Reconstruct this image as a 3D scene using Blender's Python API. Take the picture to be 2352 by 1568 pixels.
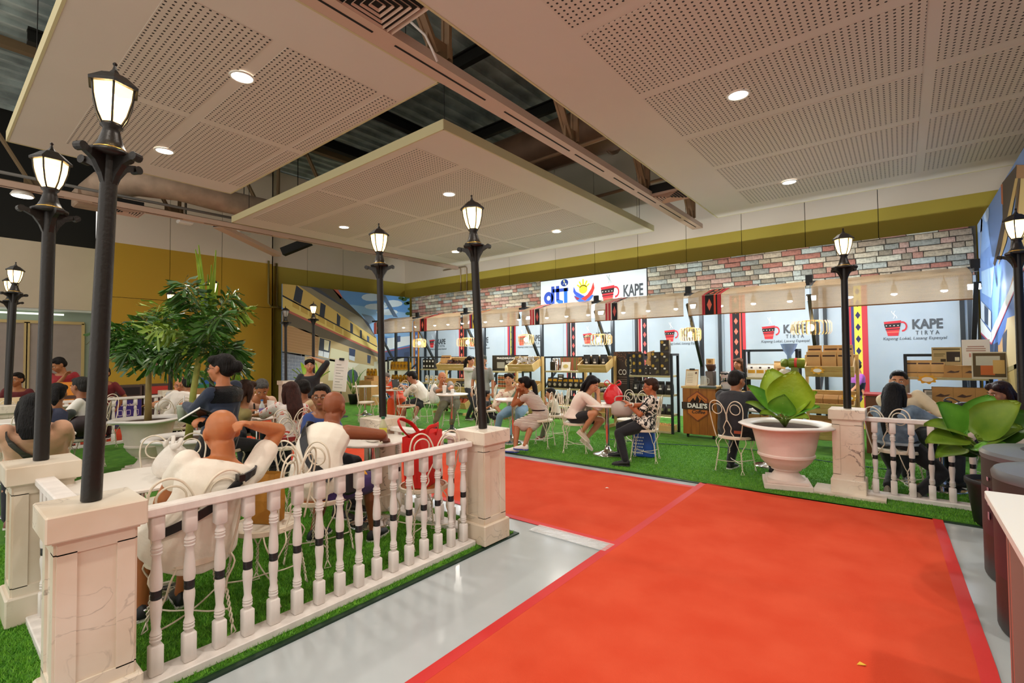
import bpy, bmesh, math, random
import numpy as np
from mathutils import Vector, Matrix, Euler, noise
random.seed(7)
SC = bpy.context.scene
for _o in list(bpy.data.objects): bpy.data.objects.remove(_o)
COL = SC.collection
R = math.radians
PI = math.pi
# ------------------------------------------------------------------ camera
F_PX, CAM_H = 1104.0, 1.5
PITCH, YAW, ROLL = R(1.61), R(39.0), R(.55)
FWD = Vector((-math.sin(YAW)*math.cos(PITCH), math.cos(YAW)*math.cos(PITCH), math.sin(PITCH)))
_r = Vector((math.cos(YAW), math.sin(YAW), 0)); _u = _r.cross(FWD)
RGT = _r*math.cos(ROLL) - _u*math.sin(ROLL); UPV = _u*math.cos(ROLL) + _r*math.sin(ROLL)
EYE = Vector((0, 0, CAM_H))
_cd = bpy.data.cameras.new('camera'); CAM = bpy.data.objects.new('camera', _cd); COL.objects.link(CAM)
_cd.sensor_width = 36.0; _cd.sensor_fit = 'HORIZONTAL'; _cd.lens = 36.0*F_PX/2352.0
_cd.clip_start = .05; _cd.clip_end = 120
_m = Matrix((RGT, UPV, -FWD)).transposed().to_4x4(); _m.translation = EYE; CAM.matrix_world = _m
SC.camera = CAM
def ray(x, y): return FWD*F_PX + RGT*(x-1176) + UPV*(784-y)
def G(x, y, z=0.0):
    d = ray(x, y); return EYE + d*((z-CAM_H)/d.z)
def PY(x, y, Y):
    d = ray(x, y); return EYE + d*(Y/d.y)
def PX(x, y, X):
    d = ray(x, y); return EYE + d*(X/d.x)
# ------------------------------------------------------------------ world, exposure
W = bpy.data.worlds.new('hall_ambient'); SC.world = W; W.use_nodes = True
_bg = W.node_tree.nodes['Background']; _bg.inputs[0].default_value = (1.0, .95, .88, 1); _bg.inputs[1].default_value = 1.3
SC.view_settings.view_transform = 'Standard'; SC.view_settings.look = 'None'
SC.view_settings.gamma = 1; SC.view_settings.use_curve_mapping = False
SC.view_settings.exposure = 0.2
DOWNLIGHT_W, LANTERN_W, SPOT_W, PENDANT_W = 150, 9, 34, 7
# ------------------------------------------------------------------ materials
def lin(c):
    if isinstance(c, str): c = tuple(int(c[i:i+2], 16) for i in (0, 2, 4))
    o = []
    for v in c:
        v /= 255.0
        o.append(v/12.92 if v <= .04045 else ((v+.055)/1.055)**2.4)
    return (*o, 1.0)
MATS = {}
def mat(name, c='808080', rough=.6, metal=0., emit=0., bump=0., bscale=40., vary=0., vscale=6., c2=None, alpha=1., trans=0., spec=.5, stretch=None, sheen=0., coat=0., subsurf=0., ramp=(.35,.65)):
    if name in MATS: return MATS[name]
    m = bpy.data.materials.new(name); m.use_nodes = True; MATS[name] = m
    nt = m.node_tree; N = nt.nodes; L = nt.links; b = N['Principled BSDF']
    col = lin(c); b.inputs['Base Color'].default_value = col
    b.inputs['Roughness'].default_value = rough; b.inputs['Metallic'].default_value = metal
    b.inputs['Specular IOR Level'].default_value = spec
    if alpha < 1: b.inputs['Alpha'].default_value = alpha
    if trans: b.inputs['Transmission Weight'].default_value = trans
    if coat: b.inputs['Coat Weight'].default_value = coat
    if sheen: b.inputs['Sheen Weight'].default_value = sheen
    if subsurf:
        b.inputs['Subsurface Weight'].default_value = subsurf; b.inputs['Subsurface Radius'].default_value = (.01, .004, .002)
    if emit:
        b.inputs['Emission Color'].default_value = col; b.inputs['Emission Strength'].default_value = emit
    if vary or bump or c2:
        tc = N.new('ShaderNodeTexCoord'); src = tc.outputs['Object']
        if stretch:
            mp = N.new('ShaderNodeMapping'); mp.inputs['Scale'].default_value = stretch
            L.new(src, mp.inputs['Vector']); src = mp.outputs['Vector']
    if vary or c2:
        n = N.new('ShaderNodeTexNoise'); n.inputs['Scale'].default_value = vscale; n.inputs['Detail'].default_value = 5
        L.new(src, n.inputs['Vector'])
        r = N.new('ShaderNodeValToRGB'); r.color_ramp.elements[0].position, r.color_ramp.elements[1].position = ramp
        if c2: k0, k1 = col, lin(c2)
        else:
            k0 = tuple(v*(1-vary) for v in col[:3])+(1,); k1 = tuple(min(1, v*(1+vary)) for v in col[:3])+(1,)
        r.color_ramp.elements[0].color = k0; r.color_ramp.elements[1].color = k1
        L.new(n.outputs['Fac'], r.inputs['Fac']); L.new(r.outputs['Color'], b.inputs['Base Color'])
    if bump:
        n2 = N.new('ShaderNodeTexNoise'); n2.inputs['Scale'].default_value = bscale; n2.inputs['Detail'].default_value = 4
        L.new(src, n2.inputs['Vector'])
        bp = N.new('ShaderNodeBump'); bp.inputs['Strength'].default_value = bump; bp.inputs['Distance'].default_value = .02
        L.new(n2.outputs['Fac'], bp.inputs['Height']); L.new(bp.outputs['Normal'], b.inputs['Normal'])
    return m
# ------------------------------------------------------------------ mesh builder
def _basis(d):
    d = Vector(d).normalized()
    a = Vector((0, 0, 1)) if abs(d.z) < .95 else Vector((1, 0, 0))
    u = a.cross(d).normalized(); return u, d.cross(u).normalized()
class MB:
    def __init__(s): s.v = []; s.f = []; s.m = []; s.cur = 0
    def add(s, vs, fs, M=None):
        o = len(s.v)
        s.v += [tuple(M @ Vector(p)) if M else tuple(p) for p in vs]
        s.f += [tuple(o+i for i in q) for q in fs]; s.m += [s.cur]*len(fs); return s
    def box(s, c, d, M=None, bev=0):
        x, y, z = c; a, b, h = d[0]/2, d[1]/2, d[2]/2
        if bev:
            vs = []
            for sz in (-1, 1):
                for (zz, ins) in ((h, bev), (h-bev, 0)) if sz > 0 else ((h-bev, 0), (h, bev)):
                    pass
            rings = ((-h, bev), (-h+bev, 0), (h-bev, 0), (h, bev)); n = 8; fs = []
            for zz, ins in rings:
                A, B = a-ins, b-ins; k = bev if ins == 0 else bev*.6
                vs += [(x+A-k, y-B, z+zz), (x+A, y-B+k, z+zz), (x+A, y+B-k, z+zz), (x+A-k, y+B, z+zz), (x-A+k, y+B, z+zz), (x-A, y+B-k, z+zz), (x-A, y-B+k, z+zz), (x-A+k, y-B, z+zz)]
            for i in range(3):
                for j in range(n): fs.append((i*n+j, i*n+(j+1) % n, (i+1)*n+(j+1) % n, (i+1)*n+j))
            fs.append(tuple(range(n))[::-1]); fs.append(tuple(range(3*n, 4*n)))
            return s.add(vs, fs, M)
        vs = [(x+i*a, y+j*b, z+k*h) for k in (-1, 1) for i, j in ((-1, -1), (1, -1), (1, 1), (-1, 1))]
        return s.add(vs, [(3, 2, 1, 0), (4, 5, 6, 7), (0, 1, 5, 4), (1, 2, 6, 5), (2, 3, 7, 6), (3, 0, 4, 7)], M)
    def rings(s, rings, close=True, M=None, cyc=False):
        n = len(rings[0]); vs = [p for r in rings for p in r]; fs = []
        k = len(rings)
        for i in range(k if cyc else k-1):
            for j in range(n):
                i2 = (i+1) % k
                fs.append((i*n+j, i*n+(j+1) % n, i2*n+(j+1) % n, i2*n+j))
        if close and not cyc: fs += [tuple(range(n))[::-1], tuple(range((k-1)*n, k*n))]
        return s.add(vs, fs, M)
    def lathe(s, prof, n=20, M=None, sq=None, close=True):
        rs = []
        for r, z in prof:
            rs.append([(r*math.cos(2*PI*(j+.5)/n), r*math.sin(2*PI*(j+.5)/n), z) for j in range(n)])
        return s.rings(rs, close, M)
    def cyl(s, p, q, r, r2=None, n=12):
        p, q = Vector(p), Vector(q); u, w = _basis(q-p); r2 = r if r2 is None else r2
        return s.rings([[tuple(c+u*(k*math.cos(2*PI*j/n))+w*(k*math.sin(2*PI*j/n))) for j in range(n)] for c, k in ((p, r), (q, r2))])
    def tube(s, pts, r, n=8, cyc=False, flat=None):
        pts = [Vector(p) for p in pts]; K = len(pts); rs = []; u = None
        rr = r if isinstance(r, (list, tuple)) else [r]*K
        for i, p in enumerate(pts):
            a = pts[(i-1) % K] if (i or cyc) else p; b = pts[(i+1) % K] if (i < K-1 or cyc) else p
            d = (b-a)
            if d.length < 1e-9: d = Vector((0, 0, 1))
            d.normalize()
            if u is None: u, w = _basis(d)
            else:
                u = (u - d*u.dot(d))
                if u.length < 1e-6: u, w = _basis(d)
                u.normalize(); w = d.cross(u)
            k = rr[i]; k2 = k*(flat or 1)
            rs.append([tuple(p+u*(k*math.cos(2*PI*j/n))+w*(k2*math.sin(2*PI*j/n))) for j in range(n)])
        return s.rings(rs, True, None, cyc)
    def ell(s, c, r, M=None, n=12, k=8, rot=None):
        c = Vector(c); r = (r, r, r) if isinstance(r, (int, float)) else r
        T = Matrix.Translation(c) @ (rot.to_4x4() if rot else Matrix.Identity(4)) @ Matrix.Diagonal((*r, 1))
        if M: T = M @ T
        rs = []
        for i in range(k+1):
            t = -PI/2 + PI*i/k; cr = max(math.cos(t), .02); z = math.sin(t)
            rs.append([tuple(T @ Vector((cr*math.cos(2*PI*j/n), cr*math.sin(2*PI*j/n), z))) for j in range(n)])
        return s.rings(rs)
    def prism(s, poly, z0, z1, M=None):
        n = len(poly)
        vs = [(x, y, z0) for x, y in poly]+[(x, y, z1) for x, y in poly]
        fs = [tuple(range(n))[::-1], tuple(range(n, 2*n))]+[(i, (i+1) % n, n+(i+1) % n, n+i) for i in range(n)]
        return s.add(vs, fs, M)
    def quad(s, *p): return s.add(p, [tuple(range(len(p)))])
    def mesh(s, name, mats, smooth=False):
        me = bpy.data.meshes.new(name); me.from_pydata(s.v, [], s.f)
        for m in (mats if isinstance(mats, (list, tuple)) else [mats]): me.materials.append(m)
        if max(s.m, default=0): me.polygons.foreach_set('material_index', s.m)
        if smooth is True: me.polygons.foreach_set('use_smooth', [True]*len(me.polygons))
        elif smooth: me.shade_smooth() if hasattr(me, 'shade_smooth') else None; me.set_sharp_from_angle(angle=R(smooth))
        me.update(); return me
    def build(s, name, mats, parent=None, smooth=False, loc=None, rot=None, label=None):
        return obj(name, s.mesh(name, mats, smooth), parent, loc, rot, label)
def obj(name, me, parent=None, loc=None, rot=None, label=None):
    o = bpy.data.objects.new(name, me); COL.objects.link(o)
    if parent: o.parent = parent
    if loc is not None: o.location = loc
    if rot is not None: o.rotation_euler = rot
    if label: o['label'] = label
    return o
def tag(o, label, cat, group=None, kind=None):
    if label: o['label'] = label
    if cat: o['category'] = cat
    if group: o['group'] = group
    if kind: o['kind'] = kind
    return o
def struct(o, label=None):
    o['kind'] = 'structure'
    if label: o['label'] = label
    return o
def thing(name, label, cat, loc=(0, 0, 0), rz=0, group=None):
    o = bpy.data.objects.new(name, None); COL.objects.link(o); o.empty_display_size = .1
    o.location = loc; o.rotation_euler = (0, 0, rz); return tag(o, label, cat, group)
def copy_tree(o, parent=None, loc=None, rz=None, label=None, group=None):
    c = o.copy(); COL.objects.link(c)
    if parent is not None: c.parent = parent
    if loc is not None: c.location = loc
    if rz is not None: c.rotation_euler = (0, 0, rz)
    if label: c['label'] = label
    if group: c['group'] = group
    for ch in o.children: copy_tree(ch, c)
    return c
def point_light(name, loc, w, color, r=.03, parent=None):
    l = bpy.data.lights.new(name, 'POINT'); l.energy = w; l.color = color; l.shadow_soft_size = r
    o = bpy.data.objects.new(name, l); COL.objects.link(o); o.location = loc
    if parent: o.parent = parent
    return o
def spot_light(name, loc, w, color, angle=140, blend=.6, r=.07, parent=None, rot=(0, 0, 0)):
    l = bpy.data.lights.new(name, 'SPOT'); l.energy = w; l.color = color; l.shadow_soft_size = r
    l.spot_size = R(angle); l.spot_blend = blend
    o = bpy.data.objects.new(name, l); COL.objects.link(o); o.location = loc; o.rotation_euler = rot
    if parent: o.parent = parent
    return o
_TXT = {}
def text_mesh(body, size, mats, bold=0., width=1., depth=.002, name='lettering', align='CENTER', shear=0., space=1.):
    key = (body, size, bold, width, depth, mats.name, shear, space, align)
    if key in _TXT: return _TXT[key]
    c = bpy.data.curves.new('t', 'FONT'); c.body = body; c.size = size; c.offset = bold*size; c.extrude = depth/2
    c.align_x = align; c.align_y = 'CENTER'; c.shear = shear; c.space_character = space; c.resolution_u = 3
    o = bpy.data.objects.new('t', c); COL.objects.link(o)
    dg = bpy.context.evaluated_depsgraph_get(); me = bpy.data.meshes.new_from_object(o.evaluated_get(dg))
    bpy.data.objects.remove(o); bpy.data.curves.remove(c)
    me.name = name
    if width != 1: me.transform(Matrix.Diagonal((width, 1, 1, 1)))
    me.materials.clear(); me.materials.append(mats); _TXT[key] = me; return me
FACE_S = R(90)
def text(body, loc, size, m, rot=(R(90), 0, 0), parent=None, **k):
    return obj('lettering', text_mesh(body, size, m, **k), parent, loc, rot)
# ================================================================== structure
def zsplit_mat(name, c_lo, c_hi, zb, rough=.75):
    m = mat(name, c_lo, rough); nt = m.node_tree; N, L = nt.nodes, nt.links; b = N['Principled BSDF']
    g = N.new('ShaderNodeNewGeometry'); sp = N.new('ShaderNodeSeparateXYZ'); L.new(g.outputs['Position'], sp.inputs[0])
    gt = N.new('ShaderNodeMath'); gt.operation = 'GREATER_THAN'; gt.inputs[1].default_value = zb; L.new(sp.outputs['Z'], gt.inputs[0])
    nz = N.new('ShaderNodeTexNoise'); nz.inputs['Scale'].default_value = .6; L.new(g.outputs['Position'], nz.inputs['Vector'])
    mx = N.new('ShaderNodeMixRGB'); mx.inputs[1].default_value = lin(c_lo); mx.inputs[2].default_value = lin(c_hi); L.new(gt.outputs[0], mx.inputs[0])
    hs = N.new('ShaderNodeHueSaturation'); L.new(mx.outputs[0], hs.inputs['Color'])
    mr = N.new('ShaderNodeMapRange'); mr.inputs[3].default_value = .92; mr.inputs[4].default_value = 1.08; L.new(nz.outputs['Fac'], mr.inputs[0]); L.new(mr.outputs[0], hs.inputs['Value'])
    L.new(hs.outputs[0], b.inputs['Base Color']); return m
# floor
fm = mat('floor_epoxy', 'b6bec0', .16, vary=.07, vscale=1.3, bump=.03, bscale=3)
struct(MB().box((-6, 4, -.06), (24, 22, .12)).build('floor', fm), 'polished grey epoxy floor')
# turf islands
def turf_mat():
    m = mat('turf', '478a1e', .85, c2='68a82a', vscale=9, bump=.9, bscale=260, ramp=(.3, .7)); return m
def island(x0, x1, y0, y1, label):
    o = MB().box(((x0+x1)/2, (y0+y1)/2, .009), (x1-x0, y1-y0, .018)).build('turf_floor', turf_mat())
    struct(o, label)
    e = mat('turf_edge', '16301f', .5); w = .035
    for c, d in ((((x0+x1)/2, y0-w/2, .006), (x1-x0+2*w, w, .012)), (((x0+x1)/2, y1+w/2, .006), (x1-x0+2*w, w, .012)), ((x0-w/2, (y0+y1)/2, .006), (w, y1-y0, .012)), ((x1+w/2, (y0+y1)/2, .006), (w, y1-y0, .012))):
        MB().box(c, d).build('turf_edging', e, o)
    return o
ISL1 = island(-10.95, -2.565, -.35, 3.16, 'green artificial turf inside the balustrade')
ISL2 = island(-13.95, 1.03, 5.70, 11.45, 'green artificial turf in front of the stalls')
rngt = np.random.default_rng(3)
def blades(name, n, x0, x1, y0, y1, z, h, w, m):
    P = np.stack([rngt.uniform(x0, x1, n), rngt.uniform(y0, y1, n), np.full(n, z)], 1)
    a = rngt.uniform(0, 2*PI, n); d = np.stack([np.cos(a), np.sin(a), 0*a], 1)*w
    t = rngt.normal(0, h*.45, (n, 3)); t[:, 2] = h*rngt.uniform(.6, 1.2, n)
    V = np.stack([P-d, P+d, P+t], 1).reshape(-1, 3)
    me = bpy.data.meshes.new(name); me.vertices.add(3*n); me.vertices.foreach_set('co', V.ravel())
    me.loops.add(3*n); me.loops.foreach_set('vertex_index', np.arange(3*n)); me.polygons.add(n)
    me.polygons.foreach_set('loop_start', np.arange(n)*3); me.materials.append(m); me.update(); me.validate()
    return obj(name, me)
bm1 = mat('turf_blades', '4d921e', .7, c2='7ab730', vscale=30)
_t = blades('turf_pile', 150000, -5.6, -2.565, .2, 3.16, .017, .022, .0028, bm1); _t.parent = ISL1; _t['kind'] = 'stuff'
_t = blades('turf_pile', 80000, -5.0, 1.0, 5.7, 8.0, .017, .02, .003, bm1); _t.parent = ISL2; _t['kind'] = 'stuff'
# carpets
cm = mat('red_carpet', 'd24a2e', .95, c2='da5538', vscale=3, bump=.25, bscale=300, spec=.1)
tp = mat('red_tape', 'cf2420', .6)
def carpet(name, pts, z, label):
    o = struct(MB().prism(pts, z, z+.005).build(name, cm), label)
    n = len(pts)
    for i in range(n):
        a, b = Vector((*pts[i], z+.0055)), Vector((*pts[(i+1) % n], z+.0055)); d = (b-a).normalized(); nn = Vector((-d.y, d.x, 0))
        if (b-a).length < .2: continue
        MB().add([a-nn*.02, b-nn*.02, b+nn*.05, a+nn*.05]+[v-Vector((0, 0, .003)) for v in (a-nn*.02, b-nn*.02, b+nn*.05, a+nn*.05)], [(0, 1, 2, 3), (7, 6, 5, 4), (0, 4, 5, 1), (1, 5, 6, 2), (2, 6, 7, 3), (3, 7, 4, 0)]).build('edge_tape', tp, o)
    return o
carpet('carpet_runner', [(-13.6, 3.45), (-1.70, 3.47), (-1.72, 5.50), (-13.6, 5.35)], .001, 'red carpet runner crossing in front of the stalls')
carpet('carpet_aisle', [(-1.75, -1.5), (.28, -1.5), (.29, 3.2), (.22, 5.92), (-.7, 5.80), (-1.82, 5.72)], .007, 'red carpet aisle leading towards the stalls')
carpet('carpet_side', [(-13.0, -.3), (-11.15, -.3), (-11.15, 3.44), (-13.0, 3.44)], .001, 'red carpet beside the recycling bins')
# plastic film left along the carpet edge
fl = mat('clear_film', 'f4f6f6', .08, alpha=.35, bump=.6, bscale=25)
for x0, x1, y in ((-2.5, -1.78, 3.37),):
    MB().box(((x0+x1)/2, y, .012), (x1-x0, .16, .003)).build('clear_film', fl, None).__setitem__('label', 'clear plastic film along the red carpet edge')
bpy.data.objects['clear_film']['category'] = 'plastic film'
# building walls
WB, WL = 12.1, -15.0
wy = zsplit_mat('wall_ochre', 'b39f3c', 'e0d2be', 4.37)
wl = zsplit_mat('wall_yellow', 'c09a2a', 'e0d2be', 4.37)
seam = mat('seam_dark', '2c261b', .9)
def panel_wall(name, horiz, fixed, a0, a1, z1, ws, m, label, zs=()):
    back = MB()
    if horiz: back.box(((a0+a1)/2, fixed+.06, z1/2), (a1-a0, .08, z1))
    else: back.box((fixed-.06, (a0+a1)/2, z1/2), (.08, a1-a0, z1))
    w = struct(back.build(name, seam), label)
    cuts = [a0]+list(ws)+[a1]; zc = [0]+list(zs)+[z1]; g = .006
    for i in range(len(cuts)-1):
        for j in range(len(zc)-1):
            p, q = cuts[i]+g, cuts[i+1]-g; u, v = zc[j]+(g if j else 0), zc[j+1]-g
            if horiz: MB().box(((p+q)/2, fixed+.01, (u+v)/2), (q-p, .02, v-u)).build('panel', m, w)
            else: MB().box((fixed-.01, (p+q)/2, (u+v)/2), (.02, q-p, v-u)).build('panel', m, w)
    return w
panel_wall('wall_back', True, WB, -15.3, 3.0, 7.4, [PY(x, y, WB).x for x, y in ((1068, 640), (1170, 615), (1276, 612), (1366, 602), (1465, 592), (1576, 560), (1703, 540), (1849, 520), (2016, 470))], wy, 'ochre and cream panelled back wall above the stalls')
panel_wall('wall_left', False, WL, 2.9, 6.85, 7.4, [PX(390, 640, WL).y, PX(510, 600, WL).y], wl, 'yellow and cream panelled side wall', zs=[3.02])
panel_wall('wall_left_recess', False, WL-.25, 6.85, 12.3, 7.4, [PX(706, 640, WL-.25).y, PX(788, 640, WL-.25).y], wy, 'olive and cream wall beyond the corner')
struct(MB().box((WL-.13, 6.83, 3.7), (.26, .04, 7.4)).build('wall_return', wl), 'yellow corner return')
struct(MB().box((WL-.55, 2.88, 3.7), (1.1, .04, 7.4)).build('wall_jamb', mat('jamb_green', 'a8a878', .8)), 'pale wall edge beside the yellow wall')
cream = mat('cream_wall', 'cfc0a6', .8, vary=.04, vscale=1)
XR = -16.0
struct(MB().box((XR-.06, -2, 3.52), (.12, 9.8, 1.6)).build('wall_cream_upper', cream), 'cream bulkhead wall over the sliding panels')
struct(MB().box((XR-1.2, -2, 2.70), (2.4, 9.8, .05)).build('ceiling_soffit', mat('soffit', 'c9cfc6', .6)), 'pale soffit under the cream bulkhead')
pw = struct(MB().box((XR-.30, -2, 1.35), (.06, 9.8, 2.7)).build('wall_partition', mat('partition_back', '9aa89a', .7)), 'partition wall of sliding panels')
gold = mat('panel_frame', 'c9b27c', .4, .3); pan = mat('partition_panel', 'a09288', .7, vary=.03)
ys = [-2.6, -1.1, .4, PX(62, 735, XR-.25).y, PX(193, 735, XR-.25).y]
for i in range(4):
    a, b = ys[i]+.02, ys[i+1]-.02
    q = MB().box((XR-.25, (a+b)/2, 1.2), (.03, b-a, 2.4)).build('partition_panel', pan, pw)
    MB().box((XR-.235, (a+b)/2, 2.41), (.05, b-a+.04, .07)).box((XR-.235, a, 1.2), (.05, .06, 2.4)).box((XR-.235, b, 1.2), (.05, .06, 2.4)).build('panel_frame', gold, q)
cv = MB().box((XR-.1, -1.0, 2.60), (.05, 6.5, .04)).build('cove_light', mat('cove_glow', 'f6ffe8', emit=1.1))
tag(cv, 'glowing strip light in the soffit over the sliding panels', 'light')
dark = mat('void_dark', '14130f', .9)
struct(MB().box((XR-.5, -2.0, 5.9), (.06, 9.8, 3.2)).build('upper_void_sheet', dark), 'near-black sheet standing in for the unlit void above the bulkhead')  # darkness of the open void painted as a near-black sheet
# outside shell of the rest of the hall
struct(MB().box((3.06, 4, 3.7), (.12, 17, 7.4)).build('wall_right', mat('hall_wall', '8d8375', .8)), 'beige hall side wall')
# roof
rm = mat('roof_sheet', 'a9b4b0', .5, .1, vary=.3, vscale=2)
rb = MB(); n = 60
for i in range(n):
    x = -17+i*.38; rb.box((x, 6, 7.45), (.06, 14, .10))
rb.box((-6, 6, 7.52), (24, 14, .05))
struct(rb.build('ceiling', rm), 'dark ribbed metal roof sheeting')
# insulation bays seen between the purlins, dark green grey
steel = mat('steel_dark', '22211d', .55, .5); brown = mat('truss_brown', '8a6a4a', .6, vary=.15); chord = mat('beam_white', 'c9a994', .55)
def truss(label, X, y0, y1, zb, zt, step, m, off=0., w=.09, chord_=True):
    t = thing('roof_truss', label, 'truss', (X, y0, zb), 0)
    L_ = y1-y0
    MB().box((0, L_/2, zt-zb), (.16, L_, .16)).build('top_chord', m, t)
    if chord_: MB().box((0, L_/2, .06), (.14, L_, .10)).build('bottom_chord', m, t)
    k = off
    while k < L_-.2:
        a, b = Vector((0, k, .08)), Vector((0, k+.02, zt-zb)); dv = (b-a)
        for nm, (p, q) in (('vertical_post', (a+Vector((0, .16, 0)), b+Vector((0, .16, 0)))), ('diagonal_brace', (a, Vector((0, k-step*.62, zt-zb))))):
            d = (q-p); M = Matrix.Translation((p+q)/2) @ d.to_track_quat('Z', 'X').to_matrix().to_4x4()
            MB().box((0, -.045, 0), (.04, .035, d.length), M).box((0, .045, 0), (.04, .035, d.length), M).box((0, 0, 0), (.02, .1, d.length), M).build(nm, m, t)
        MB().box((0, k+.06, .12), (.03, .36, .26)).build('gusset_plate', m, t)
        k += step
    return t
truss('brown steel roof truss standing on the slotted air beam', -3.74, -1.6, 12.0, 4.60, 7.3, 2.63, brown, off=2.45+2.63-.1, chord_=False)
truss('dark steel roof truss over the yellow wall side', -12.6, -1.5, 12.0, 4.66, 7.3, 2.2, mat('truss_tan', '7a6446', .6), off=.6)
for k, y in enumerate((1.5, 4.0, 6.5, 9.0, 11.2)):
    p = MB().box((0, 0, 0), (19, .12, .24)).box((0, 0, .1), (19, .22, .03)).build('roof_purlin', steel, None, loc=(-6.5, y, 7.15))
    tag(p, 'dark steel purlin running across under the roof sheets', 'beam', 'roof purlins')
for k, (x, y0, y1, z) in enumerate(((-1.2, 2, 12, 6.72), (-6.4, 2, 12, 6.66), (-8.6, 1, 12, 6.7), (-10.6, 1, 12, 6.62))):
    p = MB().box((0, 0, .1), (.16, y1-y0, .03)).box((0, 0, 0), (.04, y1-y0, .2)).box((0, 0, -.1), (.16, y1-y0, .03)).build('steel_joist', steel, None, loc=(x, (y0+y1)/2, z))
    tag(p, ['dark steel joist above the long panel over the red aisle', 'dark steel joist above the middle panel, next to the air beam', 'dark steel joist above the centre of the middle ceiling panel', 'dark steel joist above the middle panel on the yellow wall side'][k], 'beam')
# slotted linear air beam under the truss
t = thing('air_beam', 'long pale slotted air beam running under the brown truss', 'beam', (-3.75, 0, 4.5))
MB().box((0, 5.1, .05), (.24, 13.4, .10)).build('housing', chord, t)
for y0, y1 in ((1.0, 2.6), (2.85, 4.15), (4.5, 6.0), (6.15, 7.05), (7.4, 8.2), (8.35, 9.2), (9.4, 10.6), (10.8, 11.6)):
    MB().box((.02, (y0+y1)/2, -.001), (.022, y1-y0, .006)).build('slot', dark, t)
t = thing('air_beam', 'pale slim air beam along the yellow wall side', 'beam', (-12.0, 0, 4.5))
MB().box((0, 5.1, .05), (.16, 13.4, .10)).build('housing', chord, t)
for y0 in (0, 1.9, 3.8, 5.7, 7.6, 9.5): MB().box((.02, y0+.9, -.001), (.02, 1.5, .006)).build('slot', dark, t)
# ducts
dm = mat('duct_brown', '6b4f3a', .55, .35, vary=.2, vscale=2, bump=.1, bscale=6)
t = thing('air_duct', 'big round brown air duct crossing above the panels', 'duct', (-5.0, 8.0, 5.75))
MB().tube([(-5.6, .35, .05), (-2.0, .1, 0), (1.5, 0, 0), (3.2, -.3, .1)], .46, 20).build('duct_pipe', dm, t, True)
for x in (-3.4, -1.2, .8): MB().tube([(x, .15, 0), (x+.05, .15, 0)], .475, 20).build('joint_band', dm, t, True)
dm2 = mat('duct_tan', 'a98f78', .6, .1, vary=.18, vscale=3, bump=.15, bscale=8)
t = thing('air_duct', 'tan wrapped air duct with an elbow near the yellow wall', 'duct', (-11.95, 2.3, 5.08))
MB().tube([(-1.3, -.05, -.1), (-.9, .1, .05), (-.4, .5, .12), (-.1, 1.2, .1), (0, 2.0, 0), (.1, 4.5, 0), (.2, 8.0, 0)], [.26, .29, .3, .28, .26, .25, .25], 18).build('duct_pipe', dm2, t, True)
MB().box((-1.35, -.05, -.2), (.5, .55, .35), bev=.03).build('duct_box', dm2, t)
MB().tube([(.02, 3.0, 0), (.02, 3.06, 0)], .28, 18).build('joint_band', dm2, t, True)
# hanging perforated ceiling panels
def perf_mat():
    m = mat('perforated_board', 'd2c3b4', .8); nt = m.node_tree; N, L = nt.nodes, nt.links; b = N['Principled BSDF']
    g = N.new('ShaderNodeNewGeometry'); s = N.new('ShaderNodeVectorMath'); s.operation = 'SCALE'; s.inputs['Scale'].default_value = 1/.056; L.new(g.outputs['Position'], s.inputs[0])
    fr = N.new('ShaderNodeVectorMath'); fr.operation = 'FRACTION'; L.new(s.outputs[0], fr.inputs[0])
    su = N.new('ShaderNodeVectorMath'); su.operation = 'SUBTRACT'; su.inputs[1].default_value = (.5, .5, .5); L.new(fr.outputs[0], su.inputs[0])
    ml = N.new('ShaderNodeVectorMath'); ml.operation = 'MULTIPLY'; ml.inputs[1].default_value = (1, 1, 0); L.new(su.outputs[0], ml.inputs[0])
    ln = N.new('ShaderNodeVectorMath'); ln.operation = 'LENGTH'; L.new(ml.outputs[0], ln.inputs[0])
    lt = N.new('ShaderNodeMath'); lt.operation = 'LESS_THAN'; lt.inputs[1].default_value = .2; L.new(ln.outputs['Value'], lt.inputs[0])
    mx = N.new('ShaderNodeMixRGB'); mx.inputs[1].default_value = lin('d2c3b4'); mx.inputs[2].default_value = lin('2a211a'); L.new(lt.outputs[0], mx.inputs[0])
    L.new(mx.outputs[0], b.inputs['Base Color']); return m
pm = perf_mat(); slabm = mat('panel_board', 'd6c8ba', .8, vary=.02, vscale=.7); edgem = mat('panel_edge', 'c9bb8f', .7)
def cloud(label, x0, x1, y0, y1, cols, rows, z=4.5, th=.13, edge=None):
    t = thing('ceiling_panel', label, 'ceiling panel', ((x0+x1)/2, (y0+y1)/2, z))
    cx, cy = (x0+x1)/2, (y0+y1)/2
    MB().box((0, 0, th/2+.004), (x1-x0, y1-y0, th)).build('slab', [slabm], t)
    for (dx, dy, sx, sy) in ((0, (y0-y1)/2, x1-x0, .012), (0, (y1-y0)/2, x1-x0, .012), ((x0-x1)/2, 0, .012, y1-y0), ((x1-x0)/2, 0, .012, y1-y0)):
        MB().box((dx, dy, th/2+.004), (sx+.012, sy+.012, th+.01)).build('edge_trim', edge or edgem, t)
    for (a, b) in cols:
        for (c, d) in rows:
            o = MB().box(((a+b)/2-cx, (c+d)/2-cy, .004), (b-a, d-c, .012)).build('perforated_tile', pm, t)
    for sx in (-1, 1):
        for sy in (-1, 1):
            X, Y = sx*((x1-x0)/2-.25), sy*((y1-y0)/2-.25)
            MB().tube([(X, Y, th), (X, Y, 2.75)], .006, 5).build('hanger_wire', steel, t)
    return t
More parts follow.
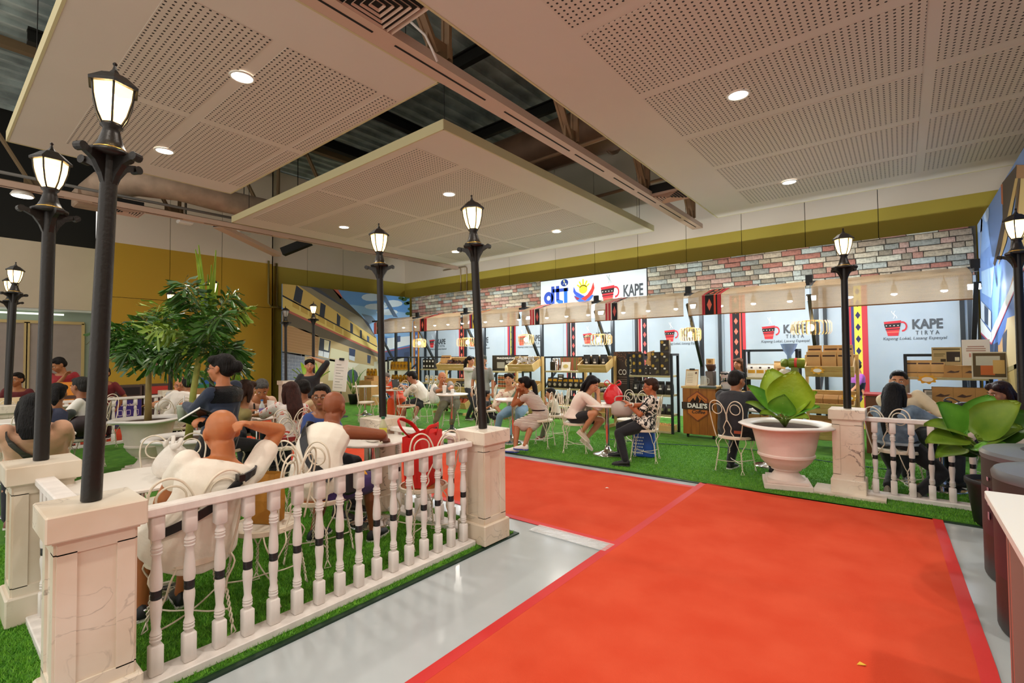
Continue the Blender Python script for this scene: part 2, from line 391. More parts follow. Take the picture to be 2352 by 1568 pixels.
cloud('large hanging perforated ceiling panel over the middle tables', -11.48, -4.65, 4.34, 11.30, [(-8.0, -5.36), (-10.8, -8.15)], [(4.47, 5.32), (5.47, 6.80), (6.95, 8.2), (8.35, 9.58), (9.72, 10.9)])
cloud('hanging perforated ceiling panel over the balustrade corner', -9.48, -3.88, .72, 3.55, [(-6.72, -4.55), (-8.95, -6.87)], [(1.24, 2.06), (2.2, 3.23), (3.31, 3.5)])
cloud('long hanging perforated ceiling panel above the red aisle', -3.10, 3.0, -1.2, 11.12, [(-2.3, .25), (.36, 2.85)], [(-.4, .85), (1.0, 2.25), (2.45, 3.75), (3.9, 5.2), (5.35, 6.62), (6.76, 8.03), (8.18, 9.4), (9.58, 10.5)])
# downlights
dl_ring = mat('downlight_ring', 'e9e4da', .3, .2); dl_glow = mat('downlight_glow', 'fffaf0', emit=9)
def downlight(x, y, label, group, z=4.5, w=None):
    t = thing('ceiling_downlight', label, 'downlight', (x, y, z-.004), 0, group)
    me = bpy.data.meshes.get('dl_trim')
    if not me:
        me = MB().rings([[(r*math.cos(2*PI*j/28), r*math.sin(2*PI*j/28), h) for j in range(28)] for r, h in ((.125, 0), (.12, -.012), (.105, -.012), (.1, .0))], False).mesh('dl_trim', dl_ring, True)
        bpy.data.meshes.new('x'); m2 = MB().prism([(.102*math.cos(2*PI*j/28), .102*math.sin(2*PI*j/28)) for j in range(28)], -.006, -.003).mesh('dl_lens', dl_glow)
    obj('trim_ring', bpy.data.meshes['dl_trim'], t); obj('lens', bpy.data.meshes['dl_lens'], t)
    spot_light('downlight_lamp', (0, 0, -.03), (w or DOWNLIGHT_W), (1, .92, .82), 150, .5, .09, t)
for x, y in ((-6.45, 6.15), (-9.95, 6.15), (-6.45, 9.73), (-9.95, 9.73)): downlight(x, y, 'round white downlight set in the large middle ceiling panel', 'downlights of the middle panel')
for x, y in ((-5.40, 2.13), (-8.20, 2.19)): downlight(x, y, 'round white downlight in the panel over the balustrade corner', 'downlights of the balustrade panel')
for x, y in ((-1.40, 5.95), (-1.46, 9.60), (-1.40, 2.3)): downlight(x, y, 'round white downlight in the long panel over the red aisle', 'downlights of the long panel')
for x, y in ((1.9, 5.95), (1.9, 2.3), (1.9, -.4), (-1.4, -.7)): downlight(x, y, 'round white downlight in the long panel beside the hall wall', 'downlights of the long panel near the hall wall')
t = thing('hanging_downlight', 'round downlight hung from the dark beam in front of the cream wall', 'downlight', (-12.1, 1.12, 4.42))
MB().lathe([(.05, .1), (.13, .06), (.16, 0), (.15, -.01)], 24).build('housing', dl_ring, t, True); MB().lathe([(.14, -.012), (.14, -.016)], 24).build('lens', dl_glow, t)
# louvred ceiling diffusers
lou = mat('diffuser_white', 'd2ae97', .5)
def diffuser(c, s, label, rz=0):
    t = thing('air_diffuser', label, 'air vent', c, rz)
    MB().box((0, 0, .12), (s*.9, s*.9, .2)).build('neck_box', dark, t)
    n = 6
    for k in range(n):
        a = s/2*(1-k/n); b = s/2*(1-(k+.62)/n); h = .05
        r0 = [(a, -a, 0), (a, a, 0), (-a, a, 0), (-a, -a, 0)]; r1 = [(b, -b, h), (b, b, h), (-b, b, h), (-b, -b, h)]
        r2 = [(x*.99, y*.99, z+.012) for x, y, z in r1]; r3 = [(x*.99, y*.99, z+.012) for x, y, z in r0]
        MB().rings([r0, r1, r2, r3], False, cyc=True).build('louvre_ring', lou, t)
    MB().box((0, 0, .045), (s/n*.55, s/n*.55, .012)).build('centre_plate', lou, t)
    return t
diffuser((-3.42, 2.43, 4.5), .62, 'big square louvred air diffuser beside the air beam')
diffuser((-3.42, 9.05, 4.5), .60, 'square louvred air diffuser near the ochre back wall')
diffuser((-12.25, 2.62, 4.48), .55, 'square louvred air diffuser by the tan elbow duct')
# white hose hanging from the near diffuser
tag(MB().tube([(-3.33, 2.72, 4.48), (-3.30, 2.86, 4.42), (-3.27, 2.92, 4.30), (-3.27, 2.98, 4.22)], .012, 6).build('drain_hose', mat('hose_white', 'd9d3cb', .5), None, True), 'short white hose dangling from the big square air diffuser', 'hose')
# sprinkler pipes
pipe = mat('pipe_tan', '8f6f52', .5, .3)
for a, b, lb in (((-8, 7.2, 5.05), (2, 7.0, 5.15), 'tan water pipe crossing above the air beam near the round duct'), ((-8, 9.6, 5.0), (2, 9.3, 5.1), 'tan water pipe crossing close to the ochre back wall')):
    tag(MB().tube([a, b], .035, 10).build('water_pipe', pipe, None, True), lb, 'pipe')
for x, y0, y1, z, lb in ((-12.3, 0, 12, 4.82, 'thin grey conduit beside the wall side air beam'),):
    tag(MB().tube([(x, y0, z), (x, y1, z)], .03, 8).build('conduit_pipe', mat('conduit_grey', '6f6a62', .5), None, True), lb, 'pipe')
# strut and bracket hanging by the wall corner
t = thing('cable_tray', 'slanting pale cable tray dropping to the wall corner', 'cable tray', (0, 0, 0))
a, b = PX(500, 522, -12.2), PX(637, 588, -13.8); d = b-a; M = Matrix.Translation((a+b)/2) @ d.to_track_quat('Y', 'Z').to_matrix().to_4x4()
MB().box((0, 0, 0), (.22, d.length, .02), M).box((.11, 0, .04), (.015, d.length, .09), M).build('tray', chord, t)
MB().box((-.11, 0, .04), (.015, d.length, .09), M).build('tray_side', mat('tray_grey', '8e938f', .4, .4), t)
t.location = (0, 0, 0)
t = thing('tray_bracket', 'dark steel bracket beside the slanting cable tray', 'bracket', (0, 0, 0))
a, b = PX(652, 585, -14.2), PX(715, 560, -13.6); d = b-a; M = Matrix.Translation((a+b)/2) @ d.to_track_quat('Y', 'Z').to_matrix().to_4x4()
MB().box((0, 0, 0), (.2, d.length, .05), M).box((.09, 0, .1), (.03, d.length, .2), M).build('channel', steel, t); MB().tube([(a+b)/2, ((a+b)/2).xy.to_3d()+Vector((0, 0, 7.42))], .012, 6).build('hanger_rod', steel, t)
for (px, py, X, lb) in ((425, 510, -12.6, 'white smoke detector box beside the red pipe'), (560, 533, -13.0, 'white smoke detector box by the slanting cable tray')):
    p = PX(px, py, X); t = thing('smoke_detector', lb, 'detector', p); MB().box((0, 0, 0), (.2, .3, .08), bev=.02).build('cover', mat('detector_white', 'e8e4dc', .4), t); MB().box((0, 0, .06), (.12, .16, .05)).build('mount', steel, t); MB().tube([(0, 0, .08), (0, 0, 7.42-p.z)], .010, 6).build('hanger_rod', steel, t)
a, b = PX(400, 495, -12.3), PX(455, 505, -12.3); _sp = MB().tube([a, b], .045, 10).build('sprinkler_pipe', mat('pipe_red', '8f2a1c', .45), None, True); MB().tube([(a+b)/2, ((a+b)/2).xy.to_3d()+Vector((0, 0, 7.42))], .010, 6).build('hanger_rod', steel, _sp); tag(_sp, 'short red sprinkler pipe near the yellow wall', 'pipe')
# conduits on the corner of the yellow wall
for i, (x0, ys_) in enumerate(((617, 600), (636, 605))):
    p0 = PX(x0, ys_, WL+.03) if i == 0 else PX(x0, ys_, WL-.2)
    zb = 3.05
    tag(MB().tube([(p0.x, p0.y, 4.45), (p0.x, p0.y, zb+.1), (p0.x, p0.y+.08, zb), (p0.x, p0.y+.5, zb)], .03, 8).build('wall_conduit', mat('conduit_olive', '8a7a3e', .5), None, True), ['thick painted conduit on the yellow wall corner', 'thin painted conduit on the olive wall corner'][i], 'pipe')
# ================================================================== balustrades, lamp posts, planters
def marble_mat(name, base, tint, vein):
    m = mat(name, base, .35); nt = m.node_tree; N, L = nt.nodes, nt.links; b = N['Principled BSDF']
    tc = N.new('ShaderNodeNewGeometry'); n1 = N.new('ShaderNodeTexNoise'); n1.inputs['Scale'].default_value = 3.2; n1.inputs['Detail'].default_value = 7; n1.inputs['Distortion'].default_value = 1.6; L.new(tc.outputs['Position'], n1.inputs['Vector'])
    r1 = N.new('ShaderNodeValToRGB'); e = r1.color_ramp.elements; e[0].position = .485; e[0].color = (0, 0, 0, 1); e[1].position = .5; e[1].color = (1, 1, 1, 1); x = e.new(.515); x.color = (0, 0, 0, 1); L.new(n1.outputs['Fac'], r1.inputs['Fac'])
    n2 = N.new('ShaderNodeTexNoise'); n2.inputs['Scale'].default_value = 2.1; n2.inputs['Detail'].default_value = 4; L.new(tc.outputs['Position'], n2.inputs['Vector'])
    r2 = N.new('ShaderNodeValToRGB'); r2.color_ramp.elements[0].position = .35; r2.color_ramp.elements[1].position = .68; r2.color_ramp.elements[0].color = lin(base); r2.color_ramp.elements[1].color = lin(tint); L.new(n2.outputs['Fac'], r2.inputs['Fac'])
    n3 = N.new('ShaderNodeTexNoise'); n3.inputs['Scale'].default_value = 1.7; L.new(tc.outputs['Position'], n3.inputs['Vector'])
    r3 = N.new('ShaderNodeValToRGB'); r3.color_ramp.elements[0].position = .45; r3.color_ramp.elements[1].position = .7; L.new(n3.outputs['Fac'], r3.inputs['Fac'])
    mm = N.new('ShaderNodeMath'); mm.operation = 'MULTIPLY'; L.new(r1.outputs['Color'], mm.inputs[0]); L.new(r3.outputs['Color'], mm.inputs[1])
    mx = N.new('ShaderNodeMixRGB'); L.new(mm.outputs[0], mx.inputs[0]); L.new(r2.outputs['Color'], mx.inputs[1]); mx.inputs[2].default_value = lin(vein); L.new(mx.outputs[0], b.inputs['Base Color'])
    return m
marb = marble_mat('marble_paint', 'e6dccb', 'd2bfa6', '6f6257')
wht = mat('white_timber', 'e4ddd6', .5, vary=.06, vscale=14, stretch=(1, 1, .2), bump=.15, bscale=30)
tape = mat('black_tape', '17171a', .35, bump=.3, bscale=90)
black = mat('black_iron', '211d19', .4, .3, bump=.1, bscale=60)
POST_ME = None
def marble_post(x, y, label, w=.245):
    t = thing('marble_post', label, 'post', (x, y, .018))
    h = w/2
    MB().box((0, 0, .08), (w+.06, w+.06, .16), bev=.008).build('plinth', marb, t)
    body = MB().box((0, 0, .46), (w, w, .64)).build('shaft', marb, t)
    for k in range(4):        # raised frames around each recessed panel
        M = Matrix.Rotation(k*PI/2, 4, 'Z'); f = MB()
        for c, d in (((0, -h-.004, .185), (w, .010, .05)), ((0, -h-.004, .745), (w, .010, .05)), ((-h+.03, -h-.004, .465), (.06, .010, .52)), ((h-.03, -h-.004, .465), (.06, .010, .52))): f.box(c, d, M)
        f.build('panel_frame', marb, body)
    MB().box((0, 0, .83), (w+.075, w+.075, .105), bev=.006).build('cap', marb, t)
    MB().box((0, 0, .773), (w+.03, w+.03, .012)).build('moulding', marb, t)
    return t
# lantern on a pole
glassm = mat('lantern_glass', 'ffdf9c', .25, alpha=.75, emit=2.6); bulbm = mat('lantern_bulb', 'ffe9bd', emit=24)
LAMP = {}
def lamp_meshes():
    n = 6
    def hexr(r, z): return [(r*math.cos(2*PI*j/n+.3), r*math.sin(2*PI*j/n+.3), z) for j in range(n)]
    LAMP['pole'] = MB().cyl((0, 0, 0), (0, 0, 1.50), .036, .031, 16).mesh('pole', black, 40)
    fl = MB().lathe([(.085, 1.485), (.088, 1.50), (.06, 1.515), (.045, 1.55), (.036, 1.585), (.030, 1.61), (.042, 1.622), (.036, 1.632)], 16)
    LAMP['neck'] = fl.mesh('neck', black, True)
    LAMP['gold_ring'] = MB().lathe([(.062, 1.508), (.064, 1.516), (.052, 1.522)], 16).mesh('gold_ring', mat('brass_ring', 'c9a24a', .3, .8), True)
    arm = [(.03, 1.36), (.045, 1.40), (.075, 1.445), (.115, 1.465), (.132, 1.462), (.138, 1.478), (.13, 1.495), (.11, 1.492), (.08, 1.482), (.06, 1.49), (.03, 1.49)]
    b = MB(); vs = []
    k = len(arm); vs = [(x, -.011, z) for x, z in arm]+[(x, .011, z) for x, z in arm]
    b.add(vs, [tuple(range(k)), tuple(range(k, 2*k))[::-1]]+[((i+1) % k, i, k+i, k+(i+1) % k) for i in range(k)])
    b.tube([(.128, -.018, 1.478), (.128, .018, 1.478)], .019, 10)
    LAMP['scroll_bracket'] = b.mesh('scroll_bracket', black)
    prof = [(.036, 1.630), (.056, 1.67), (.074, 1.74), (.080, 1.80)]
    for j in range(n):
        vs = []
        for r, z in prof:
            h = hexr(r, z); vs += [h[j], h[(j+1) % n]]
    g = MB(); g.rings([hexr(r, z) for r, z in prof], False)
    LAMP['glass_pane'] = g.mesh('glass_pane', glassm)
    fr = MB()
    for j in range(n): fr.tube([hexr(r+.003, z)[j] for r, z in prof], .0045, 5)
    for r, z in (prof[0], prof[-1]): fr.tube(hexr(r+.002, z), .006, 5, True)
    LAMP['lantern_frame'] = fr.mesh('lantern_frame', black)
    LAMP['lantern_roof'] = MB().rings([hexr(r, z) for r, z in ((.098, 1.793), (.099, 1.806), (.072, 1.83), (.05, 1.85), (.022, 1.862), (.010, 1.88), (.005, 1.90), (.010, 1.908), (.004, 1.916))]).mesh('lantern_roof', black)
    LAMP['bulb'] = MB().ell((0, 0, 1.735), (.022, .022, .04)).mesh('bulb', bulbm, True)
lamp_meshes()
def lamp(x, y, label, tip=(0, 0), rz=0., lit=True, z=.905, lw=1.):
    t = thing('lamp_post', label, 'street lamp', (x, y, z), 0)
    t.rotation_euler = Euler((-math.atan2(tip[1], 1.9), math.atan2(tip[0], 1.9), rz))
    for k in ('pole', 'neck', 'gold_ring'): obj(k, LAMP[k], t)
    for k in range(4): obj('scroll_bracket', LAMP['scroll_bracket'], t, rot=(0, 0, k*PI/2))
    ln = obj('lantern', LAMP['lantern_frame'], t); ln.name = 'lantern'
    obj('lantern_roof', LAMP['lantern_roof'], ln); obj('glass_pane', LAMP['glass_pane'] if lit else LAMP.setdefault('dark_pane', LAMP['glass_pane'].copy()), ln)
    if lit:
        obj('bulb', LAMP['bulb'], ln); point_light('lantern_light', (0, 0, 1.735), LANTERN_W*lw, (1, .72, .36), .035, t)
    return t
_dp = LAMP['glass_pane'].copy(); _dp.materials.clear(); _dp.materials.append(mat('unlit_glass', 'b9b6ad', .2, alpha=.5)); LAMP['dark_pane'] = _dp
# baluster mesh
def baluster_mesh():
    b = MB(); s = .027
    b.box((0, 0, .065), (s*2, s*2, .13), bev=.006); b.box((0, 0, .645), (s*2, s*2, .11), bev=.006)
    pr = [(.016, .125), (.017, .14), (.024, .146), (.024, .152), (.019, .156), (.024, .161), (.024, .167), (.019, .171), (.024, .176), (.022, .184), (.017, .20), (.0205, .25), (.0245, .29), (.0245, .31), (.019, .335), (.019, .36), (.0245, .375), (.0255, .40), (.0235, .44), (.0185, .49), (.017, .515), (.022, .523), (.024, .529), (.019, .534), (.024, .540), (.024, .546), (.019, .55), (.024, .556), (.022, .563), (.016, .575), (.02, .592)]
    b.lathe(pr, 14)
    return b.mesh('baluster', wht, 50)
BAL = baluster_mesh()
TAPE = MB().lathe([(.0205, .327), (.0225, .33), (.0228, .345), (.0222, .352), (.0228, .358), (.0225, .367), (.0205, .37)], 14).mesh('tape_band', tape, True)
def railing(label, a, b, n, z0=.018):
    a, b = Vector((*a, 0)), Vector((*b, 0)); d = b-a; Ln = d.length; ang = math.atan2(d.y, d.x)
    t = thing('balustrade', label, 'railing', (a.x, a.y, z0), ang)
    MB().box((Ln/2, 0, .785), (Ln, .085, .042), bev=.006).build('handrail', wht, t)
    MB().box((Ln/2, 0, .022), (Ln, .14, .044), bev=.005).build('base_rail', wht, t)
    for i in range(n):
        q = obj('baluster', BAL, t, loc=((i+.5)*Ln/n, 0, .044), rot=(0, 0, 0)); q.scale = (1, 1, 1.03)
        obj('tape_band', TAPE, q)
    return t
PT = dict(p1=(-2.68, .47), p2=(-4.00, .47), p3=(-9.28, .76), p4=(-10.6, .86), q1=(-2.68, 2.92), q2=(-4.0, 2.90), q3=(-8.62, 2.97), q4=(-10.72, 3.0), r1=(-.46, 6.20), c1=(-10.85, 5.90), c2=(-12.3, 5.95))
PL = dict(p1='marble-painted post at the balustrade corner, beside the seated bald man with a raised arm', p2='marble-painted post behind the corner post, in front of the woman in peach',
 p3='pale post standing beyond the woman in peach, below twin lamps', p4='pale post at the far end below the more distant twin lamp', q1='cream marble-painted post beside the red shopping bag chair', q2='cream post behind the small table with the bottle',
 q3='post below the lamp rising behind the second palm', q4='post below the lamp rising behind the first palm', r1='pinkish white post at the end of the rail near the big planter urn', c1='post below the lit lamp in front of the house mural', c2='post below the unlit lamp in front of the house mural')
for k, (x, y) in PT.items(): marble_post(x, y, PL[k])
LL = dict(p1=('tall black lamp post on the corner marble post by the seated bald man', (.02, .06), .55), p2=('black lamp post on the marble post by the woman in peach', (.01, .02), .2), p3=('black lamp post standing beyond the woman in peach', (.03, .04), .4), p4=('black lamp post furthest along the cream wall side', (.0, .02), .1),
 q1=('black lamp post on the post beside the red shopping bag', (-.06, -.06), .35), q2=('black lamp post behind the small table with the bottle', (-.03, -.03), .7), q3=('lamp post rising behind the second palm', (0, 0), .3), q4=('lamp post rising behind the first palm', (0, 0), .5),
 r1=('black lamp post beside the big white planter urn', (.01, 0), .9), c1=('lit lamp post in front of the house mural', (0, 0), .2), c2=('unlit lamp post in front of the house mural', (-.02, 0), .6))
for k, (lb, tp_, rz) in LL.items(): lamp(PT[k][0], PT[k][1], lb, tp_, rz, lit=(k != 'c2'))
marble_post(.86, 6.42, 'post behind the dark planter, under the lamp beside the side mural')
lamp(.86, 6.42, 'black lamp post beside the printed side mural', (.0, 0), 1.0)
railing('front white balustrade with black taped balusters along the grey aisle', (-2.68, .636), (-2.68, 2.754), 16)
railing('short white balustrade between the two corner posts', (-3.85, .47), (-2.83, .47), 8)
railing('short white balustrade behind the red shopping bag', (-3.85, 2.91), (-2.83, 2.92), 7)
railing('white balustrade between the posts beyond the woman in peach', (-10.45, .85), (-9.43, .77), 7)
railing('white balustrade behind the two palms', (-10.57, 3.0), (-8.77, 2.97), 11)
railing('white balustrade in front of the recycling bins', (-10.68, 1.0), (-10.72, 2.85), 12)
railing('white balustrade in front of the woman in the denim jacket', (-.31, 6.20), (.71, 6.22), 7)
railing('white balustrade in front of the house mural', (-12.15, 5.95), (-11.0, 5.90), 7)
MB().box((-.46, 6.15, .012), (.62, .42, .024)).build('base_plate', marb, bpy.data.objects['marble_post.008'])
bpy.data.objects['base_plate'].location = (.46, -6.20, 0)
# ---------------------------------------------------------------- urns
urnm = mat('urn_plaster', 'e2d2c6', .55, vary=.05, vscale=5, bump=.12, bscale=18)
soil = mat('soil', '4b3626', .95, bump=.6, bscale=60)
def urn(x, y, label, s=1., sz=1., top=None):
    t = thing('planter_urn', label, 'planter', (x, y, .018)); t.scale = (s, s, sz)
    t.rotation_euler = (0, 0, .25)
    MB().box((0, 0, .03), (.46, .46, .06), bev=.006).box((0, 0, .075), (.40, .40, .03), bev=.005).build('plinth', urnm, t)
    MB().lathe([(.185, .09), (.15, .12), (.12, .16), (.118, .18), (.15, .19), (.15, .205), (.19, .225), (.25, .29), (.27, .33), (.285, .34), (.285, .36), (.275, .37), (.295, .45), (.315, .55), (.335, .63), (.35, .645)], 40).build('bowl', urnm, t, 40)
    rim = MB(); n = 48; rs = []
    for r, z, wv in ((.34, .64, 0), (.44, .655, .3), (.478, .672, 1), (.482, .682, 1), (.44, .70, .3), (.36, .685, 0), (.33, .66, 0)):
        rs.append([((r+wv*.008*math.sin(5*a+1))*math.cos(a), (r+wv*.008*math.sin(5*a+1))*math.sin(a), z+wv*.010*math.sin(4*a)) for a in [2*PI*j/n for j in range(n)]])
    rim.rings(rs, False, cyc=True).build('rim', mat('urn_white', 'efeae4', .4), t, True)
    MB().lathe([(.0, .645), (.335, .655)], 24).build('soil', soil, t)
    return t
urn(-1.03, 6.10, 'white flared planter urn with broad light green leaves by the red carpet')
u1 = G(340, 962, .70); u2 = G(432, 1003, .70)
urn(u1.x, u1.y, 'planter urn holding the first palm near the recycling bins', .88, 1)
urn(u2.x, u2.y, 'planter urn holding the second palm by the standing woman', .80, 1)
# ---------------------------------------------------------------- leaves and palms
leafA = mat('leaf_lime', '86a81f', .38, c2='a6c63a', vscale=3, bump=.2, bscale=25, coat=.1)
leafB = mat('leaf_dark', '294e18', .32, c2='41701f', vscale=5, coat=.25)
leafC = mat('leaf_fresh', '6cab34', .48, c2='4a8a24', vscale=4)
leafD = mat('leaf_olive', '4f7416', .5, c2='7f9a2a', vscale=3)
stemm = mat('stem_green', '7f9a45', .5); trunkm = mat('palm_trunk', '8a7444', .7, c2='a9935a', vscale=12, bump=.3, bscale=30, stretch=(1, 1, .3)); trunk_g = mat('palm_green_trunk', 'a5a34a', .6, c2='7f8a3a', vscale=8)
def leaf(parent, base, tip, w, droop=.1, up=(0, 0, 1), m=leafA, fold=.12, stem=None, nl=9, name='leaf', wave=.0):
    base, tip = Vector(base), Vector(tip); d = tip-base; Ln = d.length; d.normalize(); up = Vector(up)
    side = d.cross(up)
    if side.length < .1: side = d.cross(Vector((0, 1, .2)))
    side.normalize(); nr = side.cross(d).normalized(); b = MB(); rows = []
    for i in range(nl+1):
        t = i/nl; c = base + d*(Ln*t) + nr*(droop*Ln*(4*t*(1-t))*.5)
        ww = w*max(.012, math.sin(PI*min(1, (t*.93+.035))**.82))**.8 * (1-.15*t)
        row = []
        for u in (-1, -.55, 0, .55, 1):
            row.append(c + side*(u*ww/2) + nr*(fold*w*abs(u)**1.5 + wave*w*math.sin(6*t*PI+u*2)*abs(u)))
        rows.append(row)
    vs = [p for r in rows for p in r]; k = len(vs); th = nr*.003
    fs = []; 
    for i in range(nl):
        for j in range(4): fs.append((i*5+j, i*5+j+1, (i+1)*5+j+1, (i+1)*5+j))
    vs2 = vs+[p-th for p in vs]; fs2 = fs+[tuple(k+x for x in f[::-1]) for f in fs]
    edge = [i*5 for i in range(nl+1)]+[nl*5+j for j in range(1, 5)]+[i*5+4 for i in range(nl-1, -1, -1)]+[3, 2, 1]
    for i in range(len(edge)):
        a, c2 = edge[i], edge[(i+1) % len(edge)]; fs2.append((c2, a, k+a, k+c2))
    o = b.add(vs2, fs2).build(name, m, parent, True)
    if stem is not None:
        s0 = Vector(stem); MB().tube([s0, (s0+base)/2+Vector((0, 0, .02)), base, base+d*(Ln*.6)+nr*(droop*Ln*.46)], [.012, .010, .008, .003], 6).build('stalk', stemm, o, True)
    return o
def palm(loc, label, height, nf, spread, seed, lean=(0, 0), spear=False, tr=.035, gm=None, z0=.66):
    rnd = random.Random(seed); t = thing('palm_tree', label, 'palm', (loc[0], loc[1], z0))
    top = Vector((lean[0], lean[1], height)); 
    MB().tube([(0, 0, -.02), (lean[0]*.3, lean[1]*.3, height*.4), top], [tr*1.25, tr, tr*.7], 12).build('trunk', gm or trunkm, t, True)
    for i in range(nf):
        az = 2*PI*i/nf + rnd.uniform(-.3, .3); el = rnd.uniform(.25, 1.2); Lf = spread*rnd.uniform(.75, 1.1); st = top - Vector((0, 0, rnd.uniform(0, height*.45)))
        dirh = Vector((math.cos(az), math.sin(az), 0)); pts = []
        for k in range(11):
            s = k/10; pts.append(st + dirh*(Lf*s*math.cos(el)*(1-.12*s)+.01) + Vector((0, 0, Lf*(s*math.sin(el) - .46*s*s*(1.15-.4*el)))))
        fo = MB().tube(pts, [.011*(1-.75*k/10) for k in range(11)], 5).build('frond', stemm, t, True)
        b = MB()
        for k in range(2, 11):
            for q in range(5):
                s = min(.999, (k-1+q/5)/10); ii = int(s*10); f = s*10-ii; p = pts[ii].lerp(pts[min(10, ii+1)], f); dd = (pts[min(10, ii+1)]-pts[ii]).normalized()
                sd = dd.cross(Vector((0, 0, 1))).normalized(); un = sd.cross(dd)
                for sg in (-1, 1):
                    a2 = rnd.uniform(-.9, .9); ld = (sd*sg*math.cos(a2)+un*math.sin(a2)+dd*rnd.uniform(.25, .8)+Vector((0, 0, -.2))).normalized()
                    ll = spread*rnd.uniform(.20, .36)*(1-.45*max(0, s-.6)); lw = ll*rnd.uniform(.055, .10)
                    pn = ld.cross(Vector((rnd.uniform(-1, 1), rnd.uniform(-1, 1), rnd.uniform(-1, 1)))).normalized(); dr = Vector((0, 0, -ll*.22))
                    e = p+ld*ll+dr
                    b.add([p, p+ld*ll*.5+pn*lw*.75, e+pn*lw, e+ld*ll*.09, e-pn*lw*.8-ld*ll*.12, p+ld*ll*.5-pn*lw*.7], [(0, 1, 5), (1, 2, 3, 4, 5)])
        b.build('leaflets', leafB if rnd.random() < .85 else leafD, fo)
    if spear:
        for k in range(7):
            a = rnd.uniform(0, 6.28); e = top+Vector((.10*math.cos(a), .10*math.sin(a), rnd.uniform(.35, .75)))
            leaf(t, top-Vector((0, 0, .3)), e, .05, .03, (1, .3, 0), leafA, .2, None, 6, 'spear_leaf')
    return t
palm((u1.x, u1.y), 'leafy palm with a slim brown trunk in the first urn', 1.12, 14, .80, 5, (.02, .0))
palm((u2.x, u2.y), 'taller palm with yellow-green stems and upright spear leaves in the second urn', 1.28, 13, .66, 11, (.1, .12), True, .03, trunk_g)
# broad-leaf plant in the big urn : leaves placed from the photograph at the urn's own distance
def px(x, y, Y): return PY(x, y, Y)
t = thing('broadleaf_plant', 'plant with broad light green leaves growing in the white flared urn', 'plant', (-1.03, 6.10, .675))
O = Vector(t.location)
def lf(bx, by, by_, tx, ty, ty_, w, up, m=leafA, droop=.1, fold=.08, st=True, P=t, C=None):
    a, b = px(bx, by, by_)-Vector(P.location), px(tx, ty, ty_)-Vector(P.location)
    return leaf(P, a, b, w, droop, up, m, fold, (C or (0, 0, 0)) if st else None)
lf(1800, 940, 6.1, 1768, 848, 6.22, .40, (.3, -1, .2), leafA); lf(1812, 945, 6.05, 1830, 852, 6.0, .52, (-.1, -1, .25), leafA, .06)
lf(1782, 945, 6.1, 1716, 886, 5.95, .24, (.4, -.6, .8), leafC); lf(1775, 955, 6.0, 1712, 925, 5.85, .20, (0, -.5, 1), leafD, .2)
lf(1812, 955, 6.05, 1878, 900, 6.0, .19, (-.3, -.7, .6), leafA, .1); lf(1820, 958, 6.0, 1884, 936, 5.95, .22, (0, -.4, 1), leafC, .2); lf(1790, 962, 5.95, 1745, 952, 5.75, .20, (0, -.5, 1), leafD, .25)
lf(1810, 962, 6.0, 1858, 962, 5.8, .18, (0, -.6, 1), leafD, .2); lf(1795, 950, 5.98, 1802, 905, 5.85, .30, (.1, -1, .3), leafC, .15)
# plant behind the bins
t = thing('potted_plant', 'dark pot with big glossy green leaves beside the round bins', 'plant', (.60, 5.78, 0)); P2 = t
MB().lathe([(.12, 0), (.15, .02), (.19, .34), (.205, .36), (.205, .40), (.185, .40), (.17, .34)], 28).build('pot', mat('pot_black', '1c1b1a', .5), t, True)
MB().lathe([(0, .35), (.18, .36)], 20).build('soil', soil, t)
MB().tube([(-.05, -.05, .3), (-.02, -.02, .62), (.05, 0, .95)], .012, 8).build('bamboo_stake', mat('stake_orange', '9a6a22', .6), t, True)
for a in ((2215, 1000, 5.6, 2150, 925, 5.5, .30, (.5, -.8, .5), leafC), (2235, 985, 5.7, 2275, 908, 5.75, .30, (.1, -1, .2), leafC), (2225, 1005, 5.6, 2122, 978, 5.35, .24, (.2, -.5, 1), leafD), (2220, 1010, 5.5, 2126, 1018, 5.3, .24, (.2, -.5, .9), leafD), (2250, 1015, 5.6, 2352, 985, 5.5, .30, (0, -.6, .9), leafD),
          (2240, 1000, 5.6, 2345, 925, 5.5, .34, (-.3, -.8, .5), leafD), (2235, 1030, 5.5, 2330, 1040, 5.35, .22, (0, -.5, 1), leafC), (2215, 1030, 5.5, 2150, 1052, 5.3, .18, (.1, -.5, 1), leafD), (2225, 1020, 5.6, 2180, 1040, 5.5, .26, (.1, -.8, .6), leafB), (2255, 1000, 5.7, 2395, 960, 5.6, .36, (-.1, -.8, .5), leafB), (2240, 1020, 5.65, 2280, 1060, 5.45, .28, (.1, -.7, .8), leafB)):
    lf(*a, droop=.22, P=P2, C=(0, 0, .5))
# leafy plants near the mural
for i, (X, Y, lb, sd, hh) in enumerate(((-12.9, 6.9, 'banana-leaf plant by the standing woman in black', 3, 1.05), (-13.3, 5.2, 'banana-leaf plant behind the grey-haired seated man', 8, .95), (-13.3, 8.55, 'thin spider plant beside the kraft-paper boxes', 4, .9))):
    rnd = random.Random(sd); t = thing('leafy_plant', lb, 'plant', (X, Y, .0))
    MB().lathe([(.11, 0.018), (.16, .3), (.17, .33), (.15, .33)], 20).build('pot', mat('pot_black'), t, True)
    for k in range(11):
        a = k*2.4+rnd.random(); r = rnd.uniform(.15, .55); h = hh*rnd.uniform(.75, 1.35); b0 = Vector((.1*math.cos(a), .1*math.sin(a), h*.55))
        leaf(t, b0, (r*math.cos(a), r*math.sin(a), h), .22 if i < 2 else .05, .2, (math.cos(a)*.3, math.sin(a)*.3, 1), leafC if i else leafA, .1, (0, 0, .3))
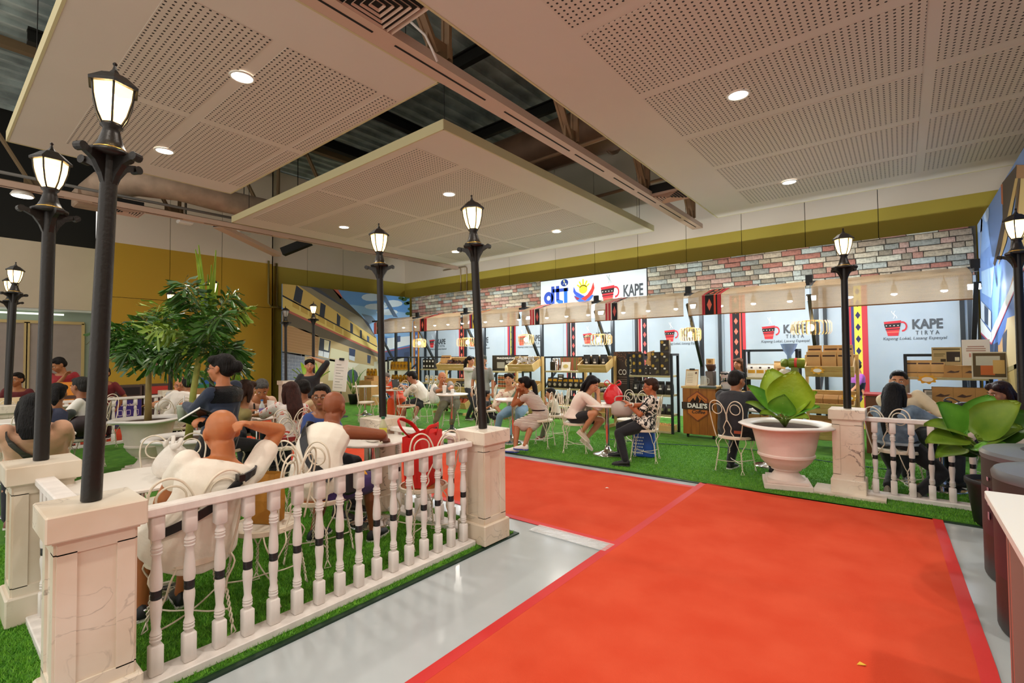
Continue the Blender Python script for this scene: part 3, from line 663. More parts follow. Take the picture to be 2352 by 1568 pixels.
# ================================================================== stalls: backdrop, prints, canopies
class Print:
    """flat printed artwork on a panel: coloured shapes laid in thin layers"""
    def __init__(s, O, U, V, Nn): s.O, s.U, s.V, s.N = Vector(O), Vector(U), Vector(V), Vector(Nn); s.mb = MB(); s.mats = []; s.T = (1, 0, 1, 0)
    def P(s, u, v, l): u, v = u*s.T[0]+s.T[1], v*s.T[2]+s.T[3]; return s.O+s.U*u+s.V*v+s.N*(.0012*l)
    def poly(s, pts, c, l=1):
        m = mat('print_'+c, c, .55, spec=.25)
        if m not in s.mats: s.mats.append(m)
        s.mb.cur = s.mats.index(m); q = [s.P(u, v, l) for u, v in pts]
        n = (q[1]-q[0]).cross(q[2]-q[1])
        if n.dot(s.N) < 0: q.reverse()
        s.mb.quad(*q)
    def rect(s, u0, v0, u1, v1, c, l=1): s.poly([(u0, v0), (u1, v0), (u1, v1), (u0, v1)], c, l)
    def disc(s, u, v, r, c, l=1, n=20, ry=None): s.poly([(u+r*math.cos(2*PI*j/n), v+(ry or r)*math.sin(2*PI*j/n)) for j in range(n)], c, l)
    def ring(s, u, v, r0, r1, c, l=1, a0=0, a1=2*PI, n=20, k=1.):
        for j in range(n):
            a, b = a0+(a1-a0)*j/n, a0+(a1-a0)*(j+1)/n
            s.poly([(u+r0*math.cos(a), v+k*r0*math.sin(a)), (u+r1*math.cos(a), v+k*r1*math.sin(a)), (u+r1*math.cos(b), v+k*r1*math.sin(b)), (u+r0*math.cos(b), v+k*r0*math.sin(b))], c, l)
    def line(s, pts, w, c, l=1):
        for (a, b) in zip(pts, pts[1:]):
            d = Vector((b[0]-a[0], b[1]-a[1])); 
            if d.length < 1e-6: continue
            n = Vector((-d.y, d.x)).normalized()*w/2
            s.poly([(a[0]+n.x, a[1]+n.y), (b[0]+n.x, b[1]+n.y), (b[0]-n.x, b[1]-n.y), (a[0]-n.x, a[1]-n.y)], c, l)
    def build(s, parent, name='print'): return s.mb.build(name, s.mats, parent)
YB = 11.45
def backprint(x, z, y=YB-.02): return Print((x, y, z), (1, 0, 0), (0, 0, 1), (0, -1, 0))
ink = mat('ink_dark', '3d434a', .5); inkw = mat('ink_white', 'f1efe9', .5); inkg = mat('ink_gold', 'c9a64a', .5); inkb = mat('ink_black', '1c1a18', .5); inkbl = mat('ink_blue', '2b56b5', .5)
def cup(p, s=1., steam='e8eef2', dx=0., l=1):
    def q(*a): return [(x*s+dx, y*s) for x, y in a]
    p.poly(q((-.25, .13), (.02, .15), (-.03, -.15), (-.19, -.15)), 'c8323c', l); p.poly(q((-.245, .085), (.015, .105), (.003, .025), (-.23, .01)), '2b2326', l+1)
    for i in range(4):
        x = -.21+i*.06; p.poly(q((x-.012, .05), (x, .062), (x+.012, .052), (x, .04)), 'f0e6da', l+2)
    p.poly(q((-.225, -.02), (0, -.005), (-.002, -.02), (-.222, -.035)), '2b2326', l+1); p.poly(q((-.205, -.07), (-.012, -.06), (-.02, -.085), (-.2, -.09)), 'e86a5a', l+1)
    p.ring(.035*s+dx, .03*s, .05*s, .075*s, 'c8323c', l, -1.7, 1.9, 12, 1.35)
    for k, ph in ((0, 0), (.035, 1.2)): p.line([((-.10+k+.022*math.sin(t*5+ph))*s+dx, (.19+t*.15)*s) for t in [i/8 for i in range(9)]], .010*s, steam, l)
# stall back walls
bays = [-13.2+2.005*i for i in range(8)]
panel_blue = mat('stall_panel', 'a3b1be', .6, c2='b1bdc8', vscale=1.3, ramp=(.3, .7))
wst = struct(MB().box(((-14.05+1.05)/2, YB+.045, 1.4), (15.1, .05, 2.8)).build('wall_stalls', mat('ink_black')), 'pale blue printed back wall of the stalls')
slog = 'Kapeng Lokal, Lasang Espesyal'
logos = [-12.63, -10.65, -8.61, -6.35, -4.07, -1.92, .16]; stripes = [-13.75, -11.39, -9.27, -7.13, -5.05, -2.81, -.65]
edges = [-14.03, -11.7, -9.55, -7.4, -5.3, -3.1, -.9, 1.03]
def textile(p, u0, u1, v0, v1, kind, l=1, vdir=True):
    w = u1-u0; sets = [(('c33a44', 0, .16), ('1f1b1d', .16, .62), ('e2523e', .62, .72), ('1f1b1d', .72, .8), ('c33a44', .8, 1)), (('c8404a', 0, .42), ('f1ece4', .42, .5), ('26222a', .5, .92), ('f1ece4', .92, 1)), (('c33a44', 0, .2), ('3b3a72', .2, .34), ('e8cf4c', .34, .72), ('c33a44', .72, 1)), (('e0902c', 0, .25), ('5a79b8', .25, .75), ('e0902c', .75, 1))]
    for c, a, b in sets[kind % 4]: p.rect(u0+a*w, v0, u0+b*w, v1, c, l)
    for c, a, b in sets[kind % 4][:1]: p.rect(u0+(a+.4*(b-a))*w, v0, u0+(a+.55*(b-a))*w, v1, 'f0d0c0' if kind % 4 == 1 else '8d1f2a', l+1)
    cc = (.39, .71, .53, .5)[kind % 4]; pc = ('e8745f', 'd8635f', '2d2a55', 'e8eef4')[kind % 4]
    n = max(1, int((v1-v0)/.22)); hh = (v1-v0)/n
    for i in range(n):
        v = v0+(i+.5)*hh; u = u0+cc*w; r = .13*w; p.poly([(u-r, v), (u, v-hh*.32), (u+r, v), (u, v+hh*.32)], pc, l+1)
for i in range(7):
    a, b = edges[i]+.004, edges[i+1]-.004
    pn = MB().box(((a+b)/2, YB, 1.4), (b-a, .03, 2.8)).build('backdrop_panel', panel_blue, wst)
    p = backprint(logos[i], 1.93); cup(p, .95, 'f2f6f8', -.17)
    p.build(pn, 'cup_print')
    x = logos[i]+.21
    text('KAPE', (x, YB-.021, 1.98), .24, ink, parent=pn, bold=.038, width=.76, depth=.002)
    text('TIRYA', (x, YB-.021, 1.83), .105, ink, parent=pn, bold=.014, width=.75, space=1.7, depth=.002)
    text(slog, (logos[i]+.02, YB-.021, 1.735), .075, ink, parent=pn, width=.98, depth=.002, shear=.2)
    p = backprint(0, 0); k = (3, 0, 2, 1, 1, 0, 2)[i]; textile(p, stripes[i]-.16, stripes[i]+.16, .02, 2.78, k); p.build(pn, 'textile_print')
# brick fascia, laid brick by brick over a dark backing
wbk = struct(MB().box(((-14.05+1.05)/2, YB+.045, 3.23), (15.1, .05, .86)).build('wall_brick', mat('mortar', '4b463e', .9, vary=.2)), 'weathered brick fascia above the stalls')
bcols = ['a89a83', '8d8372', 'b5a58f', 'a87f70', 'c0b6a2', '9a8a78', 'b39386', '8f9088', 'aab0aa', 'a06a5c', 'c2bfae']
rnb = random.Random(4)
def brick_mesh(i):
    b = MB(); r = random.Random(i); a, h, d = .5, .5, .5
    j = lambda s: r.uniform(-s, s)
    back = [(-a, 0, -h), (a, 0, -h), (a, 0, h), (-a, 0, h)]
    mid = [(x*.99+j(.012), -d*.7, z*.97+j(.05)) for x, _, z in ((-a, 0, -h), (0, 0, -h), (a, 0, -h), (a, 0, 0), (a, 0, h), (0, 0, h), (-a, 0, h), (-a, 0, 0))]
    fr = [(x*.93, -d+j(.1), z*.78) for x, _, z in mid]
    bk = [(x, 0, z) for x, _, z in mid]
    b.rings([bk, mid, fr], False); k = len(b.v); b.add([(0, -d*1.05, 0)], []); n0 = len(b.v)-1
    for q in range(8): b.f.append((16+q, 16+(q+1) % 8, n0)); b.m.append(0)
    return b
BR = [[brick_mesh(i).mesh('brick', mat('brick_'+c, c, .85, c2='%02x%02x%02x' % tuple(int(int(c[k:k+2], 16)*.72) for k in (0, 2, 4)), vscale=2.2, ramp=(.42, .75), bump=.5, bscale=9, stretch=(3, 1, 1))) for c in bcols] for i in range(3)]
cand = []
z = 2.80
while z < 3.64:
    h = rnb.uniform(.088, .115); h = min(h, 3.66-z); x = -14.02-rnb.uniform(0, .2)
    while x < 1.0:
        w = rnb.choice((.16, .22, .28, .32, .36, .42))*rnb.uniform(.9, 1.1); x1 = min(x+w, 1.02); x0 = max(x, -14.02)
        if x1-x0 > .06 and not (x0 < -4.90 and x1 > -8.16): cand.append((x0, x1, z, z+h))
        elif x1-x0 > .06 and x0 < -8.16 < x1: cand.append((x0, -8.17, z, z+h))
        elif x1-x0 > .06 and x0 < -4.90 < x1: cand.append((-4.89, x1, z, z+h))
        x += w
    z += h
cand.sort(key=lambda c: -c[1])
rest = MB(); restm = [BR[0][k].materials[0] for k in range(len(bcols))]
for i, (a, b, z0, z1) in enumerate(cand):
    if b-a < .03: continue
    ci, si = rnb.randrange(len(bcols)), rnb.randrange(3); M = Matrix.Translation(((a+b)/2, YB+.015, (z0+z1)/2)) @ Matrix.Diagonal((b-a-.010, .05*rnb.uniform(.7, 1.2), z1-z0-.009, 1))
    if i < 300:
        o = obj('brick', BR[si][ci], wbk); o.matrix_local = M
    else:
        rest.cur = ci; g = brick_mesh(si); rest.add(g.v, g.f, M)
o = rest.build('far_bricks', restm, wbk); o['kind'] = 'stuff'
# white sign board over the middle stalls
sb = thing('sign_board', 'white signboard with dti, round emblem and red cup over the stalls', 'sign', (-6.53, YB-.03, 2.95)); 
MB().box((0, .02, .10), (3.24, .03, 1.16)).build('board', mat('sign_white', 'dde5ea', .5), sb)
p = Print((0, .002, 0), (1, 0, 0), (0, 0, 1), (0, -1, 0))
B1, B2, B3 = '3351b8', '2f6fd6', '3b8fe6'
u = -1.15   # the dti letters
p.T = (.82, -.239, .676, .081); p.ring(u-.20, .14, .075, .20, B1, 1, n=24, k=1.35); p.rect(u-.08, -.12, u+.05, .62, B1, 1); p.rect(u+.12, .02, u+.25, .62, B1, 1); p.rect(u-.02, .36, u+.62, .50, B1, 1); p.poly([(u+.12, .04), (u+.25, .04), (u+.40, -.02), (u+.40, -.12), (u+.22, -.12), (u+.12, -.03)], B2, 1); p.rect(u+.44, -.12, u+.58, .50, B2, 1)
p.disc(u+.47, .72, .15, '27408f', 1); p.poly([(u+.42, .82), (u+.47, .84), (u+.49, .74), (u+.45, .72)], 'f2ef9a', 2); p.poly([(u+.48, .72), (u+.55, .68), (u+.54, .60), (u+.50, .62)], 'e8e8d8', 2); p.line([(u+.40, .66), (u+.46, .70)], .015, 'e8e8d8', 2)
p.T = (.88, -.02, .80, .04); c0, c1 = -.18, .26    # round emblem of woven bands and sun rays
n = 16
def arc(r, a): return (c0+r*math.cos(a), c1+.98*r*math.sin(a))
p.poly([(c0-.36, c1+.22), (c0-.28, c1+.05), (c0-.05, c1-.10), (c0+.12, c1-.18), (c0-.05, c1-.22), (c0-.33, c1-.05), (c0-.38, c1+.05)], '3a58c8', 2)
p.poly([(c0+.34, c1+.30), (c0+.38, c1+.10), (c0+.30, c1-.10), (c0+.05, c1-.30), (c0-.10, c1-.22), (c0+.12, c1-.10), (c0+.26, c1+.08)], 'd0403c', 3)
p.poly([arc(.37, PI+.25+(PI-.6)*i/n) for i in range(n+1)]+[(c0+.20, c1-.12), (c0, c1-.22), (c0-.25, c1-.08)], '3f72dc', 1); p.poly([(c0-.35, c1-.10), (c0-.14, c1-.20), (c0-.24, c1-.26)], '9a3440', 3)
p.disc(c0-.02, c1+.10, .15, 'e8d43c', 1)
for a in (-.9, -.45, 0, .45, .9):
    d = Vector((math.sin(a), math.cos(a))); e = Vector((d.y, -d.x)); o_ = Vector((c0-.02, c1+.10)); r0, r1 = .12, .34-.08*abs(a)
    p.poly([tuple(o_+d*r0-e*.03), tuple(o_+d*r0+e*.03), tuple(o_+d*r1+e*.025), tuple(o_+d*(r1+.02)), tuple(o_+d*r1-e*.025)], 'e8d43c', 1)
p2 = Print((.715, .002, .13), (1, 0, 0), (0, 0, 1), (0, -1, 0)); cup(p2, 1.5, '9fb0b4', .0)
p.build(sb, 'emblem_print'); p2.build(sb, 'cup_print')
text('KAPE', (1.26, -.002, .155), .42, ink, parent=sb, bold=.024, width=.56, depth=.003); text('TIRYA', (1.26, -.002, -.06), .12, ink, parent=sb, bold=.006, width=.80, space=1.8, depth=.003)
# ---------------------------------------------------------------- side murals (flat prints of an old house)
def mural(name, X, y0, y1, nrm, label, shapes, Z, base):
    w = struct(MB().box((X-nrm*.03, (y0+y1)/2, 1.83), (.04, y1-y0, 3.66)).build(name, mat('mural_'+base, base, .5)), label)
    pr = Print((X-nrm*.009, 0, 0), (0, 1, 0), (0, 0, 1), (nrm, 0, 0))
    for l, c, pts in shapes:
        q = []
        for x, y in pts:
            a = PX(*Z(x, y), X); q.append((min(max(a.y, y0), y1), min(max(a.z, 0.0), 3.66)))
        pr.poly(q, c, l)
    pr.build(w, 'house_print'); return w
def Z1(x, y): return (600+x/5.6, 620+y/5.6)
def ellp(cx, cy, rx, ry, n=12): return [(cx+rx*math.cos(2*PI*i/n), cy+ry*math.sin(2*PI*i/n)) for i in range(n)]
S = [(1, '8fb6de', [(1000, 420), (1965, 560), (1965, 900), (1000, 760)]), (2, 'c3d6e8', ellp(1420, 350, 130, 50)), (2, 'd2dfea', ellp(1700, 430, 120, 45)), (2, 'c9d8e6', ellp(1480, 470, 150, 40)), (2, 'd5e0ea', ellp(1620, 540, 140, 40)),
     (3, '5d6f88', [(1540, 320), (1600, 330), (1760, 610), (1700, 600)]), (3, '6f7f92', [(1290, 560), (1420, 590), (1480, 660), (1380, 700)]),
     (4, 'd3b56a', [(270, 150), (480, 190), (1480, 860), (1500, 1000), (262, 340)]), (5, '4a4f5c', [(480, 180), (940, 235), (1380, 680), (1480, 880)]), (6, '8d8470', [(480, 190), (640, 230), (1300, 620), (1470, 860), (1440, 850)]), (6, '5c5548', [(720, 225), (930, 245), (1370, 680), (1290, 620)]), (6, 'c56a5a', [(920, 235), (990, 245), (1045, 350), (1020, 378)]),
     (5, '3c4250', [(452, 195), (540, 265), (510, 440), (413, 385)]), (7, '3c4250', [(765, 415), (830, 455), (810, 620), (750, 580)]), (7, '3c4250', [(975, 550), (1020, 600), (1010, 725), (970, 700)]), (7, '3c4250', [(1145, 670), (1180, 700), (1180, 820), (1145, 800)]), (7, '3c4250', [(1270, 765), (1295, 780), (1295, 890), (1270, 870)]), (7, '53607a', [(1360, 840), (1390, 860), (1390, 940), (1360, 920)]),
     (8, 'e0c878', [(262, 315), (1490, 985), (1500, 1058), (360, 520), (262, 480)]), (9, 'b9685a', [(350, 515), (1500, 1052), (1500, 1072), (350, 548)]), (9, '2e3038', [(266, 318), (1490, 980), (1490, 992), (266, 340)]),
     (4, 'bda678', [(262, 540), (350, 540), (1500, 1065), (1500, 1300), (1480, 1900), (255, 1900)]), (5, '6b6152', [(280, 560), (350, 545), (1500, 1070), (1500, 1120), (900, 900), (700, 850), (400, 720), (280, 700)]), (5, 'b08a62', [(280, 700), (560, 770), (740, 850), (730, 1120), (270, 1040)]), (6, '7d8290', [(262, 1050), (560, 1090), (560, 1500), (258, 1500)]), (6, 'd2cca8', [(900, 1000), (1130, 1060), (1120, 1170), (880, 1130)]),
     (7, '3f4552', [(755, 870), (895, 910), (872, 1135), (735, 1095)]), (8, 'dcd6b8', [(812, 895), (876, 915), (862, 1040), (806, 1022)]), (9, 'd8dce0', [(738, 1030), (800, 1045), (795, 1115), (732, 1098)]), (9, 'd8dce0', [(806, 1046), (876, 1062), (868, 1135), (800, 1118)]), (7, '3f4a66', [(1130, 1000), (1212, 1022), (1200, 1172), (1130, 1152)]), (8, 'ccd4de', [(1130, 1095), (1205, 1115), (1200, 1172), (1130, 1150)]), (7, '4a5266', [(1365, 1088), (1412, 1105), (1402, 1205), (1365, 1192)]),
     (6, '8d8a80', [(265, 1035), (1010, 1165), (1010, 1190), (265, 1060)]), (6, 'd9d2b2', [(880, 1140), (1490, 1240), (1490, 1420), (860, 1420)]), (7, 'e8e4d0', [(1085, 1175), (1260, 1205), (1180, 1270), (1130, 1260)]), (8, '55606a', ellp(1170, 1365, 75, 90)),
     (8, 'dfe6ea', [(1560, 880), (1940, 850), (1940, 960), (1570, 1040), (1500, 1060)]), (9, '5a6f92', [(1590, 870), (1620, 870), (1620, 960), (1590, 965)]), (9, '4d5a78', [(1740, 850), (1790, 845), (1790, 920), (1740, 930)]), (9, 'b05a62', [(1500, 1060), (1930, 980), (1930, 992), (1500, 1075)]), (7, '4f5e80', [(1500, 1075), (1940, 990), (1940, 1110), (1500, 1200)]), (7, 'c9c6b0', [(1450, 1180), (1940, 1110), (1940, 1400), (1450, 1400)]), (8, '46506a', [(1840, 1060), (1900, 1050), (1900, 1200), (1830, 1210)])]
for i in range(7):      # balcony panels
    x0 = 400+i*110; y0 = 395+i*62; S.append((9, 'caa95a', [(x0, y0), (x0+88, y0+48), (x0+88, y0+120), (x0, y0+76)]))
for r in range(7):
    y = 1090+r*45; S.append((7, 'a5a9b2', [(262, y), (560, y+30), (560, y+35), (262, y+5)]))
    for c in range(4):
        x = 290+c*75+(r % 2)*35; S.append((7, 'a5a9b2', [(x, y), (x+4, y), (x+2, y+50), (x-2, y+50)]))
for k in range(9):
    y = 740+k*36; S.append((6, 'c49e74', [(285, y), (720, y+90), (720, y+94), (285, y+4)]))
for k, (x, y) in enumerate(((1800, 360), (1840, 380), (1880, 350), (1900, 420), (1870, 430), (1920, 500), (1890, 560))): S.append((4, '3d5a3a', ellp(x, y, 38, 22, 7)))
mural('wall_mural', -14.1, PX(649, 655, -14.1).y, 11.42, 1, 'printed mural of an old yellow house with balconies', S, Z1, '5f93cf')
def Z2(x, y): return (2230+x/3.27, 440+y/3.27)
S2 = [(1, '7d9fd6', [(0, 200), (120, 120), (140, 400), (0, 560)]), (2, 'a9bfe2', ellp(110, 160, 22, 70)), (2, '9ab4de', ellp(60, 250, 30, 60)), (2, '9fc0e6', [(75, 600), (170, 560), (160, 700), (150, 800), (78, 760)]), (2, '8a9ab8', [(70, 150), (85, 150), (65, 540), (50, 540)]),
      (3, 'b08a62', [(330, -200), (460, -200), (460, 1700), (200, 1700), (200, 1150), (240, 900), (330, 560)]), (4, '4a4038', [(225, -200), (340, -200), (330, 0), (250, 330), (175, 560), (165, 540), (235, 200)]), (5, 'b7683f', [(222, -60), (236, -60), (240, 100), (226, 90)]), (5, 'c9ae72', [(330, -100), (352, -100), (262, 380), (200, 560), (215, 470)]), (6, '5a4c3c', [(352, -100), (372, -100), (300, 480), (285, 500)]), (6, 'd9c68a', [(372, -100), (460, -100), (460, 300), (330, 560)]),
      (7, 'dde4e8', [(70, 950), (150, 1058), (330, 640), (460, 330), (460, 430), (155, 1140), (66, 1060)]), (8, 'b04a62', [(66, 1056), (155, 1136), (460, 422), (460, 440), (156, 1150), (66, 1070)]), (4, '4a6aa8', [(155, 1150), (460, 440), (460, 900), (280, 960), (210, 1150)]), (5, '31405e', [(66, 1070), (155, 1150), (200, 1130), (200, 1260), (66, 1230)]), (6, 'cdd8e6', [(75, 820), (150, 900), (150, 1040), (75, 950)]), (7, '38455e', [(100, 850), (130, 880), (128, 1010), (102, 985)]),
      (5, 'c2ae84', [(270, 950), (460, 880), (460, 1250), (250, 1330), (230, 1200)]), (6, '3a4050', [(235, 1080), (270, 1030), (262, 1300), (240, 1300)]), (6, '8d8258', [(240, 1330), (460, 1250), (460, 1275), (240, 1370)]), (5, 'a8935c', [(230, 1380), (460, 1270), (460, 1750), (200, 1750)]), (6, '7a6a42', [(320, 1300), (340, 1290), (345, 1500), (335, 1500)])]
for k in range(6): S2.append((6, '857446', [(350, 1330+k*60), (460, 1280+k*60), (460, 1286+k*60), (350, 1336+k*60)]))
mural('wall_mural_side', 1.06, 5.6, 11.42, -1, 'printed side mural of a house corner under a blue sky', S2, Z2, '6d93d4')
# ---------------------------------------------------------------- stall frames and canopies
fram = mat('frame_black', '1d2226', .45, .3)
def burlap_mat():
    m = mat('burlap', '9a7c57', .9, vary=.12, vscale=16, stretch=(.4, 1, 3)); nt = m.node_tree; N, L = nt.nodes, nt.links; b = N['Principled BSDF']; out = N['Material Output']
    tr = N.new('ShaderNodeBsdfTranslucent'); tr.inputs[0].default_value = lin('b9a283'); mx = N.new('ShaderNodeMixShader'); mx.inputs[0].default_value = .12
    tp_ = N.new('ShaderNodeBsdfTransparent'); m2 = N.new('ShaderNodeMixShader')
    tc = N.new('ShaderNodeNewGeometry'); w = N.new('ShaderNodeTexNoise'); w.inputs['Scale'].default_value = 180; L.new(tc.outputs['Position'], w.inputs['Vector'])
    mr = N.new('ShaderNodeMapRange'); mr.inputs[1].default_value = .4; mr.inputs[2].default_value = .7; mr.inputs[3].default_value = .05; mr.inputs[4].default_value = .35; L.new(w.outputs['Fac'], mr.inputs[0])
    L.new(b.outputs[0], mx.inputs[1]); L.new(tr.outputs[0], mx.inputs[2]); L.new(mr.outputs[0], m2.inputs[0]); L.new(mx.outputs[0], m2.inputs[1]); L.new(tp_.outputs[0], m2.inputs[2]); L.new(m2.outputs[0], out.inputs['Surface']); return m
bur = burlap_mat(); hem = mat('canopy_hem', '8a5f36', .8)
YF, ZB, ZT = 9.2, 2.215, 2.575
def bar(p, q, w, name, parent, m=fram):
    p, q = Vector(p), Vector(q); d = q-p; M = Matrix.Translation((p+q)/2) @ d.to_track_quat('Z', 'X').to_matrix().to_4x4()
    return MB().box((0, 0, 0), (w, w, d.length), M).build(name, m, parent)
stall_lab = ['stall with gold pouches, nearest the house mural', 'stall with the dark bean crate', 'stall with the silver pouch crate', 'stall with yellow-topped pouches', 'stall with the coffee banner', 'stall with the wooden coffee cart', 'stall with kraft boxes beside the side mural']
for i in range(7):
    a, b = bays[i]+.045, bays[i+1]-.045; X0 = bays[i]
    t = thing('market_stall', 'black framed burlap canopy of the '+stall_lab[i], 'stall', ((a+b)/2, 10.1, 0)); Q = Vector(t.location)
    for k, x in enumerate([X0]+([bays[7]] if i == 6 else [])):
        bar(Vector((x, 10.1, .018))-Q, Vector((x, 10.1, 2.78))-Q, .07, 'post', t); bar(Vector((x, YF+.1, 2.45))-Q, Vector((x, 10.08, 1.25))-Q, .055, 'diagonal_brace', t)
        bar(Vector((x, YF-.02, 2.62))-Q, Vector((x, 10.1, 2.72))-Q, .05, 'canopy_arm', t); bar(Vector((x, 11.38, .018))-Q, Vector((x, 11.38, 2.78))-Q, .06, 'wall_post', t); bar(Vector((x, 10.1, .6))-Q, Vector((x, 10.95, 1.2))-Q, .045, 'strut', t)
    n = 16; wav = random.Random(i)
    def rowp(y, z, s, amp):
        return [(a-Q.x+(b-a)*j/n+s, y-Q.y+amp*math.sin(j*1.7+i)*.5, z+amp*math.sin(j*1.1+2*i)) for j in range(n+1)]
    rows = [rowp(YF, ZB, 0, .003), rowp(YF-.005, ZB+.12, 0, .002), rowp(YF, ZT-.1, 0, .004), rowp(YF+.01, ZT, 0, .006)]
    v = [p_ for r in rows for p_ in r]; f = [(r*(n+1)+j, r*(n+1)+j+1, (r+1)*(n+1)+j+1, (r+1)*(n+1)+j) for r in range(3) for j in range(n)]
    MB().add(v, f).build('canopy_valance', bur, t, True)
    rows = [rowp(YF+.01, ZT, 0, .006), rowp(YF+.3, ZT+.09, 0, .004), rowp(YF+.62, ZT+.17, 0, .002)]
    v = [p_ for r in rows for p_ in r]; f = [(r*(n+1)+j, r*(n+1)+j+1, (r+1)*(n+1)+j+1, (r+1)*(n+1)+j) for r in range(2) for j in range(n)]
    MB().add(v, f).build('canopy_roof', bur, t, True)
    MB().tube([(a-Q.x, YF-Q.y, ZB), (b-Q.x, YF-Q.y, ZB)], .010, 6).build('hem_bar', hem, t)
    if i < 6:
        u0 = (a+.02 if i == 0 else a+.26); w = .30 if i != 5 else .34
        pr = Print((0, YF-Q.y-.012, 0), (1, 0, 0), (0, 0, 1), (0, -1, 0)); textile(pr, u0-Q.x, u0-Q.x+w, ZB, ZT, (1, 0, 2, 1, 1, 0)[i]); pr.build(t, 'woven_sash')
        pr = Print((0, YF-Q.y-.004, ZT+.006), (1, 0, 0), (0, .965, .27), (0, -.27, .965)); textile(pr, u0-Q.x, u0-Q.x+w, 0, .62, (1, 0, 2, 1, 1, 0)[i]); pr.build(t, 'woven_sash')
# floodlights between the canopies
lens = mat('flood_lens', 'eaf6ff', emit=14); bulb_w = mat('spot_lens', 'f4faff', emit=30)
for i in range(1, 8):
    x = bays[i]; t = thing('flood_light', ['flood light on the post between the gold pouch and bean crate stalls', 'flood light on the post beside the bean crate stall', 'flood light on the post left of the signboard letters', 'flood light on the post below the signboard emblem', 'flood light on the post over the coffee banner stall', 'flood light on the post over the wooden coffee cart', 'flood light at the end post beside the side mural'][i-1], 'flood light', (x, 9.35, 2.62))
    MB().box((0, .0, .10), (.10, .06, .13)).build('bracket_head', fram, t); MB().box((0, .3, .05), (.03, .6, .03)).build('arm', fram, t)
    MB().box((0, .30, -.02), (.16, .05, .11), Matrix.Rotation(-.6, 4, 'X')).build('lamp_head', fram, t); MB().box((0, .27, -.06), (.14, .02, .09), Matrix.Rotation(-.6, 4, 'X')).build('lens', lens, t)
for i in range(7):
    for k, fx in enumerate((.27, .55, .84)):
        if i == 0 and k == 0: continue
        x = bays[i]+2.005*fx
        t = thing('stall_spotlight', 'spot lamp behind the canopy cloth of the '+stall_lab[i], 'spot lamp', (x, 9.55, 2.40), 0, 'spot lamps of the '+stall_lab[i])
        MB().lathe([(.02, .14), (.03, .12), (.045, .05), (.05, 0)], 12).build('housing', fram, t, True); MB().ell((0, 0, -.01), (.042, .042, .02)).build('lens', bulb_w, t, True); MB().tube([(0, 0, .12), (0, 0, .27)], .01, 6).build('stem', fram, t)
        point_light('spot_lamp', (0, 0, -.06), SPOT_W, (.86, .95, 1.0), .05, t)
# pendant lamps of bent slats
slat = mat('slat_wood', 'd9b173', .5, emit=.0); pglow = mat('pendant_bulb', 'ffd98a', emit=20)
pend = [('wide', .31, .13), ('round', .19, .15)]
for i in range(1, 7):
    wide = i in (2, 4, 6); r, h = (.30, .115) if wide else (.20, .125)
    zc = (1.88, 1.86, 1.875, 1.82, 1.865, 1.91)[i-1]
    t = thing('pendant_lamp', ['round slatted pendant lamp hanging by the gold pouches', 'wide slatted pendant lamp near the dark bean crate', 'round slatted pendant lamp above the silver pouch crate', 'wide slatted pendant lamp near the coffee banner', 'round slatted pendant lamp over the black box shelf', 'wide slatted pendant lamp above the green coffee grinder'][i-1], 'pendant lamp', (bays[i], 9.42, zc))
    sh = MB(); n = 30 if wide else 24
    for j in range(n):
        a = 2*PI*j/n; c, s_ = math.cos(a), math.sin(a); pr_ = [(r*.45, h), (r*.9, h*.95), (r, h*.6), (r, -h*.6), (r*.9, -h*.95), (r*.5, -h)]
        pts = [Vector((q*c, q*s_, zz)) for q, zz in pr_]; tn = Vector((-s_, c, 0))*.007
        v = [p_-tn for p_ in pts]+[p_+tn for p_ in pts]; k = len(pts); sh.add(v, [(m_, m_+1, k+m_+1, k+m_) for m_ in range(k-1)])
    sh.build('slat_shade', slat, t)
    MB().tube([(r*.45*math.cos(2*PI*j/20), r*.45*math.sin(2*PI*j/20), h) for j in range(20)], .008, 6, True).build('top_ring', slat, t, True)
    MB().ell((0, 0, 0), (.05, .05, .06)).build('bulb', pglow, t, True); MB().tube([(0, 0, .06), (0, 0, 2.62-zc)], .004, 5).build('cord', fram, t)
    point_light('pendant_light', (0, 0, -.08), PENDANT_W, (1, .78, .45), .06, t)
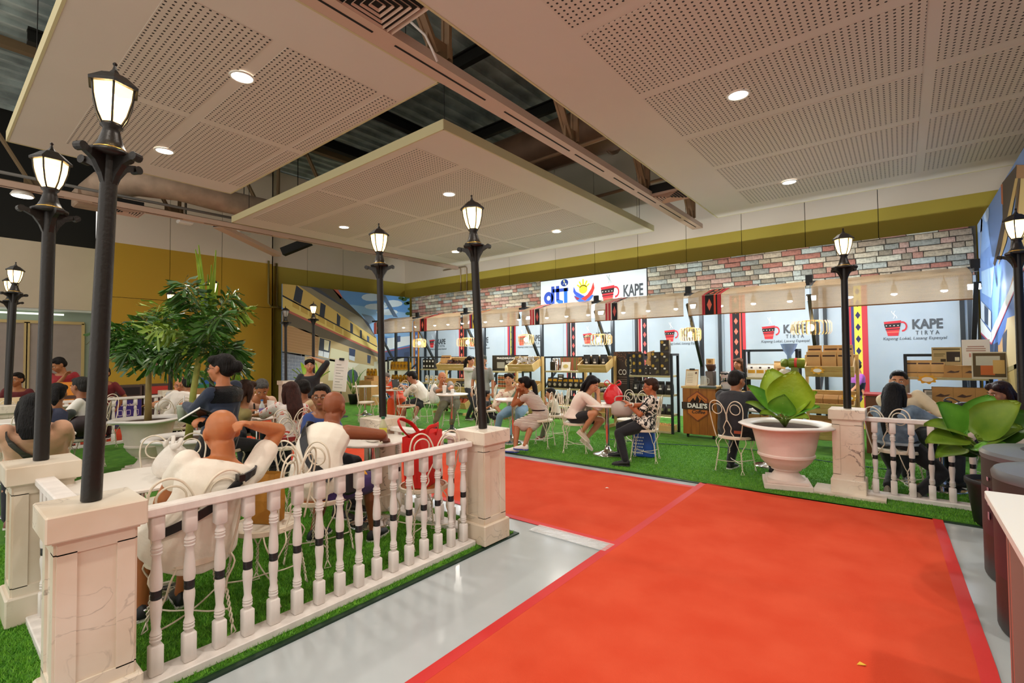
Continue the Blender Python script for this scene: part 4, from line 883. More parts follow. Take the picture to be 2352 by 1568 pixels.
# ================================================================== chairs and tables
wire = mat('wire_cream', 'e9dcc6', .35, .1); seat_brown = mat('seat_brown', 'a5622e', .5, vary=.1); seat_white = mat('seat_white', 'e6dccb', .5)
def spline(pts, n=6):
    P = [Vector(p) for p in pts]; out = []
    for i in range(len(P)-1):
        a, b, c, d = P[max(0, i-1)], P[i], P[i+1], P[min(len(P)-1, i+2)]
        for k in range(n):
            t = k/n; out.append(.5*((2*b)+(c-a)*t+(2*a-5*b+4*c-d)*t*t+(3*b-a-3*c+d)*t**3))
    out.append(P[-1]); return out
def helix(p, q, r, turns, ph, n=10):
    p, q = Vector(p), Vector(q); u, w = _basis(q-p); k = int(turns*n)
    return [p.lerp(q, i/k)+u*(r*math.cos(ph+2*PI*turns*i/k))+w*(r*math.sin(ph+2*PI*turns*i/k)) for i in range(k+1)]
CH = {}
def chair_meshes():
    by = lambda z: -(.165+.14*max(0, z-.45))
    B = lambda x, z: (x, by(z), z)
    fr = MB(); lp = {-1: MB(), 1: MB()}
    for s in (-1, 1):
        fr.tube(spline([B(s*.150, .44), B(s*.178, .56), B(s*.200, .70), B(s*.208, .79), B(s*.190, .865), B(s*.135, .898), B(s*.075, .878), B(s*.030, .815), B(s*.008, .745)], 5), .0062, 6)
        fr.tube(spline([B(s*.007, .655), B(s*.035, .60), B(s*.048, .565), B(s*.038, .52), B(s*.065, .475), B(s*.09, .44)], 4), .0058, 6)
        fr.tube(helix(B(0, .75), B(0, .65), .0065, 2.5, 0 if s > 0 else PI), .0055, 5)
        lp[s].tube([(s*.112+.062*math.cos(a), by(.80+.062*math.sin(a))+.004, .795+.062*math.sin(a)) for a in [2*PI*i/20 for i in range(20)]], .0055, 6, True)
    CH['back_frame'] = fr.mesh('back_frame', wire, True); CH['loop-1'] = lp[-1].mesh('back_loop', wire, True); CH['loop1'] = lp[1].mesh('back_loop', wire, True)
    CH['seat_rim'] = MB().rings([[(r*math.cos(2*PI*j/28), r*math.sin(2*PI*j/28)*.96, z) for j in range(28)] for r, z in ((.190, .425), (.196, .43), (.196, .455), (.190, .460), (.178, .458), (.178, .428))], False, cyc=True).mesh('seat_rim', wire, 40)
    for nm, m in (('seat_brown', seat_brown), ('seat_white', seat_white)):
        CH[nm] = MB().lathe([(.178, .430), (.180, .445), (.165, .458), (.05, .462), (0, .462)], 28).mesh('seat', m, True)
    for k in range(4):
        sx, sy = (-1, 1)[k % 2], (-1, 1)[k//2]; b = MB(); top = Vector((sx*.125, sy*.125, .43)); ft = Vector((sx*.165, sy*.165, .018)); side = Vector((sx, -sy, 0))*.7071
        mid = top.lerp(ft, .42)
        for q in (-1, 1):
            b.tube(spline([top+side*q*.06, top.lerp(mid, .3)+side*q*.055+Vector((sx*.02, sy*.02, 0)), top.lerp(mid, .75)+side*q*.02, mid], 3), .005, 5)
            b.tube(helix(mid, ft+Vector((0, 0, .055)), .006, 3, 0 if q > 0 else PI, 7), .0046, 4)
        b.tube([ft+Vector((0, 0, .055)), ft+side*.022+Vector((sx*.006, sy*.006, .004)), ft-side*.022+Vector((sx*.006, sy*.006, .004)), ft+Vector((0, 0, .055))], .0046, 5)
        CH['leg%d' % k] = b.mesh('leg', wire, True)
    for k, (a, b_) in enumerate((((-.15, -.15), (.15, .15)), ((-.15, .15), (.15, -.15)))):
        CH['str%d' % k] = MB().tube(spline([(a[0], a[1], .15), (a[0]*.5, a[1]*.5, .135), (0, 0, .13+.01*k), (b_[0]*.5, b_[1]*.5, .135), (b_[0], b_[1], .15)], 3), .0048, 5).mesh('stretcher', wire, True)
chair_meshes()
def chair(x, y, face, label, brown=False, z=.018, rot=0):
    t = thing('wire_chair', label, 'chair', (x, y, z), R(face-90))
    obj('seat', CH['seat_brown' if brown else 'seat_white'], t); obj('seat_rim', CH['seat_rim'], t); obj('back_frame', CH['back_frame'], t); obj('back_loop', CH['loop-1'], t); obj('back_loop', CH['loop1'], t)
    for k in range(4): obj('leg', CH['leg%d' % k], t)
    for k in range(2): obj('stretcher', CH['str%d' % k], t)
    return t
chrome = mat('chrome', 'd8d8d8', .08, 1.); ttop = mat('table_white', 'efe9e0', .3)
TB = dict(tabletop=MB().lathe([(0, .712), (.30, .712), (.312, .718), (.314, .730), (.308, .738), (0, .74)], 40).mesh('tabletop', ttop, 40), column=MB().lathe([(.03, .03), (.03, .70), (.07, .705), (.07, .712)], 20).mesh('column', chrome, 40), base=MB().lathe([(.225, 0), (.228, .008), (.20, .018), (.12, .034), (.06, .06), (.038, .10), (.032, .13)], 32).mesh('base', chrome, True))
def table(x, y, label, s=1., z=.018):
    t = thing('bistro_table', label, 'table', (x, y, z)); 
    for k in ('tabletop', 'column', 'base'):
        o = obj(k, TB[k], t)
        if k == 'tabletop': o.scale = (s, s, 1)
    return t
TBL = dict(T1=(-3.72, .88), T2=(-3.72, 2.58), T3=(-6.35, 2.72), T4=(-9.05, 2.52), T5=(-6.62, .72), T6=(-8.48, .80), Tg=(-6.85, 6.58), Tl=(-8.92, 6.80), Tf=(-10.6, 7.15), Ts=(-5.15, 6.38), Tb=(-3.42, 6.45), Td=(.30, 6.95), Tm=(-1.35, 7.05))
TLAB = dict(T1='round white table with a plastic bag by the man raising an arm', T2='round white table with a bottle beside the red shopping bag', T3='round white table with a blue-capped water bottle', T4='small round white table behind the first palm', T5='round white table in front of the woman in peach', T6='round white table between the navy backpack person and the man in white', Tg='round white table with a white paper cup and straw', Tl='round white table with a laptop on it', Tf='empty round white table near the house mural', Ts='round white table between the floral shirt woman and the striped dress woman', Tb='round white table with a knotted red bag on it', Td='round table in front of the denim jacket woman', Tm='round white table in front of the man in a dark jacket')
for k, (x, y) in TBL.items(): table(x, y, TLAB[k], 1.12 if k == 'T1' else 1.)
def PD(x, y, d): return EYE + ray(x, y)*(d/F_PX)
SEAT = {}
def pchair(key, x, y, face, label, brown=False): SEAT[key] = (x, y, face); return chair(x, y, face, label, brown)
pchair('P7', -2.985, .93, 172, 'cream wire chair of the bald man with a raised arm')
chair(-3.10, 1.38, 215, 'cream wire chair with an ochre paper bag beside the seated bald man')
pchair('P14', -3.36, 1.88, 118, 'cream wire chair of the man in a sleeveless shirt and purple shorts', True)
chair(-3.00, 2.56, 165, 'cream wire chair holding the red shopping bag', True)
chair(-4.15, 1.15, -25, 'empty cream wire chair across the table with the plastic bag')
pchair('P13', -4.45, 2.42, 15, 'cream wire chair of the man in blue with glasses')
pchair('P10', -5.60, 2.72, 172, 'cream wire chair of the woman in the red floral blouse')
pchair('P9', -7.05, 2.85, -15, 'cream wire chair of the grey-haired man in pink')
pchair('P12', -6.35, 3.35, -95, 'cream wire chair of the man in a beige shirt')
pchair('P11', -5.98, 2.18, 118, 'cream wire chair of the person in the khaki jacket')
pchair('P1', -5.92, .68, 172, 'cream wire chair of the woman in peach')
pchair('P4', -7.70, .86, 178, 'cream wire chair of the person with a navy backpack')
pchair('P5', -8.36, 1.40, 248, 'cream wire chair of the man in white with a dark bag')
pchair('P16', -9.55, 2.80, -12, 'cream wire chair of the man in grey with glasses behind the palm')
pchair('P17', -8.45, 2.40, 170, 'cream wire chair of the person in white behind the palm')
chair(-9.95, 1.95, 10, 'empty cream wire chair in front of the recycling bins')
pchair('P18', -9.25, 7.15, -45, 'cream wire chair of the woman in the orange dress')
pchair('P19', -8.28, 7.08, 205, 'cream wire chair of the man at the laptop')
chair(-8.05, 6.42, 150, 'empty cream wire chair with a brown seat near the laptop table', True)
chair(-9.45, 6.40, 60, 'empty cream wire chair behind the post, near the laptop table')
chair(-10.65, 7.62, -90, 'empty cream wire chair behind the table near the house mural')
pchair('P20', -7.35, 7.02, -45, 'cream wire chair of the bald man in grey')
chair(-6.35, 6.98, 215, 'empty cream wire chair facing the bald man in grey')
pchair('P21', -6.1, 6.75, 20, 'cream wire chair of the child in black')
pchair('P22', -5.45, 6.88, -50, 'cream wire chair of the woman in a floral shirt and jeans')
pchair('P23', -4.50, 6.28, 195, 'cream wire chair of the woman in a striped dress')
pchair('P24', -4.62, 6.88, 205, 'cream wire chair of the small child')
pchair('P25', -3.86, 6.28, 25, 'cream wire chair of the young woman in black shorts')
chair(-3.35, 7.05, -95, 'empty cream wire chair behind the table with the red bag')
pchair('P26', -2.78, 6.32, 195, 'cream wire chair of the older woman in black trousers')
pchair('P27', -1.64, 6.42, 78, 'cream wire chair of the man in a dark jacket')
pchair('P33', -.06, 6.50, 68, 'cream wire chair of the woman in the denim jacket')
pchair('P32', .05, 7.45, -75, 'cream wire chair of the man in a cream sweater')
pchair('P34', .78, 7.25, 190, 'cream wire chair of the woman beside the side mural')
# ================================================================== people
def ik(a, c, l1, l2, pole):
    d = c-a; L_ = d.length
    if L_ > (l1+l2)*.985: c = a+d*((l1+l2)*.985/L_); d = c-a; L_ = d.length
    if L_ < abs(l1-l2)+.03: L_ = abs(l1-l2)+.03
    x = (l1*l1-l2*l2+L_*L_)/(2*L_); hgt = math.sqrt(max(0, l1*l1-x*x)); dn = d.normalized()
    p = pole-dn*pole.dot(dn); p = p.normalized() if p.length > 1e-4 else Vector((0, 0, 1))
    return a+dn*x+p*hgt, c
def ring(c, X, Yv, rx, ry, n=14): return [tuple(c+X*(rx*math.cos(2*PI*j/n))+Yv*(ry*math.sin(2*PI*j/n))) for j in range(n)]
def limb(mb, pts, rs, n=10):
    mb.tube(pts, rs, n)
    mb.ell(pts[0], rs[0], n=10, k=6); mb.ell(pts[-1], rs[-1], n=10, k=6)
def organic(mb, name, m, parent, vox, it=3, label=None, fac=.5):
    o = mb.build(name, m, parent, True, label=label)
    r = o.modifiers.new('remesh', 'REMESH'); r.mode = 'VOXEL'; r.voxel_size = vox; r.use_smooth_shade = True
    if it:
        s = o.modifiers.new('smooth', 'SMOOTH'); s.factor = fac; s.iterations = it
    return o
def skinm(c): return mat('skin_'+c, c, .5, vary=.05, vscale=14, subsurf=.06, bump=.05, bscale=90)
def clothm(c, rough=.85, c2=None, vs=6., bump=.55): return mat('cloth_%s_%s' % (c, c2 or ''), c, rough, vary=0 if c2 else .05, c2=c2, vscale=vs, bump=bump, bscale=9, sheen=.15)
def hairm(c): return mat('hair_'+c, c, .5, spec=.2, vary=.3, vscale=60, stretch=(1, 1, .12), bump=.7, bscale=110)
def stripe_mat(name, c1, c2, f, axis='Z'):
    m = mat(name, c1, .85); nt = m.node_tree; N, L = nt.nodes, nt.links; b = N['Principled BSDF']
    g = N.new('ShaderNodeTexCoord'); w = N.new('ShaderNodeTexWave'); w.bands_direction = axis; w.inputs['Scale'].default_value = f; w.inputs['Distortion'].default_value = .6; w.inputs['Detail'].default_value = 1; L.new(g.outputs['Object'], w.inputs['Vector'])
    r = N.new('ShaderNodeValToRGB'); r.color_ramp.elements[0].position = .5; r.color_ramp.elements[0].color = lin(c1); r.color_ramp.elements[1].position = .6; r.color_ramp.elements[1].color = lin(c2); L.new(w.outputs['Fac'], r.inputs['Fac']); L.new(r.outputs['Color'], b.inputs['Base Color']); return m
def spot_mat(name, base, cols, scale, thr=.32, dist=1.0):
    m = mat(name, base, .85); nt = m.node_tree; N, L = nt.nodes, nt.links; b = N['Principled BSDF']; g = N.new('ShaderNodeTexCoord'); prev = None
    for i, c in enumerate(cols):
        nz = N.new('ShaderNodeTexNoise'); nz.inputs['Scale'].default_value = scale*(1+.35*i); nz.inputs['Detail'].default_value = 3; nz.inputs['Distortion'].default_value = dist
        mp = N.new('ShaderNodeMapping'); mp.inputs['Location'].default_value = (3.1*i, 1.7*i, 5*i); L.new(g.outputs['Object'], mp.inputs['Vector']); L.new(mp.outputs[0], nz.inputs['Vector'])
        r = N.new('ShaderNodeValToRGB'); r.color_ramp.interpolation = 'CONSTANT'; r.color_ramp.elements[1].position = 1-thr; L.new(nz.outputs['Fac'], r.inputs['Fac'])
        mx = N.new('ShaderNodeMixRGB'); L.new(r.outputs['Color'], mx.inputs[0]); mx.inputs[2].default_value = lin(c)
        if prev: L.new(prev.outputs[0], mx.inputs[1])
        else: mx.inputs[1].default_value = lin(base)
        prev = mx
    L.new(prev.outputs[0], b.inputs['Base Color']); return m
eye_w = mat('eye_white', 'e8e2d8', .3); eye_d = mat('eye_dark', '1a100c', .2); lipm = mat('lips', '9a5248', .5); browm = mat('eyebrow', '1c1512', .8); specm = mat('spectacle', '2a2420', .3, .4)
def person(label, hip, head, face, h=1.60, sit=True, lh=None, rh=None, lf=None, rf=None, lp=None, rp=None, lk=None, rk=None, skin='b57d55', hair='short', hc='17120f', hd=None, hp=0., top='e8e4da', sleeve='short', topm=None, pants='1f2430', leg='long', pantm=None, shoes='2a2522', sole='e6e2da', build=1., belly=0., vox=.013, hunch=.03, hem=-.12, spec=False, glasses=False, hsc=1., hairlen=.25, curl=.5, face_on=True, barefoot=False, hem_out=.0):
    s = h/1.62*.955; hsc = hsc*1.045; hip = Vector(hip); head = Vector(head); a = R(face); fw = Vector((math.cos(a), math.sin(a), 0)); rt = Vector((math.sin(a), -math.cos(a), 0)); up = Vector((0, 0, 1))
    root_loc = Vector((hip.x, hip.y, 0.018)); W_ = lambda v: Vector(v)-root_loc
    hA = R(face if hd is None else hd); pt = R(hp); hf = Vector((math.cos(hA)*math.cos(pt), math.sin(hA)*math.cos(pt), -math.sin(pt))); hr = Vector((math.sin(hA), -math.cos(hA), 0)); hu = hr.cross(hf)
    hs = s*hsc*1.02; HM = Matrix((hr*hs, hf*hs, hu*hs)).transposed().to_4x4(); HM.translation = W_(head)
    nb = head - hu*(.10*s) - up*(.050*s) - hf*(.015*s)
    P0, N1 = W_(hip), W_(nb); C1 = P0.lerp(N1, .5) - fw*hunch*2*s
    def sp(t):
        return P0*(1-t)**2+C1*(2*t*(1-t))+N1*t*t
    def tan(t):
        e = .02; return (sp(t+e)-sp(t-e)).normalized()
    tl = (N1-P0).length; b = build
    prof = [(-.16, .10, .10), (-.10, .150, .125), (.0, .168, .130), (.14, .162, .122), (.34, .142, .104), (.52, .150, .112), (.68, .165, .118), (.84, .170, .108), (.93, .135, .085), (.99, .080, .068), (1.06, .056, .056)]
    def torso(mb, off, t0, t1, kx=1., flare=0.):
        rs = []
        for t, rx, ry in prof:
            if t < t0-1e-6 or t > t1+1e-6: continue
            be = belly*math.exp(-((t-.22)/.2)**2); T = tan(max(0, t)); X = (rt-T*rt.dot(T)).normalized(); Yv = T.cross(X)
            fl = flare*max(0, .2-t)
            rs.append(ring(sp(t) if t >= 0 else sp(0)+tan(0)*(t*tl)+0*fw, X, Yv*-1, (rx*b+off+be*.5+fl)*s*kx, (ry*(.5+.5*b)+off+be+fl)*s*kx))
        mb.rings(rs)
    T9 = tan(.88); X9 = (rt-T9*rt.dot(T9)).normalized()
    sh = {k: sp(.895)+X9*(q*.158*s*(.6+.4*b)) for k, q in (('l', -1), ('r', 1))}
    ua, fa, th_, sn = .285*s, .245*s, .41*s, .40*s
    hj = {k: P0+rt*(q*.088*s*b)-up*.03*s for k, q in (('l', -1), ('r', 1))}
    HT = {'l': lh, 'r': rh}; FT = {'l': lf, 'r': rf}; EP = {'l': lp, 'r': rp}; KP = {'l': lk, 'r': rk}
    J = {}
    for k, q in (('l', -1), ('r', 1)):
        tgt = W_(HT[k]) if HT[k] is not None else (P0+fw*.27*s+rt*q*.13+up*.14 if sit else hj[k]+rt*q*.14+fw*.05-up*(.02))
        pole = Vector(EP[k]) if EP[k] is not None else (rt*q*.6-up-fw*.35)
        el, wr = ik(sh[k], tgt, ua, fa, pole)
        ft = W_(FT[k]) if FT[k] is not None else ((P0+fw*.40*s+rt*q*.11) if sit else P0+rt*q*.10); ft.z = max(ft.z, .075) if FT[k] is not None and FT[k][2] > .1 else .078
        kn, an = ik(hj[k], ft, th_ if sit else .43*s, sn if sit else .43*s, Vector(KP[k]) if KP[k] is not None else (fw+up*(.9 if sit else .0)+rt*q*.15))
        J[k] = (el, wr, kn, an)
    body = MB(); torso(body, -.012, -.2, 1.1)
    body.tube([sp(.93), N1+up*.01, HM @ Vector((0, -.012, -.055))], [.066*s*(.4+.6*b), .057*s*(.4+.6*b), .055*s*(.5+.5*b)], 12)
    # head
    for c, r in (((0, -.012, .030), (.076, .094, .088)), ((0, .022, -.030), (.064, .068, .080)), ((0, .050, -.085), (.034, .030, .026)), ((0, .062, .022), (.054, .030, .020)), ((0, .070, -.052), (.036, .024, .030)), ((.040, .052, -.025), (.026, .028, .030)), ((-.040, .052, -.025), (.026, .028, .030))): body.ell(c, r, HM, 14, 9)
    body.tube([HM @ Vector(p) for p in ((0, .086, .018), (0, .098, -.008), (0, .107, -.024))], [.009*hs, .012*hs, .015*hs], 8); body.ell((0, .096, -.028), (.021, .014, .011), HM, 8, 6)
    for q in (-1, 1): body.ell((q*.078, -.004, -.006), (.011, .022, .034), HM, 8, 6, Euler((.2, 0, q*.35)).to_matrix())
    for k, q in (('l', -1), ('r', 1)):
        el, wr, kn, an = J[k]
        limb(body, [sh[k], sh[k].lerp(el, .5), el], [.050*s*b, .045*s*b, .039*s*b]); limb(body, [el, el.lerp(wr, .35), wr], [.038*s*b, .037*s*b, .025*s])
        limb(body, [hj[k], hj[k].lerp(kn, .5), kn], [.082*s*b, .072*s*b, .055*s]); limb(body, [kn, kn.lerp(an, .35), an.lerp(kn, .12), an], [.052*s, .053*s*b, .036*s, .035*s])
        # hand : palm, four fingers with a knuckle bend, thumb from the side
        fd = (wr-el).normalized(); uu = fd.cross(up); uu = uu.normalized() if uu.length > .2 else rt.copy(); nn = uu.cross(fd).normalized()
        if nn.dot(up) > 0: nn = -nn
        pc = wr+fd*.045*s; rotm = Matrix((uu, fd, nn)).transposed()
        body.ell(pc, (.040*s, .052*s, .017*s), None, 10, 6, rotm)
        for fi, (ox, ln) in enumerate(((-.028, .062), (-.0095, .074), (.0095, .070), (.028, .054))):
            b0 = wr+fd*.080*s+uu*ox*s; d1 = (fd*math.cos(curl*.7)+nn*math.sin(curl*.7)); d2 = (fd*math.cos(curl*1.7)+nn*math.sin(curl*1.7)); kk = b0+d1*ln*.5*s
            body.tube([b0-fd*.02*s, b0, kk, kk+d2*ln*.5*s], [.0095*s, .009*s, .0085*s, .0068*s], 6)
        sd_ = uu*(-q if nn.dot(up) < 0 else q); b0 = wr+fd*.03*s+sd_*.028*s; body.tube([b0-sd_*.02*s, b0+sd_*.016*s+fd*.02*s, b0+sd_*.022*s+fd*.048*s+nn*.012*s], [.012*s, .011*s, .008*s], 6)
        if barefoot:
            body.ell(an+fw*.07*s-up*.045*s, (.04*s, .04*s, .028*s)); body.ell(an+fw*.12*s-up*.052*s, (.04*s, .04*s, .02*s))
    sk = skinm(skin)
    o = organic(body, 'person', sk, None, vox if vox < .0095 else .0115, 1); o.location = root_loc; tag(o, label, 'person')
    # clothing
    if top:
        c = MB(); torso(c, .012, hem, .94, flare=hem_out)
        for k in 'lr':
            el, wr, kn, an = J[k]
            if sleeve == 'short': limb(c, [sh[k], sh[k].lerp(el, .35), sh[k].lerp(el, .72)], [.057*s*b, .059*s*b, .059*s*b])
            elif sleeve == 'half': limb(c, [sh[k], sh[k].lerp(el, .5)], [.060*s*b, .062*s*b])
            elif sleeve == 'cap': limb(c, [sh[k], sh[k].lerp(el, .22)], [.060*s*b, .060*s*b])
            elif sleeve == 'elbow': limb(c, [sh[k], sh[k].lerp(el, .5), el], [.064*s*b, .068*s*b, .062*s*b])
            elif sleeve == 'long':
                limb(c, [sh[k], sh[k].lerp(el, .5), el], [.063*s*b, .060*s*b, .055*s*b]); limb(c, [el, el.lerp(wr, .5), wr], [.055*s*b, .050*s*b, .038*s])
        organic(c, 'shirt' if sleeve != 'long' else 'long_sleeved_top', topm or clothm(top), o, vox, 5)
    if leg:
        c = MB(); torso(c, .010, -.17, .15)
        for k in 'lr':
            el, wr, kn, an = J[k]
            if leg == 'skirt' or leg == 'dress': limb(c, [hj[k], hj[k].lerp(kn, .5), kn.lerp(hj[k], .05)], [.105*s*b, .098*s, .088*s])
            elif leg == 'longskirt': limb(c, [hj[k], kn], [.11*s*b, .10*s]); limb(c, [kn, kn.lerp(an, .75)], [.10*s, .115*s])
            else:
                limb(c, [hj[k], hj[k].lerp(kn, .5), kn.lerp(hj[k], .35 if leg == 'hotpants' else .04)], [.096*s*b, .088*s*b, .078*s*b if leg != 'long' else .068*s])
                if leg == 'long': limb(c, [kn, kn.lerp(an, .4), an.lerp(kn, .05)], [.068*s, .066*s, .054*s])
        if leg in ('skirt', 'dress', 'longskirt'):
            ml, mr = J['l'][2], J['r'][2]; limb(c, [P0-up*.02, (ml+mr)/2], [.12*s, .095*s])
            if leg == 'longskirt': limb(c, [(ml+mr)/2, (J['l'][3]+J['r'][3])/2+up*.12], [.10*s, .11*s])
        organic(c, 'skirt' if 'skirt' in leg or leg == 'dress' else ('shorts' if leg != 'long' else 'trousers'), pantm or clothm(pants), o, vox, 4)
    if shoes and not barefoot:
        for k in 'lr':
            el, wr, kn, an = J[k]; d = fw.copy(); v = (an-kn); 
            if an.z > .14: d = (fw*.6-up*.5).normalized()
            mb = MB(); X = d.cross(up).normalized(); U = X.cross(d); rs = []; Ln = .25*s
            for t, w, hh in ((-.02, .018, .03), (0, .032, .075), (.2, .036, .088), (.42, .036, .072), (.62, .042, .052), (.82, .044, .040), (.95, .030, .028), (1.0, .012, .016)):
                c0 = an-d*.055*s-U*(.070*s)+d*Ln*t; r_ = []
                for j in range(12):
                    aa = 2*PI*j/12; zz = math.sin(aa); r_.append(tuple(c0+X*(w*s*math.cos(aa))+U*(hh*s*max(0, zz)+.004)))
                rs.append(r_)
            so = mb.rings(rs).build('shoe', mat('shoe_'+shoes, shoes, .5), o, True)
            m2 = MB(); rs = []
            for t, w in ((-.02, .020), (.0, .034), (.3, .036), (.55, .041), (.8, .047), (.96, .033), (1.02, .012)):
                c0 = an-d*.055*s-U*(.078*s)+d*Ln*t; rs.append([tuple(c0+X*(w*s)*u_+U*v_) for u_, v_ in ((-1, 0), (1, 0), (1, .018), (-1, .018))])
            m2.rings(rs).build('sole', mat('sole_'+sole, sole, .6), so)
    # hair
    H = MB(); hm = hairm(hc); cap = lambda k=1.: (H.ell((0, -.024, .044), (.084*k, .098*k, .086*k), HM, 16, 10), H.ell((0, -.055, .0), (.078*k, .068*k, .075*k), HM, 14, 9))
    if hair == 'short': cap(); H.ell((0, .03, .092), (.06, .055, .03), HM)
    elif hair == 'thin': H.ell((0, -.03, .036), (.080, .096, .084), HM, 16, 10); H.ell((0, -.06, .0), (.074, .06, .07), HM)
    elif hair in ('bun', 'tail', 'long', 'bob'):
        cap(1.02); H.ell((.045, .035, .075), (.045, .05, .04), HM); H.ell((-.045, .035, .075), (.045, .05, .04), HM)
        if hair == 'bun': H.ell((0, -.135, .01), (.050, .045, .055), HM)
        if hair == 'tail':
            q = [HM @ Vector(p) for p in ((0, -.10, .04), (0, -.15, .03), (0, -.17, -.04))]; q += [q[-1]-up*hairlen*.5-fw*.02, q[-1]-up*hairlen-fw*.03]; H.tube(q, [.03*hs, .04*hs, .045*hs, .04*hs, .012*hs], 10); H.ell(q[0], .03*hs)
        if hair in ('long', 'bob'):
            ln = hairlen if hair == 'long' else .11
            for q in (-1, 1):
                H.tube([HM @ Vector((q*.062, -.01, .06)), HM @ Vector((q*.085, -.02, -.03)), HM @ Vector((q*.080, -.035, -.07-ln*.6))], [.034*hs, .030*hs, .016*hs], 10)
            back = [HM @ Vector((0, -.07, .03)), HM @ Vector((0, -.095, -.05))]; back += [back[-1]-up*ln*.55*s-fw*(.035 if ln < .25 else .075), back[-1]-up*ln*s-fw*(.05 if ln < .25 else .10)]
            rs = []
            for c_, (rx, ry) in zip(back, ((.075, .05), (.088, .045), (.095, .035), (.06, .018))): rs.append(ring(c_, hr, hf, rx*hs, ry*hs))
            H.rings(rs)
    elif hair == 'bald': H = None
    if H: organic(H, 'hair', hm, o, .008, 3)
    if face_on:
        for q in (-1, 1):
            e = MB().ell((q*.031, .083, .004), (.0125, .007, .0062), HM, 8, 6).build('eye', eye_w, o, True); MB().ell((q*.031, .0885, .004), (.0052, .003, .0052), HM, 8, 5).build('iris', eye_d, e, True)
            MB().tube([HM @ Vector(p) for p in ((q*.014, .095, .026), (q*.031, .093, .031), (q*.050, .080, .027))], [.0032*hs, .0038*hs, .002*hs], 5).build('eyebrow', browm, o, True)
        MB().ell((0, .0915, -.056), (.022, .007, .0075), HM, 10, 6).build('lips', lipm, o, True)
    if glasses:
        g = MB()
        for q in (-1, 1):
            g.tube([HM @ Vector((q*.033+.024*math.cos(2*PI*i/14), .106-.01*abs(math.cos(2*PI*i/14)), .002+.018*math.sin(2*PI*i/14))) for i in range(14)], .0018*hs, 4, True); g.tube([HM @ Vector((q*.057, .097, .006)), HM @ Vector((q*.080, .02, .004))], .0018*hs, 4)
        g.tube([HM @ Vector((-.010, .106, .006)), HM @ Vector((.010, .106, .006))], .0018*hs, 4); g.build('glasses', specm, o)
    info = dict(o=o, sp=sp, tan=tan, s=s, rt=rt, fw=fw, J=J, sh=sh, P0=P0, HM=HM, loc=root_loc, prof=prof, b=b, belly=belly)
    return info
def strap(I, pts, m, w=.022, name='strap', off=.028):
    """flat strap laid on the torso; pts are (t along the spine, angle round the body: 0 right, 90 front, 270 back)"""
    L_ = []
    for t, ang in pts:
        T = I['tan'](t); X = (I['rt']-T*I['rt'].dot(T)).normalized(); rx = np.interp(t, [p[0] for p in I['prof']], [p[1] for p in I['prof']]); ry = np.interp(t, [p[0] for p in I['prof']], [p[2] for p in I['prof']])
        be = I['belly']*math.exp(-((t-.22)/.2)**2); s = I['s']; a = R(ang)
        L_.append((I['sp'](t)+X*(math.cos(a)*(rx*I['b']+off+be*.5)*s)+T.cross(X)*(math.sin(a)*(ry*(.5+.5*I['b'])+off+be)*s), T))
    P = [p for p, _ in L_]; P2 = spline(P, 5); rs = []
    for i, p in enumerate(P2):
        d = (P2[min(i+1, len(P2)-1)]-P2[max(0, i-1)]).normalized(); k = min(range(len(P)), key=lambda q: (P[q]-p).length); ctr = I['sp'](pts[k][0]); n = (p-ctr); n = (n-d*n.dot(d)).normalized(); e = d.cross(n)
        rs.append([tuple(p+e*w+n*.004), tuple(p-e*w+n*.004), tuple(p-e*w-n*.006), tuple(p+e*w-n*.006)])
    return MB().rings(rs).build(name, m, I['o'])
# ================================================================== the visitors (hips on their seats, heads where the photograph shows them)
def hipof(k, z=.545, back=.0):
    x, y, f = SEAT[k]; return Vector((x-math.cos(R(f))*back, y-math.sin(R(f))*back, z))
def dep(v): return (Vector(v)-EYE).dot(FWD)
def hd_at(k, px_, py_, dd=0., hip=None): return PD(px_, py_, dep(hip or hipof(k))+dd)
bagm = mat('bag_black', '17161a', .45); floral_red = spot_mat('floral_red', 'e6dcd6', ['c4473c', 'd98a7a'], 9, .40); floral_cream = spot_mat('floral_cream', 'eee0c8', ['b8545a', '8a7a5a', 'd8a090'], 14, .38); bw = spot_mat('black_white_print', 'e4dccf', ['1b1a1c'], 11, .50, 2.2); stripes_m = stripe_mat('thin_stripes', 'eee3d3', '7a5a52', 15)
V = Vector
# bald man with a raised arm, at the corner
h7 = hipof('P7', .555); I = person('bald man in a white T-shirt with black strap, one hand raised to his head', h7, PD(508, 992, dep(h7)+.10), 172, h=1.66, skin='b8703f', hair='bald', hd=178, hp=12, top='efe6d6', sleeve='half', pants='20232c', leg='shorts', build=1.12, belly=.05, vox=.009, hunch=.06, hem=-.17, hem_out=.25,
  rh=PD(577, 975, dep(h7)+.10), rp=tuple(PD(594, 1030, dep(h7)+.24)-PD(560, 1012, dep(h7)+.12)), curl=.9, lh=PD(322, 1225, dep(h7)+.30), lp=(.2, -.6, -1), lf=G(325, 1395, .08), rf=G(415, 1365, .08), shoes='1c1c1f', face_on=False)
strap(I, [(.97, 25), (.90, 330), (.74, 292), (.52, 268), (.32, 232), (.14, 205)], bagm, .021); 
MB().box((0, 0, 0), (.05, .03, .035), Matrix.Translation(I['sp'](.80)+(-I['fw'])*.155+I['rt']*.07)).build('strap_buckle', mat('buckle', '0d0d0e', .3), I['o'])
MB().tube([I['J']['l'][3]+V((.06, 0, -.02)), I['J']['l'][3]+V((.0, .06, .0)), I['J']['l'][3]+V((-.06, 0, -.02))], .012, 6).build('shoe_strap', chrome, I['o'], True)
